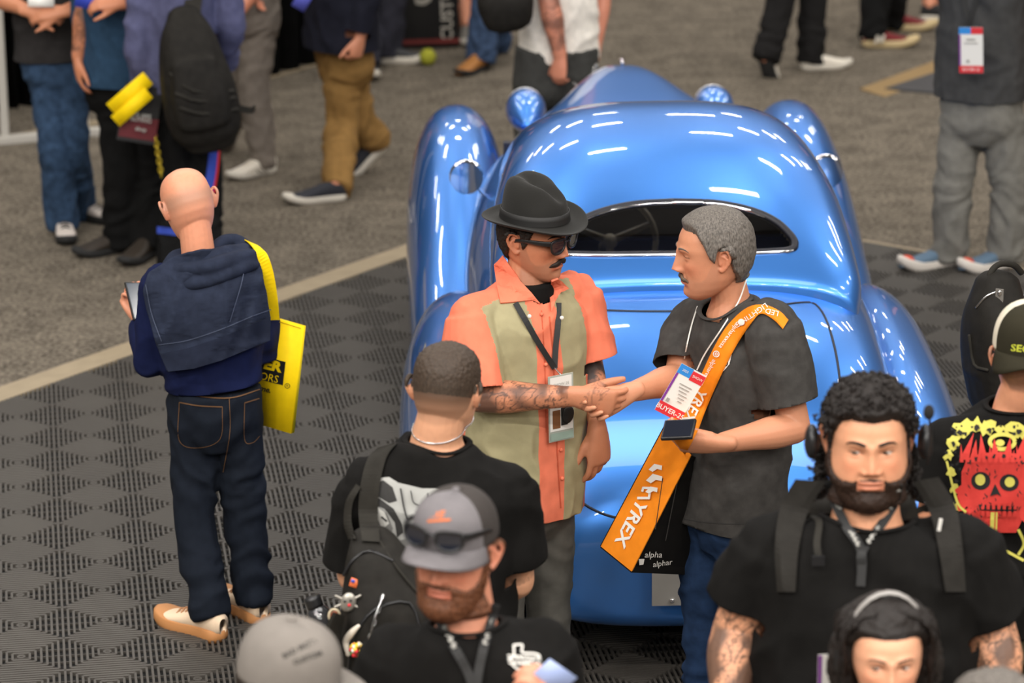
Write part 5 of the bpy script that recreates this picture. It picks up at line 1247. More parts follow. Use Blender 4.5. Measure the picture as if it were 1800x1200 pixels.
for k in range(7):
    c = p0 + (p1 - p0) * k / 6; u = nrm(p1 - p0); w_ = np.array([0, -1, 0.]) if k % 2 else np.array([1, 0, 0.]); v, f = tube([c + u * .009 * math.cos(a) + w_ * .005 * math.sin(a) for a in np.linspace(0, 2 * math.pi, 13)], [.0018] * 13, 6, sub=1); g.add(v, f)
v, f = tube([onb((674, 1046), .02), onb((660, 1082), .02), onb((652, 1112), .02)], [.0035] * 3, 8); g.add(v, f); charm('key_chain', g, steel, 'silver clip chain hanging from the black backpack')
g = G(); c = onb((628, 1142), .03); rnd = random.Random(3)
for k in range(46):
    a, b = rnd.uniform(0, 6.28), math.acos(rnd.uniform(-1, 1)); v, f = ball(c + .016 * np.array([math.sin(b) * math.cos(a), math.sin(b) * math.sin(a), math.cos(b)]), (.0055,) * 3, 8, 5); g.add(v, f, rnd.choice([0, 0, 1, 1, 2, 3]))
charm('beaded_ball', g, [red_p, mat('yellow_bead', srgb(230, 190, 50), rough=.4), white_p, mat('green_bead', srgb(90, 140, 60), rough=.4)], 'ball of red, yellow and white beads at the foot of the bag')
g = G(); P_ = [onb(p, .02) for p in ((612, 1150), (608, 1128), (618, 1112), (630, 1100))]; v, f = tube(P_, [.006, .009, .009, .005], 10); g.add(v, f); v, f = tube([onb(p, .02) for p in ((652, 1118), (646, 1136), (638, 1152), (634, 1168))], [.006, .007, .008, .004], 10); g.add(v, f); charm('white_charm', g, mat('cream_plastic', srgb(222, 212, 196), rough=.4), 'pair of curved cream plastic charms beside the beaded ball')
# bottle in the side pocket
b0, b1 = D.P((553, 1062, -.22)), D.P((592, 1160, -.24)); u = nrm(b0 - b1)
v, f = tube([b1, b1 + u * .10, b1 + u * .135, b1 + u * .15], [.036, .036, .03, .02], 20); bt = D.thing('water_bottle', G().add(v, f), mat('smoke_plastic', (.03, .03, .032), rough=.06, coat=1.), 'smoky plastic drink bottle with black lid beside the backpack', 'bottle')
v, f = tube([b1 + u * .15, b1 + u * .178], [.022, .022], 20, dome=False); child(bt, 'lid', G().add(v, f), black_pl, True)
v, f = band_px([(585, 1075), (570, 1112), (586, 1150)], [(606, 1082), (600, 1118), (606, 1150)], bpb, .03, 12, .004); child(bp_, 'bottle_pocket', G().add(v, f), web)
# ================================================================== bearded man in the grey cap
E_ = person('bearded man in grey mesh cap looking down, black T-shirt and black lanyard', 7.08, (800, 970, 0, -24, 6, 3, 1.03), (820, 1086, .02),
    [(822, 1160, 0, .215, .125), (826, 1280, 0, .22, .14), (828, 1420, 0, .21, .14), (828, 1560, 0, .205, .14)], -8,
    [dict(pts=[(694, 1150, .0), (664, 1330, .03), (740, 1430, -.2)], sleeve=.8, sr=(.080, .09), r=(.056, .048, .032), hand=dict(curl=.6)), dict(pts=[(950, 1140, .02), (985, 1320, .03), (950, 1250, -.24)], sleeve=.8, sr=(.080, .09), r=(.056, .048, .032), hand=dict(d=(.1, -.4, .9), n=(-.8, .2, .2), curl=.9))],
    skin=(206, 140, 112), neck_r=.066, shape=dict(nose=1.1, open=.3, jaw=1.05, gaze=(0, -1, -.4)), shirt=dict(mats=blk, fold=.010, scoop=.3, name='t_shirt'), trousers=dict(mats=denim), shoes=dict(upper=black_pl, solem=black_rub), brows=(beard_rd, .9))
E_.shellhair('beard', E_.bm, lambda L_: .006 + .014 * sstep(-.06, -.11, L_[:, 2]), beard_rd, .003, 140)
E_.shellhair('hair', E_.hm * sstep(.05, .035, E_.Lc[:, 2]), .004, beard_rd, .0015, 150)
gcap = cloth('grey_cap_twill', (112, 108, 110), fold=0, var=.06); meshc = mat('dark_cap_mesh', srgb(52, 46, 43), rough=.9, bump=.002, bscale=900)
cr_ = cap_on(E_, '', gcap, meshc, gcap, up=.0, tilt=-2, h=.104, bl=.070)
org = mat('orange_embroidery', srgb(205, 105, 45), rough=.8)
decal_px([(*px_text('RIDE', (758, 905), 17, 3, 1.2, bold=.03, shear=.3), 0), (*px_line([(734, 917), (792, 913)], 4), 0)], E_.capV, 'embroidery', lambda n_, g, F=None, m_=None, smooth=False: E_.part(n_, g, None, m_, smooth=False, parent=cr_), org, off=.004, L=14)
sunglasses(E_, 'black wraparound sunglasses resting on the front of the grey cap', up=.060, fwd=.020, sc=1.06, tilt=-8, wrap=.6)
eb = both(E_)
lo, pe = lanyard(E_, eb, [[(766, 1078), (776, 1100), (800, 1140), (822, 1180), (834, 1215)], [(872, 1062), (864, 1090), (852, 1130), (842, 1175), (836, 1215)]], .020, 'black printed lanyard on the bearded man in grey cap', lan)
lay = []
for (a, b) in (((779, 1096), (800, 1138)), ((868, 1085), (852, 1132))):
    for k in (.15, .4, .65, .9): x, y = a[0] + (b[0] - a[0]) * k, a[1] + (b[1] - a[1]) * k; s_ = 1 if b[0] > a[0] else -1; lay.append((*poly([(x - 5, y - 2), (x, y - 6), (x + 5, y - 3), (x + 2 * s_, y), (x + 5, y + 4), (x - 1, y + 6), (x - 5, y + 3)]), 0))
decal_px(lay, eb, 'lanyard_print', E_.part, gray_p, L=20, off=.016)
tx = [(903, 1133), (918, 1133), (918, 1146), (938, 1148), (948, 1152), (950, 1166), (940, 1176), (932, 1186), (926, 1184), (918, 1176), (908, 1174), (894, 1160), (903, 1158)]
decal_px([(*px_line(tx + tx[:1], 3.2), 0), (*px_poly([(892, 1150), (950, 1154), (950, 1170), (894, 1166)]), 0), (*px_text('CANYON', (921, 1160), 15, -3, .95, bold=.03), 1)], E_.sb, 'chest_logo', E_.part, [white_p, black_p], L=16, off=.003)
cc = E_.P((962, 1200, -.30)); v, f = panel(cc, (.75, .1, -.6), (.5, -.3, .8), .075, .11); o = obj('pass_card', G().add(v - cc, f), mat('pale_blue_card', srgb(150, 165, 205), rough=.3)); o.location = cc; tag(o, 'pale blue card held up by the bearded man in grey cap', 'card')
# ================================================================== grey flat brimmed cap at the lower edge
F_p = person('person in plain grey flat brimmed cap with dark stitched lettering, facing right', 6.60, (508, 1212, 0, 58, 6, 0, 1.08), (500, 1345, 0),
    [(498, 1420, 0, .21, .125), (498, 1560, 0, .205, .135), (498, 1700, 0, .2, .14), (498, 1830, 0, .2, .14)], 50,
    [dict(pts=[(420, 1420, -.12), (400, 1590, -.1), (460, 1700, -.2)], sleeve=.7, hand=dict(curl=.5)), dict(pts=[(575, 1395, .12), (590, 1570, .12), (620, 1680, .0)], sleeve=.7, hand=dict(curl=.5))], skin=(205, 130, 100), shape=dict(), shirt=dict(mats=ctee, name='t_shirt'), trousers=dict(mats=denim), shoes=dict(upper=black_pl, solem=black_rub), hair=(hair_dk, .004, .001, 150), eyes=True)
fcap = cloth('mid_grey_wool_cap', (122, 116, 110), fold=0, var=.05)
cr_ = cap_on(F_p, '', fcap, fcap, fcap, up=-.012, flat=True, h=.118, bl=.076)
decal_px([(*px_text('BAD MOTOR', (533, 1136), 13, 26, 1.05, bold=.03), 0), (*px_text('CUSTOM', (541, 1156), 12, 20, 1.1, bold=.03), 0)], F_p.capV, 'embroidery', lambda n_, g, F=None, m_=None, smooth=False: F_p.part(n_, g, None, m_, smooth=False, parent=cr_), mat('charcoal_thread', srgb(52, 49, 46), rough=.9), off=.004, L=12)
# ================================================================== big man with headset and backpack
Gm = person('heavy man with curly black mullet and beard, black T-shirt, backpack straps', 7.60, (1527, 778, 0, -2, 5, 0, 1.13), (1522, 905, .03),
    [(1518, 985, 0, .258, .155), (1514, 1090, 0, .270, .19), (1510, 1220, 0, .275, .215), (1510, 1375, 0, .262, .20)], 0,
    [dict(pts=[(1352, 962, .02), (1296, 1110, .03), (1276, 1255, -.10)], sleeve=.66, sr=(.096, .100), r=(.070, .062, .036), hand=dict(d=(0, 0, -1), n=(.7, .5, 0), t=(.3, -.9, 0), curl=.4)), dict(pts=[(1690, 957, .02), (1742, 1110, .03), (1766, 1255, -.08)], sleeve=.80, sr=(.096, .106), r=(.070, .062, .036), hand=dict(d=(0, 0, -1), n=(-.7, .5, 0), t=(-.3, -.9, 0), curl=.4))],
    skin=(222, 160, 124), neck_r=.082, shape=dict(jaw=1.12, cheek=.055, nose=.92, nosew=1.25, hollow=-.002, lip=.001, open=.8, gaze=(-.35, -1, -.35), stub=(.05, .03, .02, .45), bd=[-.045, -.047, -.053, -.055, -.050, -.040, -.012, .012, .02]), trap=.075, shirt=dict(mats=blk, fold=.012, scoop=.55, name='t_shirt'), trousers=dict(mats=denim, w=(.22, .17)), shoes=dict(upper=black_pl, solem=black_rub), pelvis_w=.2, brows=(hair_bl, 1.1), leg_r=dict(thigh=.11, knee=.08, hem=.07),
    tattoos=[((1300, 1080, .03), (1276, 1255, -.10), .10, 1.), ((1738, 1100, .03), (1766, 1255, -.08), .10, 1.)])
Gm.shellhair('beard', Gm.bm, lambda L_: .0025 + .013 * sstep(-.075, -.115, L_[:, 2]) + .005 * sstep(.03, .055, np.abs(L_[:, 0])), hair_mat('dark_brown_beard', (44, 28, 19), .4), .0022, 150)
Gm.shellhair('hair', Gm.hm, lambda L_: .006 + .014 * sstep(.03, .09, L_[:, 2]), hair_bl, .006, 70)
g = G(); rnd = random.Random(11)
def curl_lock(c, r, ln, d):
    pts = []; ph0 = rnd.uniform(0, 6.28); e1 = nrm(np.cross(d, [.3, .5, .8])); e2 = np.cross(d, e1)
    for k in range(9): a = ph0 + k * 1.1; pts.append(c + d * ln * k / 8 + (e1 * math.cos(a) + e2 * math.sin(a)) * r)
    v, f = tube(pts, [.0028] * 9, 5, sub=1, dome=False); g.add(v, f)
idx = np.where(Gm.hm > .6)[0]; rnd.shuffle(ii := idx.tolist())
for i in ii[:520]:
    L_ = Gm.Lc[i]
    if L_[2] < .035: continue
    d = nrm(nrm(L_) + np.array([rnd.uniform(-.6, .6), rnd.uniform(-.6, .6), rnd.uniform(-.5, .5)])); curl_lock(Gm.toW(L_ + nrm(L_) * .011), .0065, .020, Gm.R @ d)
for sx in (-1, 1):
    for k in range(90):
        t = rnd.random(); L_ = np.array([sx * (.074 + .020 * rnd.random()), .03 + .05 * rnd.random(), -.01 - .11 * t]); curl_lock(Gm.toW(L_), .008, .045, Gm.R @ nrm(np.array([sx * (.25 + .5 * t), .1, -1]) + np.array([rnd.uniform(-.3, .3), rnd.uniform(-.3, .3), 0])))
Gm.part('curls', g, None, hair_bl)['kind'] = 'stuff'
def headset(S, label, band_m, boom=None, sc=1., bandz=.127, front=0., px_=0.):
    g = G(); T = lambda p: S.toW(np.array(p) * sc)
    v, f = tube([T((math.cos(a) * .092, front, .01 + math.sin(a) * (bandz - .01))) for a in np.linspace(0, math.pi, 15)], [(.010, .0035)] * 15, 8, sub=1, ref=S.R @ np.array([0, 1., 0])); g.add(v, f)
    o = S.thing('headset', g, band_m, label, 'headset')
    for sx in (-1, 1):
        v, f = ball((sx * (.097 + px_), front + .006, -.002), (.016, .032, .038), 20, 12); child(o, 'ear_pad', G().add(T(v), f), black_pl, True)
    if boom:
        v, f = tube([T(p) for p in boom], [.0028] * len(boom), 8); b = child(o, 'microphone_boom', G().add(v, f), black_pl, True)
        v, f = ball(T(boom[-1]), (.013, .013, .018), 14, 10); link('microphone_foam', new_mesh('microphone_foam', v - np.array(o.location), f), mat('black_foam', (.012, .012, .012), rough=1), b)
    return o
headset(Gm, 'black headset with raised boom microphone on the curly haired man', black_pl, [(.118, -.04, -.03), (.124, -.06, .02), (.116, -.06, .095)], 1.0, bandz=.118, front=.005, px_=.020)
gbv = both(Gm); gW = cloth('black_strap_padding', (38, 36, 33), fold=.003, rough=.7)
v1, f1 = band_px([(1398, 842), (1372, 890), (1362, 960), (1366, 1040)], [(1452, 846), (1420, 900), (1404, 965), (1398, 1040)], gbv, .014, 24, .012)
v2, f2 = band_px([(1604, 846), (1634, 900), (1650, 965), (1662, 1040)], [(1650, 838), (1680, 890), (1692, 960), (1698, 1040)], gbv, .014, 24, .012)
pk = G(); v, f = tube([Gm.P((1515, 880, .30)), Gm.P((1515, 1000, .34)), Gm.P((1515, 1180, .36))], [(.13, .05), (.16, .09), (.16, .10)], 24, ref=(1, 0, 0), expo=3); pk.add(v, f)
bk = Gm.thing('backpack', pk, bpn, 'black backpack worn on the back of the heavy curly haired man', 'backpack')
child(bk, 'shoulder_strap', G().add(v1, f1), gW); child(bk, 'shoulder_strap', G().add(v2, f2), gW)
for pts in ([(1404, 905), (1428, 908), (1440, 918), (1436, 955), (1440, 985)], [(1640, 890), (1618, 895), (1600, 905), (1596, 912)]):
    P_ = hits(gbv, pts, .026); v, f = strap(P_, .016, .003, (1, 0, .2)); child(bk, 'sternum_strap', G().add(v, f), web)
for p in ((1410, 908), (1636, 891), (1438, 985)):
    v, f = box(hits(gbv, [p], .03)[0], .03, .012, .022); child(bk, 'buckle', G().add(v, f), black_pl)
v, f = box(hits(gbv, [(1652, 922)], .03)[0], .008, .004, .030, rot(0, 0, 8)); child(bk, 'label_tab', G().add(v, f), white_p)
lo, pe = lanyard(Gm, gbv, [[(1456, 844), (1466, 880), (1488, 925), (1514, 968), (1513, 1030)], [(1580, 850), (1572, 885), (1545, 928), (1516, 968), (1514, 1000)]], .021, 'black printed lanyard on the heavy curly haired man', lan)
lay = []
for (a, b) in (((1462, 868), (1476, 895)), ((1494, 930), (1508, 955)), ((1582, 862), (1566, 890)), ((1545, 925), (1528, 950))):
    for k in (.1, .4, .7, 1.): x, y = a[0] + (b[0] - a[0]) * k, a[1] + (b[1] - a[1]) * k; lay.append((*poly([(x - 5, y - 1), (x, y - 5), (x + 4, y - 2), (x + 1, y + 1), (x + 4, y + 4), (x - 2, y + 5)]), 0))
decal_px(lay, gbv, 'lanyard_print', Gm.part, gray_p, L=20, off=.018)
# ================================================================== woman with headset
Hw = person('woman with dark pulled back hair wearing a headset, facing the camera', 6.98, (1558, 1156, 0, 1, 4, 0, .98), (1556, 1262, .03),
    [(1556, 1330, 0, .185, .11), (1556, 1440, 0, .17, .12), (1556, 1560, 0, .165, .12), (1556, 1690, 0, .18, .125)], 0,
    [dict(pts=[(1440, 1340, .0), (1415, 1520, .02), (1450, 1640, -.12)], sleeve=.7, sr=(.066, .07), r=(.042, .036, .025), hand=dict(curl=.5, L=.9)), dict(pts=[(1672, 1340, .0), (1697, 1520, .02), (1665, 1640, -.12)], sleeve=.7, sr=(.066, .07), r=(.042, .036, .025), hand=dict(curl=.5, L=.9))],
    skin=(226, 166, 132), neck_r=.050, shape=dict(jaw=.9, nose=.92, nosew=1.05, open=.85, gaze=(-.25, -1, -.3), hollow=.0, lipc=(.35, .12, .10), hl_z=[.080, .080, .076, .064, .045, .028, .022, -.01, -.06, -.09, -.10]), shirt=dict(mats=blk, name='t_shirt'), trousers=dict(mats=denim), shoes=dict(upper=black_pl, solem=black_rub), brows=(hair_bl, .75), trap=.045)
Hw.shellhair('hair', Hw.hm, lambda L_: .004 + .022 * sstep(-.07, .0, L_[:, 1]) + .006 * sstep(.09, .115, L_[:, 2]), hair_bl, .005, 40)
g = G(); rnd = random.Random(5)
for sx in (-1, 1):
    v, f = tube([Hw.toW((sx * .070, .01, .06)), Hw.toW((sx * .092, .02, .01)), Hw.toW((sx * .094, .025, -.05)), Hw.toW((sx * .085, .03, -.11))], [.028, .034, .034, .024], 14); g.add(v, f)
v, f = ball(Hw.toW((0, .085, .03)), (.075, .055, .075), 20, 12); g.add(v, f)
V_, F_, N_ = fuse(g, .006, 2); V_ = V_ + N_ * (.007 * vnoise(V_, 45, 1) + .004 * vnoise(V_, 110, 2))[:, None]; Hw.part('side_hair', V_, F_, hair_bl)
g = G(); rnd = random.Random(8)
for sx in (-1, 1):
    for k in range(110):
        a0 = rnd.uniform(.15, 1.2); y0 = rnd.uniform(-.045, .05); R0 = .098 + .012 * rnd.random(); pts = []; w0 = rnd.uniform(0, 6)
        for q in range(10):
            t = q / 9; a = a0 + t * 1.25
            x = R0 * min(1, math.sin(min(a, 1.57)) * (1.0 + .08 * t)); z = .045 + .088 * math.cos(min(a, 1.57)) - .15 * max(0, a - 1.2)
            pts.append(Hw.toW((sx * (x + .006 * math.sin(w0 + q * 1.7) * t), y0 + .02 * t + .006 * math.cos(w0 + q * 1.5), z)))
        v, f = tube(pts, [.0022] * 10, 5, sub=2, dome=False); g.add(v, f)
Hw.part('loose_strands', g, None, hair_bl)['kind'] = 'stuff'
headset(Hw, 'grey banded headset worn by the dark haired woman', mat('silver_grey_plastic', srgb(150, 146, 142), rough=.35), None, 1.05, bandz=.156, front=-.005)
cc = Hw.P((1470, 1196, .18)); U = np.array([1, .1, .0]); Wv = np.array([.12, 0, 1.]); v, f = panel(cc, U, Wv, .085, .13); cd_ = obj('badge_card', G().add(v - cc, f), card_w, smooth=False); cd_.location = cc; tag(cd_, 'white badge with purple edge beside the woman with headset', 'badge')
g = on_card(cc, U, Wv, [(*rect(-.0425, -.065, -.034, .065), 0)]); link('badge_print', new_mesh('badge_print', g.verts() - cc, g.f, False), purple_p, cd_)
# ================================================================== man in skull print shirt and backwards cap
camo = mat('camouflage_cloth', srgb(88, 84, 62), rough=.9, var=.45, vscale=14, fold=.01, fscale=6)
I_ = person('man seen from behind in black T-shirt with red skull print and reversed cap', 8.62, (1806, 630, 0, 176, 6, 0, 1.04), (1792, 708, .0),
    [(1790, 775, 0, .225, .135), (1790, 890, 0, .225, .145), (1790, 1000, 0, .225, .15), (1786, 1092, 0, .225, .15)], 176,
    [dict(pts=[(1664, 776, .0), (1642, 905, .02), (1690, 930, .24)], sleeve=.72, sr=(.076, .085), r=(.054, .046, .032), hand=dict(curl=.6)), dict(pts=[(1920, 776, .0), (1942, 905, .02), (1890, 960, .24)], sleeve=.72, sr=(.076, .085), r=(.054, .046, .032), hand=dict(curl=.6))],
    skin=(214, 150, 116), neck_r=.066, shape=dict(scalp=(.06, .04, .03, .6)), shirt=dict(mats=blk, scoop=-.05, fold=.009, name='t_shirt'), trousers=dict(mats=camo), shoes=dict(upper=black_pl, solem=black_rub), eyes=False)
ol_cap = cloth('dark_olive_cap', (46, 43, 32), fold=0, var=.05); cream_c = cloth('cream_cap_mesh', (208, 200, 180), fold=0, var=.05)
cr_ = cap_on(I_, '', ol_cap, cream_c, ol_cap, yaw=176 + 180 - 176 + 0, up=-.006, h=.115, bl=.068, bcurve=1.6, tilt=8)
decal_px([(*px_text('SEG', (1794, 613), 17, -6, 1.2, bold=.02), 0)], I_.capV, 'embroidery', lambda n_, g, F=None, m_=None, smooth=False: I_.part(n_, g, None, m_, smooth=False, parent=cr_), mat('lime_thread', srgb(200, 205, 60), rough=.7), off=.004, L=12)
ylw = mat('acid_yellow_ink', srgb(196, 188, 84), rough=.8); rdi = mat('red_ink', srgb(198, 52, 44), rough=.8)
lay = []; rnd = random.Random(21)
def blob(cx, cy, r, n=9, j=.45, sx=1., sy=1.): return poly([(cx + sx * r * (1 + rnd.uniform(-j, j)) * math.cos(a), cy + sy * r * (1 + rnd.uniform(-j, j)) * math.sin(a)) for a in np.linspace(0, 2 * math.pi, n, endpoint=False)])
for x, y, r in ((1690, 752, 16), (1676, 775, 14), (1712, 748, 13), (1735, 752, 14), (1760, 756, 12), (1785, 752, 14), (1808, 760, 14), (1668, 800, 9), (1672, 830, 8), (1678, 860, 9), (1684, 890, 9), (1830, 770, 14)): lay.append((*blob(x, y, r, 11, .5), 0))
for x, y, r in ((1688, 760, 5), (1676, 780, 5), (1716, 752, 5), (1740, 756, 5), (1764, 762, 6), (1790, 758, 5)): lay.append((*blob(x, y, r, 8, .5), 2))
lay.append((*px_ring((1762, 776), 22, 13, 7), 0)); lay.append((*px_disc((1758, 778), 8, 6), 0))
for x0, y0, x1, y1 in ((1694, 800, 1712, 760), (1710, 805, 1716, 772), (1728, 802, 1724, 762), (1748, 798, 1748, 770), (1770, 796, 1776, 768), (1790, 798, 1802, 764), (1806, 806, 1824, 776)): lay.append((*poly([(x0 - 8, y0 + 8), (x1, y1), (x0 + 9, y0 + 8)]), 1))
lay.append((*poly([(1690, 830), (1700, 806), (1726, 796), (1760, 794), (1796, 798), (1818, 816), (1828, 850), (1820, 880), (1806, 896), (1796, 915), (1786, 936), (1716, 936), (1712, 910), (1700, 890), (1688, 872), (1676, 862), (1690, 852)]), 1))
lay += [(*px_disc((1724, 845), 17, 16), 2), (*px_disc((1774, 848), 17, 15), 2), (*px_disc((1723, 843), 9, 10), 0), (*px_disc((1775, 847), 9, 9), 0), (*poly([(1749, 850), (1760, 872), (1752, 868), (1740, 872)]), 2), (*poly([(1720, 886), (1790, 890), (1786, 900), (1722, 896)]), 2)]
for k in range(7): x = 1724 + k * 9.5; lay.append((*poly([(x, 884), (x + 7, 884), (x + 6, 895), (x + 1, 895)]), 1)); lay.append((*poly([(x, 908), (x + 7, 908), (x + 6, 898), (x + 1, 898)]), 1))
for x, y in ((1704, 812), (1716, 806), (1732, 804), (1748, 802), (1764, 802), (1782, 806), (1798, 812)): lay.append((*blob(x, y, 4, 7, .4), 2))
for k in range(60):
    x, y = rnd.uniform(1690, 1822), rnd.uniform(800, 905)
    if (x - 1724) ** 2 + (y - 845) ** 2 < 480 or (x - 1774) ** 2 + (y - 848) ** 2 < 480: continue
    a = rnd.uniform(-.9, .9) + math.pi / 2; l_ = rnd.uniform(4, 10); lay.append((*px_line([(x, y), (x + l_ * math.cos(a) * .5 + rnd.uniform(-2, 2), y + l_ * math.sin(a) * .5), (x + l_ * math.cos(a), y + l_ * math.sin(a))], [.6, 2.4, .6]), 2))
for k in range(40):
    x, y = rnd.choice([(rnd.uniform(1668, 1820), rnd.uniform(742, 768)), (rnd.uniform(1664, 1690), rnd.uniform(760, 900))]); lay.append((*blob(x, y, rnd.uniform(1.5, 3.5), 6, .5), 2))
for k in range(14):
    x = 1690 + k * 10; lay.append((*poly([(x - 3, 812), (x + rnd.uniform(-4, 4), 786 + rnd.uniform(-8, 6)), (x + 4, 812)]), 1))
for x, y in ((1700, 905), (1690, 880), (1806, 905)): lay.append((*blob(x, y, 10, 9, .5, 1, 1.6), 1))
lay += [(*px_line([(1745, 900), (1742, 980)], 7), 0), (*px_line([(1752, 900), (1750, 972)], 3), 0), (*poly([(1706, 918), (1716, 930), (1722, 945), (1712, 945), (1704, 935)]), 1), (*px_rect(1740, 978, 1772, 996), 1), (*px_text('METAL', (1756, 987), 9, 2), 2), (*px_line([(1758, 962), (1776, 972), (1800, 985)], 5), 0), (*px_line([(1790, 930), (1800, 955), (1790, 975)], 5), 0), (*px_line([(1664, 810), (1682, 880), (1698, 900)], 4), 0)]
decal_px(lay, I_.sb, 'skull_print', I_.part, [ylw, rdi, mat('black_ink', srgb(24, 23, 22), rough=.9)], L=14, off=.003)
# ================================================================== person with a black backpack at the right edge
chk = mat('checked_cotton', srgb(150, 150, 150), rough=.9)
def chk_nodes():
    nt = chk.node_tree; N = nt.nodes; L = nt.links; c = N.new('ShaderNodeTexChecker'); c.inputs['Scale'].default_value = 70; c.inputs['Color1'].default_value = srgb(205, 205, 205) + (1,); c.inputs['Color2'].default_value = srgb(60, 62, 68) + (1,)
    tc = N.new('ShaderNodeTexCoord'); L.new(tc.outputs['Object'], c.inputs[0]); L.new(c.outputs[0], N['Principled BSDF'].inputs['Base Color'])
chk_nodes()
J_ = person('person in grey checked shirt carrying a black backpack at the right edge', 10.15, (1872, 425, 0, 135, 5, 0, 1.0), (1866, 505, 0),
    [(1866, 570, 0, .19, .12), (1866, 670, 0, .185, .125), (1866, 790, 0, .185, .13)], 130,
    [dict(pts=[(1800, 560, .12), (1795, 700, .12), (1840, 780, .25)], sleeve=.8, hand=dict(curl=.6)), dict(pts=[(1925, 575, -.12), (1940, 710, -.1), (1960, 820, .0)], sleeve=.8, hand=dict(curl=.6))], skin=(214, 150, 116), shape=dict(), near=False, shirt=dict(mats=chk), trousers=dict(mats=denim), shoes=dict(upper=black_pl, solem=black_rub), hair=(hair_dk, .01, .003, 100))
g = G(); v, f = tube([J_.P((1752, 505, -.10)), J_.P((1750, 560, -.12)), J_.P((1752, 630, -.12)), J_.P((1760, 700, -.10))], [(.065, .07), (.088, .10), (.09, .11), (.085, .10)], 26, ref=(.9, .5, 0), expo=3); g.add(v, f)
v, f = tube([J_.P((1722, 570, -.14)), J_.P((1722, 650, -.14))], [(.03, .06), (.035, .07)], 18, ref=(.9, .5, 0), expo=3); g.add(v, f)
V_, F_, N_ = fuse(g, .008, 3); V_ = V_ + N_ * (.006 * vnoise(V_, 9, 2, (1, 1, .5)))[:, None]
bq_ = J_.thing('backpack', G().add(V_, F_), bpn, 'black backpack with top handle at the right edge beside the car', 'backpack'); jb = BVHTree.FromPolygons(V_.tolist(), F_)
v, f = tube([J_.P(p) for p in ((1736, 505, -.12), (1742, 478, -.12), (1758, 464, -.10), (1782, 466, -.08), (1796, 480, -.06))], [(.006, .010)] * 5, 8, ref=(0, 1, 0)); child(bq_, 'top_handle', G().add(v, f), web, True)
seam_tube(jb, [(1716, 540), (1735, 520), (1760, 510)], .004, bq_, bq_, steel, 'zip'); seam_tube(jb, [(1704, 590), (1712, 640), (1735, 650)], .006, bq_, bq_, web, 'side_strap')
c = hits(jb, [(1757, 519)], .004)[0]; v, f = box(c, .024, .006, .04, rot(-25, 0, 0)); child(bq_, 'logo_patch', G().add(v, f), mat('grey_patch', srgb(110, 106, 100))); v, f = ball(c + np.array([0, -.005, .008]), (.007, .003, .01), 10, 6); child(bq_, 'patch_badge', G().add(v, f), steel)
# ================================================================== top of a grey head in the corner
K_ = person('person with short grey hair, only the top of the head in view', 6.35, (1755, 1292, 0, 20, 0, 0, 1.0), (1755, 1420, .02),
    [(1755, 1500, 0, .2, .12), (1755, 1640, 0, .19, .13), (1755, 1800, 0, .19, .13), (1755, 1900, 0, .19, .13)], 10, [dict(pts=[(1640, 1500, 0), (1620, 1680, 0), (1640, 1840, -.05)], hand=dict(curl=.5)), dict(pts=[(1872, 1500, 0), (1890, 1680, 0), (1880, 1840, -.05)], hand=dict(curl=.5))], skin=(214, 150, 116), near=False, shape=dict(), shirt=dict(mats=ctee), trousers=dict(mats=denim), shoes=dict(upper=black_pl, solem=black_rub), hair=(hair_gr, .016, .005, 80))
# ================================================================== passers-by, cut by the upper edge of the photograph
def walker(label, Y0, px, hemz, tyaw, legs, tr_mat, sh, shirt_m, arms=(), height=1.75, rx=.19, ry=.125, lr=None, trw=None, skin=(200, 134, 104), long=False, group=None, hipz=.90, headyaw=None, **k):
    """person standing at distance Y0 with the given legs; upper body built at natural height above"""
    w_ = lambda z, dx=0, dy=0: (*pix((px + dx, Y0 + dy, z)), dy)
    X = np.array([px, Y0, 0]); d = np.array([math.cos(math.radians(tyaw)), math.sin(math.radians(tyaw)), 0])
    s = height / 1.75
    def wp(z, a=0., b=0., c=0): q = X + d * a + np.array([d[1], -d[0], 0]) * b; p = pix((q[0], q[1], z)); return (p[0], p[1], q[1] - Y0)
    A_ = []
    for sx, a in zip((-1, 1), list(arms) + [None, None]):
        if a is None: A_.append(dict(pts=[wp(1.42 * s, sx * .19), wp(1.14 * s, sx * .24, -.02), wp(.90 * s, sx * .25, .06)], sleeve=1.85 if long else .62, sr=(.072, .042 if long else .076), r=(.048, .042, .029), hand=dict(curl=.5)))
        else: A_.append(a)
    return person(label, Y0, (*wp(1.64 * s)[:3], tyaw if headyaw is None else headyaw, 8, 0, 1.0), wp(1.50 * s), [(*wp(1.40 * s), rx * 1.02, ry * .95), (*wp(1.2 * s), rx * .97, ry), (*wp(1.0 * s), rx, ry), (*wp(hemz), rx * 1.02, ry * 1.05)], tyaw, A_, legs=legs, skin=skin, near=False, shape={}, shirt=dict(mats=shirt_m, fold=.010, voxel=.012), trousers=dict(mats=tr_mat, voxel=.011, w=trw or (rx * .88, ry * .9), waist=wp(hemz + .06), hemz=k.pop('hemz_', -.05)), shoes=sh, hair=(hair_dk, .010, .003, 100), eyes=False, leg_r=lr or dict(thigh=.088, knee=.068, hem=.062), **k), wp
white_rub = mat('white_rubber_sole', srgb(205, 198, 185), rough=.6); white_leath = mat('white_leather', srgb(222, 214, 200), rough=.5)
def gx(x, y): return gnd(x, y)[0]
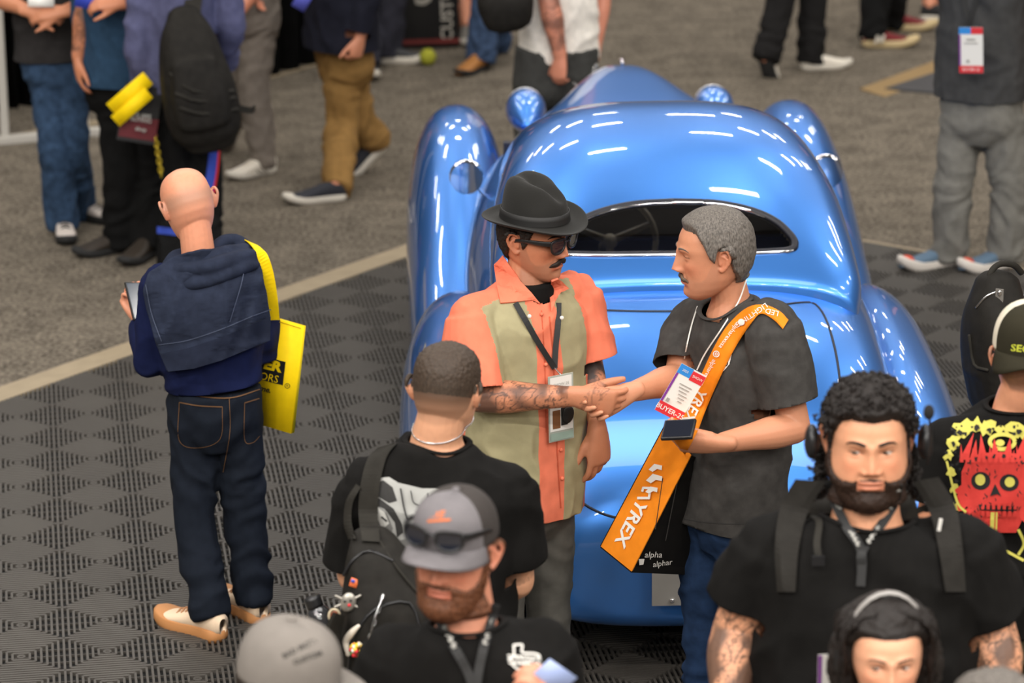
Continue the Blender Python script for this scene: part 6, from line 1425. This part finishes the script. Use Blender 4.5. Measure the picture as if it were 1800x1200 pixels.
# man in jeans, upper left
sh = dict(upper=mat('white_knit_upper', srgb(196, 186, 178), rough=.8), solem=black_rub, sole=.034, lace=black_pl, panel=None, heel=mat('red_heel', srgb(165, 30, 36), rough=.6))
dtee = cloth('dark_grey_tee', (48, 46, 46), fold=.01)
Lm, wp = walker('man in dark grey T-shirt and blue jeans with red and white shoes', 15.85, gx(118, 405), .87, 12, [dict(hip=(84, 130, .0), knee=(96, 262, -.06), foot=(112, 412), shoe=dict(yaw=12)), dict(hip=(122, 125, .0), knee=(128, 255, -.02), foot=(142, 384), shoe=dict(yaw=58))], cloth('mid_blue_denim', (52, 72, 98), fold=.012, var=.3), sh, dtee, skin=(200, 134, 100),
    arms=[dict(pts=[(40, -110, .0), (-10, -6, -.05), (48, 18, -.22)], sleeve=.6, sr=(.07, .075), r=(.05, .044, .032), hand=dict(d=(1, -.2, .0), n=(.1, .6, -.6), curl=.5, L=1.1)), dict(pts=[(150, -105, .0), (178, -4, -.05), (112, 20, -.24)], sleeve=.6, sr=(.07, .075), r=(.05, .044, .032), hand=dict(d=(-1, -.1, .0), n=(-.1, .6, -.6), curl=.55, L=1.1))], lr=dict(thigh=.090, knee=.078, hem=.074))
c = at(72, 3, 15.58); v, f = box(c, .12, .006, .05, rot(10, -30, 4)); o = obj('paper_slip', G().add(v - c, f), card_w); o.location = c; tag(o, 'small white paper held in both hands by the man in jeans', 'paper')
# man in blue tee and black trousers
btee = cloth('petrol_blue_tee', (44, 68, 92), fold=.01); btr = cloth('black_work_trousers', (20, 20, 20), fold=.01)
sh = dict(upper=mat('dark_brown_leather', srgb(46, 38, 30), rough=.55), solem=black_rub, sole=.03, hk=1.1, L=.31, wk=1.1)
M_, wp = walker('man in petrol blue T-shirt and black trousers with dark boots', 15.55, gx(228, 440), .82, -20, [dict(hip=(205, 180, 0), knee=(212, 300, -.03), foot=(216, 440), shoe=dict(yaw=-58)), dict(hip=(255, 180, .05), knee=(262, 310, .03), foot=(265, 448), shoe=dict(yaw=-25))], btr, sh, btee, rx=.225, ry=.16, trw=(.19, .15), skin=(196, 128, 94),
    arms=[dict(pts=[(166, -95, .0), (150, 12, -.04), (137, 100, -.08)], sleeve=.65, sr=(.078, .08), r=(.052, .046, .034), hand=dict(d=(.06, -.1, -1), n=(.9, .2, 0), t=(.2, -1, 0), curl=.35, L=1.05)), dict(pts=[(290, -90, .0), (306, -10, -.04), (214, 6, -.26)], sleeve=.65, sr=(.078, .08), r=(.052, .046, .034), hand=dict(d=(-1, -.2, .1), n=(-.2, .5, -.6), curl=.6, L=1.05))], lr=dict(thigh=.100, knee=.085, hem=.088), tattoos=[((150, 12, -.04), (139, 90, -.08), .07, .8)])
v, f = tube([M_.P((236, 2, -.22)) + np.array([0, .04 * math.sin(a), .035 * math.cos(a)]) for a in np.linspace(0, 2 * math.pi, 15)], [.010] * 15, 8, sub=1); M_.thing('wrist_watch', G().add(v, f), black_pl, 'black wrist watch on the man in petrol blue T-shirt', 'watch')
c = at(160, 0, 15.30); v, f = panel(c, (1, 0, -.25), (.25, 0, 1), .14, .09); bo_ = obj('badge', G().add(v - c, f), mat('royal_blue_card', srgb(55, 75, 190), rough=.4)); bo_.location = c; tag(bo_, 'royal blue show badge hanging before the petrol blue T-shirt', 'badge')
# person in violet sweater with backpack
vio = cloth('violet_grey_sweater', (86, 88, 118), fold=.014)
N_p, wp = walker('person in violet sweater with black trousers striped blue at the side', 15.25, gx(318, 470), .86, 150, [dict(hip=(306, 215, -.02), knee=(312, 340, -.02), foot=(304, 486), shoe=dict(yaw=165)), dict(hip=(352, 212, .03), knee=(362, 335, .02), foot=(362, 478), shoe=dict(yaw=150))], btr, dict(upper=black_pl, solem=black_rub), vio, rx=.205, ry=.15, trw=(.175, .135), long=True, lr=dict(thigh=.092, knee=.075, hem=.068),
    arms=[dict(pts=[(392, -70, .03), (404, 45, .05), (398, 120, .20)], sleeve=1.9, sr=(.078, .05), r=(.05, .044, .03), hand=dict(curl=.6)), dict(pts=[(258, -60, -.05), (242, 80, -.08), (272, 190, -.02)], sleeve=1.9, sr=(.075, .05), r=(.05, .044, .03), hand=dict(d=(.2, -.2, -1), curl=.9))])
rb_ = mat('royal_blue_stripe', srgb(45, 70, 170), rough=.8)
decal_px([(*px_line([(376, 232), (374, 290), (366, 350), (362, 400)], [14, 18, 20, 14]), 0), (*px_line([(387, 240), (382, 300), (374, 345)], 4), 1), (*px_poly([(276, 398), (330, 404), (330, 416), (276, 410)]), 0)], N_p.tb, 'side_stripe', N_p.part, [rb_, red_p], off=.006, L=12)
g = G(); v, f = tube([N_p.P(p) for p in ((322, 30, -.20), (330, 70, -.24), (346, 150, -.26), (362, 215, -.24), (368, 240, -.22))], [(.075, .06), (.125, .085), (.165, .11), (.165, .11), (.13, .08)], 26, ref=(1, .25, 0), expo=3); g.add(v, f)
v, f = tube([N_p.P(p) for p in ((340, 110, -.35), (352, 170, -.36), (360, 215, -.35))], [(.10, .03), (.125, .045), (.12, .04)], 20, ref=(1, .25, 0), expo=3); g.add(v, f)
V_, F_, Nn2 = fuse(g, .010, 3); V_ = V_ + Nn2 * (.008 * vnoise(V_, 8, 2, (1, 1, .5)))[:, None]
bg_ = N_p.thing('backpack', G().add(V_, F_), bpn, 'large black backpack on the person in violet sweater', 'backpack'); nbv = BVHTree.FromPolygons(V_.tolist(), F_)
for k, pts in enumerate(([(300, 130), (340, 160), (410, 160)], [(310, 165), (350, 178), (412, 172)], [(318, 190), (356, 200), (416, 192)])): seam_tube(nbv, pts, .010, bg_, bg_, web, 'webbing_strap')
v, f = tube([N_p.P(p) for p in ((296, 38, -.22), (300, 26, -.22), (312, 26, -.22), (316, 36, -.22))], [.008] * 4, 8); child(bg_, 'top_handle', G().add(v, f), web, True)
v, f = strap([N_p.P(p) for p in ((338, 30, -.22), (340, 0, -.16), (350, -60, -.06), (345, -90, .05))], .075, .012, (1, .25, 0)); child(bg_, 'shoulder_strap', G().add(v, f), web)
v, f = strap([N_p.P(p) for p in ((420, 190, -.18), (440, 194, -.1), (448, 190, .0))], .03, .006, (0, .2, 1)); child(bg_, 'hip_strap', G().add(v, f), web)
c = N_p.P((228, 178, -.22)); g = G(); v, f = panel(N_p.P((228, 165, -.20)), (.75, .1, .62), (-.62, .1, .75), .22, .07, .012); g.add(v, f); v, f = panel(N_p.P((232, 188, -.22)), (.75, .1, .62), (-.62, .1, .75), .20, .06, .012); g.add(v, f)
N_p.thing('folder', g, yel, 'bright yellow folded leaflets held by the person in violet sweater', 'leaflet')
g = G(); v, f = panel(N_p.P((246, 200, -.16)), (1, .2, -.22), (.22, .1, 1), .17, .26, .02); g.add(v, f, 0); v, f = panel(N_p.P((243, 224, -.165)), (1, .2, -.22), (.22, .1, 1), .168, .10, .024); g.add(v, f, 1)
bgm = N_p.thing('paper_bag', g, [black_p, mat('maroon_paper', srgb(92, 20, 28), rough=.6)], 'black and maroon paper bag below the yellow leaflets', 'bag', smooth=False)
for (tx_, y_) in (('WE ARE', 202), ('BUYING', 210), ('shop', 226)):
    gg = on_card(N_p.P((247, y_, -.185)), (1, .2, -.22), (.22, .1, 1), [(*txt(tx_, 0, 0, .026, bold=.03), 0)], .03); link('lettering', new_mesh('lettering', gg.verts() - np.array(bgm.location), gg.f, False), gray_p, bgm)
g = G()
for k in range(9):
    c = N_p.P((274 + 1.2 * k, 246 + 7.5 * k, -.16)); w_ = np.array([1, 0, 0.]) if k % 2 else np.array([0, -1, 0.]); v, f = tube([c + np.array([0, 0, .016 * math.cos(a)]) + w_ * .009 * math.sin(a) for a in np.linspace(0, 2 * math.pi, 11)], [.0045] * 11, 6, sub=1); g.add(v, f)
N_p.thing('wallet_chain', g, mat('yellow_metal', srgb(190, 165, 50), rough=.3, metal=.6), 'yellow chain hanging from the black trousers below the maroon bag', 'chain')
# grey trousered walker
O_p, wp = walker('person in taupe trousers and white striped trainers walking', 17.1, gx(440, 310), .99, -75, [dict(hip=(452, 40, 0), knee=(446, 160, -.04), foot=(468, 304), shoe=dict(yaw=-48)), dict(hip=(436, 40, .08), knee=(420, 150, .1), foot=(392, 262), shoe=dict(yaw=-60))], cloth('taupe_trousers', (122, 113, 104), fold=.014), dict(upper=white_leath, solem=white_rub, sole=.03, L=.30, lace=white_leath), cloth('taupe_shirt', (110, 104, 96)), skin=(206, 134, 104), lr=dict(thigh=.100, knee=.082, hem=.068), trw=(.17, .14),
    arms=[dict(pts=[(466, -130, .1), (470, -60, .1), (458, -20, -.05)], sleeve=.6, hand=dict(curl=.5)), dict(pts=[(450, -130, -.1), (446, -25, -.16), (412, 32, -.28)], sleeve=.6, sr=(.07, .075), r=(.052, .048, .036), hand=dict(d=(-.35, -.2, -1), n=(-.6, .8, 0), curl=.45, L=1.1))])
for k in range(3):
    P_ = [gnd(452 + 6 * k, 300 - 1 * k, .085 - .005 * k), gnd(459 + 6 * k, 306 - 1 * k, .045)]; v, f = tube(P_, [.004] * 2, 6); O_p.part('shoe_stripe', v, f, mat('grey_stripe', srgb(120, 112, 102), rough=.7))
# man in navy blazer and khaki trousers striding left
khk = cloth('khaki_chino', (136, 104, 60), fold=.014); blz = cloth('navy_blazer', (27, 28, 38), fold=.008)
P_p, wp = walker('man in navy blazer and khaki trousers striding past the dark booth', 16.9, gx(603, 330), .69, -62, [dict(hip=(602, 120, -.02), knee=(600, 222, -.06), foot=(590, 352), shoe=dict(yaw=-72)), dict(hip=(612, 120, .06), knee=(632, 212, .10), ankle=(664, 238, .20), shoe=dict(yaw=-66, pitch=40))], khk, dict(upper=mat('navy_canvas', srgb(38, 40, 48), rough=.8), solem=white_rub, sole=.032, L=.32, wk=1.02), blz, rx=.225, ry=.165, long=True, trw=(.175, .13), lr=dict(thigh=.100, knee=.086, hem=.080), hemz_=-.04,
    arms=[dict(pts=[(620, -110, .16), (640, -20, .2), (628, 60, .1)], sleeve=1.9, sr=(.078, .055), hand=dict(curl=.8)), dict(pts=[(610, -110, -.16), (650, -15, -.2), (634, 62, -.22)], sleeve=1.92, sr=(.080, .058), r=(.05, .044, .032), hand=dict(d=(-.25, -.1, -1), n=(-.7, .6, 0), t=(-.6, -.8, 0), curl=1.0, L=1.05))])
c = at(532, 0, 16.55); v, f = panel(c, (.8, 0, -.5), (.5, 0, .8), .07, .10); o = obj('badge', G().add(v - c, f), mat('blue_white_card', srgb(90, 95, 190), rough=.4)); o.location = c; tag(o, 'blue show badge swinging before the navy blazer', 'badge')
# dark trousers with white soled trainers behind him
Q_p, wp = walker('person in dark trousers and black trainers with pale soles by the dark booth', 19.72, gx(665, 110), .95, 60, [dict(hip=(690, -90, 0), knee=(690, 0, -.05), foot=(676, 110), shoe=dict(yaw=80)), dict(hip=(660, -90, .1), knee=(650, 20, .05), foot=(641, 128), shoe=dict(yaw=15, wk=.9))], cloth('charcoal_blue_trousers', (44, 44, 52), fold=.01), dict(upper=mat('dark_grey_knit', srgb(52, 52, 54), rough=.8), solem=white_rub, sole=.04, L=.33), ctee, lr=dict(thigh=.1, knee=.09, hem=.085))
# jeans and tan boots
R_p, wp = walker('person in blue jeans and tan leather boots beyond the car', 19.55, gx(845, 125), .98, -15, [dict(hip=(850, -90, 0), knee=(852, 10, -.02), foot=(846, 122), shoe=dict(yaw=-32)), dict(hip=(880, -90, .1), knee=(880, 0, .15), foot=(872, 92), shoe=dict(yaw=-20))], cloth('jeans_blue', (56, 72, 98), fold=.012, var=.25), dict(upper=mat('tan_leather', srgb(160, 106, 50), rough=.55), solem=black_rub, sole=.025, hk=1.15, L=.31, wk=1.05), ctee, lr=dict(thigh=.09, knee=.085, hem=.085))
# bare legged person with trainers further back
S_p, wp = walker('bare legged person in dark shorts with grey trainers far behind', 20.9, gx(815, 70), .95, -5, [dict(hip=(826, -130, 0), knee=(816, -30, -.02), foot=(818, 70), shoe=dict(yaw=5)), dict(hip=(856, -130, .1), knee=(852, -40, .1), foot=(850, 55), shoe=dict(yaw=10))], skin_mat(), dict(upper=mat('grey_mesh_shoe', srgb(110, 105, 98), rough=.8), solem=white_rub, sole=.035, hk=.9), ctee, lr=dict(thigh=.06, knee=.05, hem=.042), trw=(.15, .11))
a_ = S_p.trousers.data; set_col(a_, np.tile(np.array(srgb(190, 118, 86)), (len(a_.vertices), 1))); S_p.trousers.name = 'bare_legs'
# man in white tee beyond the hood
wt = cloth('white_tee', (232, 226, 216), fold=.012)
T_p, wp = walker('man in white T-shirt and charcoal trousers with tattooed arm beyond the bonnet', 16.35, gx(975, 410) * .0 + at(980, 60, 16.35)[0], .74, 24, [dict(hip=(940, 150, 0), foot=(925, 372), shoe=dict(yaw=10)), dict(hip=(1015, 150, .0), foot=(1030, 372), shoe=dict(yaw=30))], cloth('charcoal_trousers', (62, 62, 60), fold=.01), dict(upper=black_pl, solem=white_rub), wt, rx=.20, ry=.15, trw=(.205, .16), lr=dict(thigh=.105, knee=.09, hem=.08), skin=(206, 136, 110),
    arms=[dict(pts=[(948, -100, -.1), (966, 8, -.2), (984, 96, -.22)], sleeve=.6, sr=(.085, .09), r=(.06, .052, .038), hand=dict(d=(-.1, -.1, -1), n=(.5, .8, 0), t=(-.8, -.5, 0), curl=.7, L=1.08)), dict(pts=[(1040, -110, .1), (1060, -10, .12), (1050, 80, .05)], sleeve=.6, hand=dict(curl=.5))], tattoos=[((955, -60, -.18), (982, 86, -.22), .085, .8)])
g = G(); v, f = tube([at(888, -40, 16.1), at(888, 0, 16.05), at(893, 34, 16.05)], [(.10, .06), (.135, .08), (.12, .07)], 20, ref=(1, 0, 0), expo=3); g.add(v, f); T_p.thing('backpack', g, bpn, 'black bag hanging at the side of the man in white T-shirt', 'bag')
g = G()
for k in range(26):
    t = k / 25; p = at(1010 + 38 * t, 148 - 32 * t + 22 * math.sin(t * math.pi), 16.05 - .1 * math.sin(t * math.pi)); w_ = np.array([1, 0, 0.]) if k % 2 else np.array([0, -1, 0.5]); v, f = tube([p + np.array([.5, 0, -.8]) * .011 * math.cos(a) + w_ * .006 * math.sin(a) for a in np.linspace(0, 2 * math.pi, 9)], [.003] * 9, 5, sub=1, dome=False); g.add(v, f)
T_p.thing('wallet_chain', g, steel, 'silver wallet chain on the charcoal trousers beyond the bonnet', 'chain')
# black trousers, white trainers, walking away
U_p, wp = walker('person in black trousers and white trainers walking away, upper right', 19.35, gx(1405, 130), .95, 110, [dict(hip=(1378, -110, -.05), knee=(1374, -5, -.10), ankle=(1346, 90, -.25), shoe=dict(yaw=152, pitch=58, solem=black_rub)), dict(hip=(1420, -110, .05), knee=(1428, 0, .05), foot=(1424, 122), shoe=dict(yaw=100))], cloth('black_trousers', (30, 29, 29), fold=.01), dict(upper=white_leath, solem=white_rub, sole=.032, L=.30), ctee, lr=dict(thigh=.1, knee=.085, hem=.078))
# red trainers
V_p, wp = walker('person in black trousers and maroon trainers with cream soles', 20.1, gx(1540, 75), .95, 60, [dict(hip=(1545, -150, 0), knee=(1543, -50, 0), foot=(1532, 82), shoe=dict(yaw=86)), dict(hip=(1580, -150, .1), knee=(1572, -50, .15), foot=(1566, 52), shoe=dict(yaw=80))], btr, dict(upper=mat('maroon_suede', srgb(112, 26, 30), rough=.8), solem=mat('cream_sole', srgb(200, 178, 134), rough=.7), sole=.04, L=.33, heel=white_leath), ctee, lr=dict(thigh=.1, knee=.09, hem=.082))
for (x, y) in ((1548, 70),):
    g = G(); c = at(x, y, 19.86)
    for q in ([(-.03, -.025), (-.018, .025)], [(-.018, .025), (.004, -.02)], [(.004, -.02), (.022, .028)]): v, f = strap([c + np.array([q[0][0], 0, q[0][1]]), c + np.array([q[1][0], 0, q[1][1]])], .014, .004, (1, 0, 0)); g.add(v, f)
    V_p.part('side_logo', g, None, white_leath)
# bare ankle and black slip-on
W_p, wp = walker('person in shorts with black canvas shoes at the upper right', 20.95, gx(1640, 35), .95, 55, [dict(hip=(1640, -180, 0), knee=(1640, -80, 0), foot=(1634, 36), shoe=dict(yaw=74)), dict(hip=(1690, -180, .1), knee=(1692, -90, .1), foot=(1690, 20), shoe=dict(yaw=70))], skin_mat(), dict(upper=mat('black_canvas', srgb(30, 29, 29), rough=.8), solem=white_rub, sole=.034, L=.31), ctee, lr=dict(thigh=.06, knee=.05, hem=.040), trw=(.15, .11))
a_ = W_p.trousers.data; set_col(a_, np.tile(np.array(srgb(196, 120, 88)), (len(a_.vertices), 1))); W_p.trousers.name = 'bare_legs'
# man in dark grey T-shirt and grey trousers at the right
gtee = cloth('graphite_tee', (64, 64, 64), fold=.012); gtr = cloth('stone_grey_trousers', (112, 110, 104), fold=.012)
X_p, wp = walker('man in graphite T-shirt and grey trousers with blue running shoes', 15.2, gx(1722, 480), .80, -35, [dict(hip=(1692, 215, .02), knee=(1676, 330, -.02), foot=(1666, 470), shoe=dict(yaw=-68)), dict(hip=(1762, 215, -.05), knee=(1774, 330, -.06), foot=(1766, 472), shoe=dict(yaw=-62))], gtr, dict(upper=mat('slate_blue_mesh', srgb(86, 108, 128), rough=.85), solem=mat('off_white_foam', srgb(208, 200, 190), rough=.7), sole=.045, L=.31, panel=mat('orange_toe', srgb(205, 70, 40), rough=.6), toeup=.02), gtee, rx=.215, ry=.17, trw=(.185, .145), lr=dict(thigh=.105, knee=.088, hem=.082),
    arms=[dict(pts=[(1640, -150, .1), (1640, -40, .2), (1690, -10, .2)], sleeve=.7, hand=dict(curl=.5)), dict(pts=[(1820, -140, -.1), (1850, 0, -.1), (1830, 120, -.15)], sleeve=.7, sr=(.08, .085), hand=dict(curl=.5))])
xb = both(X_p)
lo, pe = lanyard(X_p, xb, [[(1690, -60), (1694, 0), (1700, 30), (1702, 44)], [(1722, -60), (1716, 0), (1706, 30), (1703, 44)]], .02, 'dark lanyard with red ended badge on the graphite T-shirt', lan)
cc = at(1707, 88, 14.86); U = np.array([1, -.25, .04]); Wv = np.array([-.10, 0, 1.]); v, f = panel(cc, U, Wv, .105, .205); bd = child(lo, 'badge_card', G().add(v, f), card_w)
lay = [(*rect(-.0525, .072, 0, .1025), 1), (*rect(0, .072, .0525, .1025), 2), (*rect(-.0525, -.07, -.045, .07), 3), (*rect(-.0525, -.1025, .0525, -.07), 2), (*txt('BUYER-25', 0, -.087, .018), 0), (*rect(-.02, .045, .02, .052), 4), (*rect(-.03, .03, .03, .034), 4), (*rect(-.02, -.055, -.008, -.043), 4)]
g = on_card(cc, U, Wv, lay); link('badge_print', new_mesh('badge_print', g.verts() - np.array(lo.location), g.f, False, g.m), [white_p, blue_p, red_p, purple_p, gray_p], bd)
# ------------------------------------------------------------------ booths beyond the aisle
drape = cloth('black_drape', (12, 12, 13), fold=.03)
def curtain(A_, B_, h, label, z0=0.):
    A_ = np.array(A_, float); B_ = np.array(B_, float); n = 60; V = []
    u = nrm(B_ - A_); nn = np.array([-u[1], u[0], 0])
    for z in (z0, h):
        for k in range(n): t = k / (n - 1); V.append(A_ + (B_ - A_) * t + nn * .05 * math.sin(k * 1.3) + np.array([0, 0, z]))
    F = [(k, k + 1, n + k + 1, n + k) for k in range(n - 1)]; g = G().add(np.array(V), F); o = obj('curtain', g, drape); so = o.modifiers.new('s', 'SOLIDIFY'); so.thickness = .01; return tag(o, label, 'curtain')
a0, a1 = gnd(452, 138), gnd(575, 105); dd = nrm(a1 - a0); curtain(a0 - dd * .35, a1 + dd * 1.2, 2.6, 'black pipe and drape curtain behind the man in blazer')
A_ = gnd(-140, 232) + np.array([0, .25, 0]); curtain(A_, gnd(180, 180) + np.array([0, .25, 0]), 2.6, 'black curtain at the back of the booth on the left')
tag(obj('trim_3', edge_strip(gnd(395, 160)[:2], gnd(640, 92)[:2], np.array([.25, .97]), .09, .01), strip_m, None, False), kind='structure')
tag(obj('trim_4', edge_strip(gnd(-60, 262)[:2], gnd(260, 205)[:2], np.array([-.15, .98]), .14, .01), strip_m, None, False), kind='structure')
# white display frames on feet
wf_ = mat('white_powder_coat', srgb(190, 186, 178), rough=.5)
def frame_leg(foot, top_h, d, label):
    b = gnd(*foot); r = empty('display_stand', tuple(b)); tag(r, label, 'frame')
    g = G(); v, f = box(b + np.array([0, 0, top_h / 2]), .04, .04, top_h); g.add(v, f); settle(obj('upright', g, wf_, None, False, bevel=.004), r)
    d = np.append(nrm(np.append(d, 0))[:2], 0); p = b + d * .08; R_ = np.stack([d, np.array([-d[1], d[0], 0]), np.array([0, 0, 1.])], 1)
    g = G(); v, f = box(p + np.array([0, 0, .02]), .5, .07, .04, R_); g.add(v, f); settle(obj('foot', g, wf_, None, False, bevel=.006), r); return r
frame_leg((10, 252), 2.1, (.93, .35), 'white upright display frame with flat foot at the left edge')
frame_leg((150, 238), 2.1, (1, .1), 'white display frame foot between the jeans and black trousers')
g = G(); b = gnd(14, 248); v, f = box(b + np.array([-.22, .02, .95]), .36, .02, 1.5); g.add(v, f); o = obj('notice_board', g, mat('grey_panel', srgb(96, 94, 100), rough=.5), None, False); tag(o, 'grey panel fixed to the white frame at the left edge', 'panel')
# black case with pale lettering beyond the aisle
c = gnd(745, 105); g = G(); v, f = box(c + np.array([-.04, .55, .55]), .44, .5, 1.1, rot(6)); cs_ = obj('flight_case', G().add(v - c, f), black_pl, None, True, bevel=.02); cs_.location = c; tag(cs_, 'black upright case with pale lettering across the aisle', 'case')
R_ = rot(6); U, Wv = R_ @ np.array([1., 0, 0]), np.array([0, 0, 1.]); pc_ = c + np.array([-.04, .55, .55]) + R_ @ np.array([0, -.252, 0])
lay = [(*txt('STICKER', -.16, -.22, .10, 90, bold=.03), 0), (*txt('CUSTOMS', .15, -.28, .10, 90, bold=.03), 0), (*txt('S', .0, -.20, .26, 12, bold=.02), 0), (*rect(-.22, -.52, .22, -.49), 1)]
g = on_card(pc_, U, Wv, lay, .006); link('lettering', new_mesh('lettering', g.verts() - c, g.f, False, g.m), [mat('pale_lettering', srgb(165, 160, 150), rough=.6), mat('dull_red_line', srgb(110, 35, 30), rough=.6)], cs_)
v, f = ball(gnd(752, 100, .06), (.05, .05, .05)); bl_ = obj('tennis_ball', G().add(v - gnd(752, 100, .06), f), mat('lime_felt', srgb(150, 150, 40), rough=.9)); bl_.location = gnd(752, 100, .05); tag(bl_, 'lime yellow ball on the carpet by the black case', 'ball')
# next stand's floor at the upper right
q = [gnd(1556, 158), gnd(1700, 112), gnd(1900, 60), gnd(1900, 190)]
g = G(); g.add(np.array([p + np.array([0, 0, .012]) for p in q] + [p for p in q]), [(0, 1, 2, 3), (0, 4, 5, 1), (1, 5, 6, 2), (2, 6, 7, 3), (3, 7, 4, 0)]); tag(obj('floor_panel', g, mat('dark_stand_floor', srgb(58, 58, 60), rough=.6, var=.1), None, False), kind='structure')
tag(obj('trim_5', edge_strip(gnd(1512, 158)[:2], gnd(1800, 52)[:2], np.array([.55, -.83]), .22, .010), mat('tan_edge_strip', srgb(138, 112, 70), rough=.6), None, False), kind='structure')
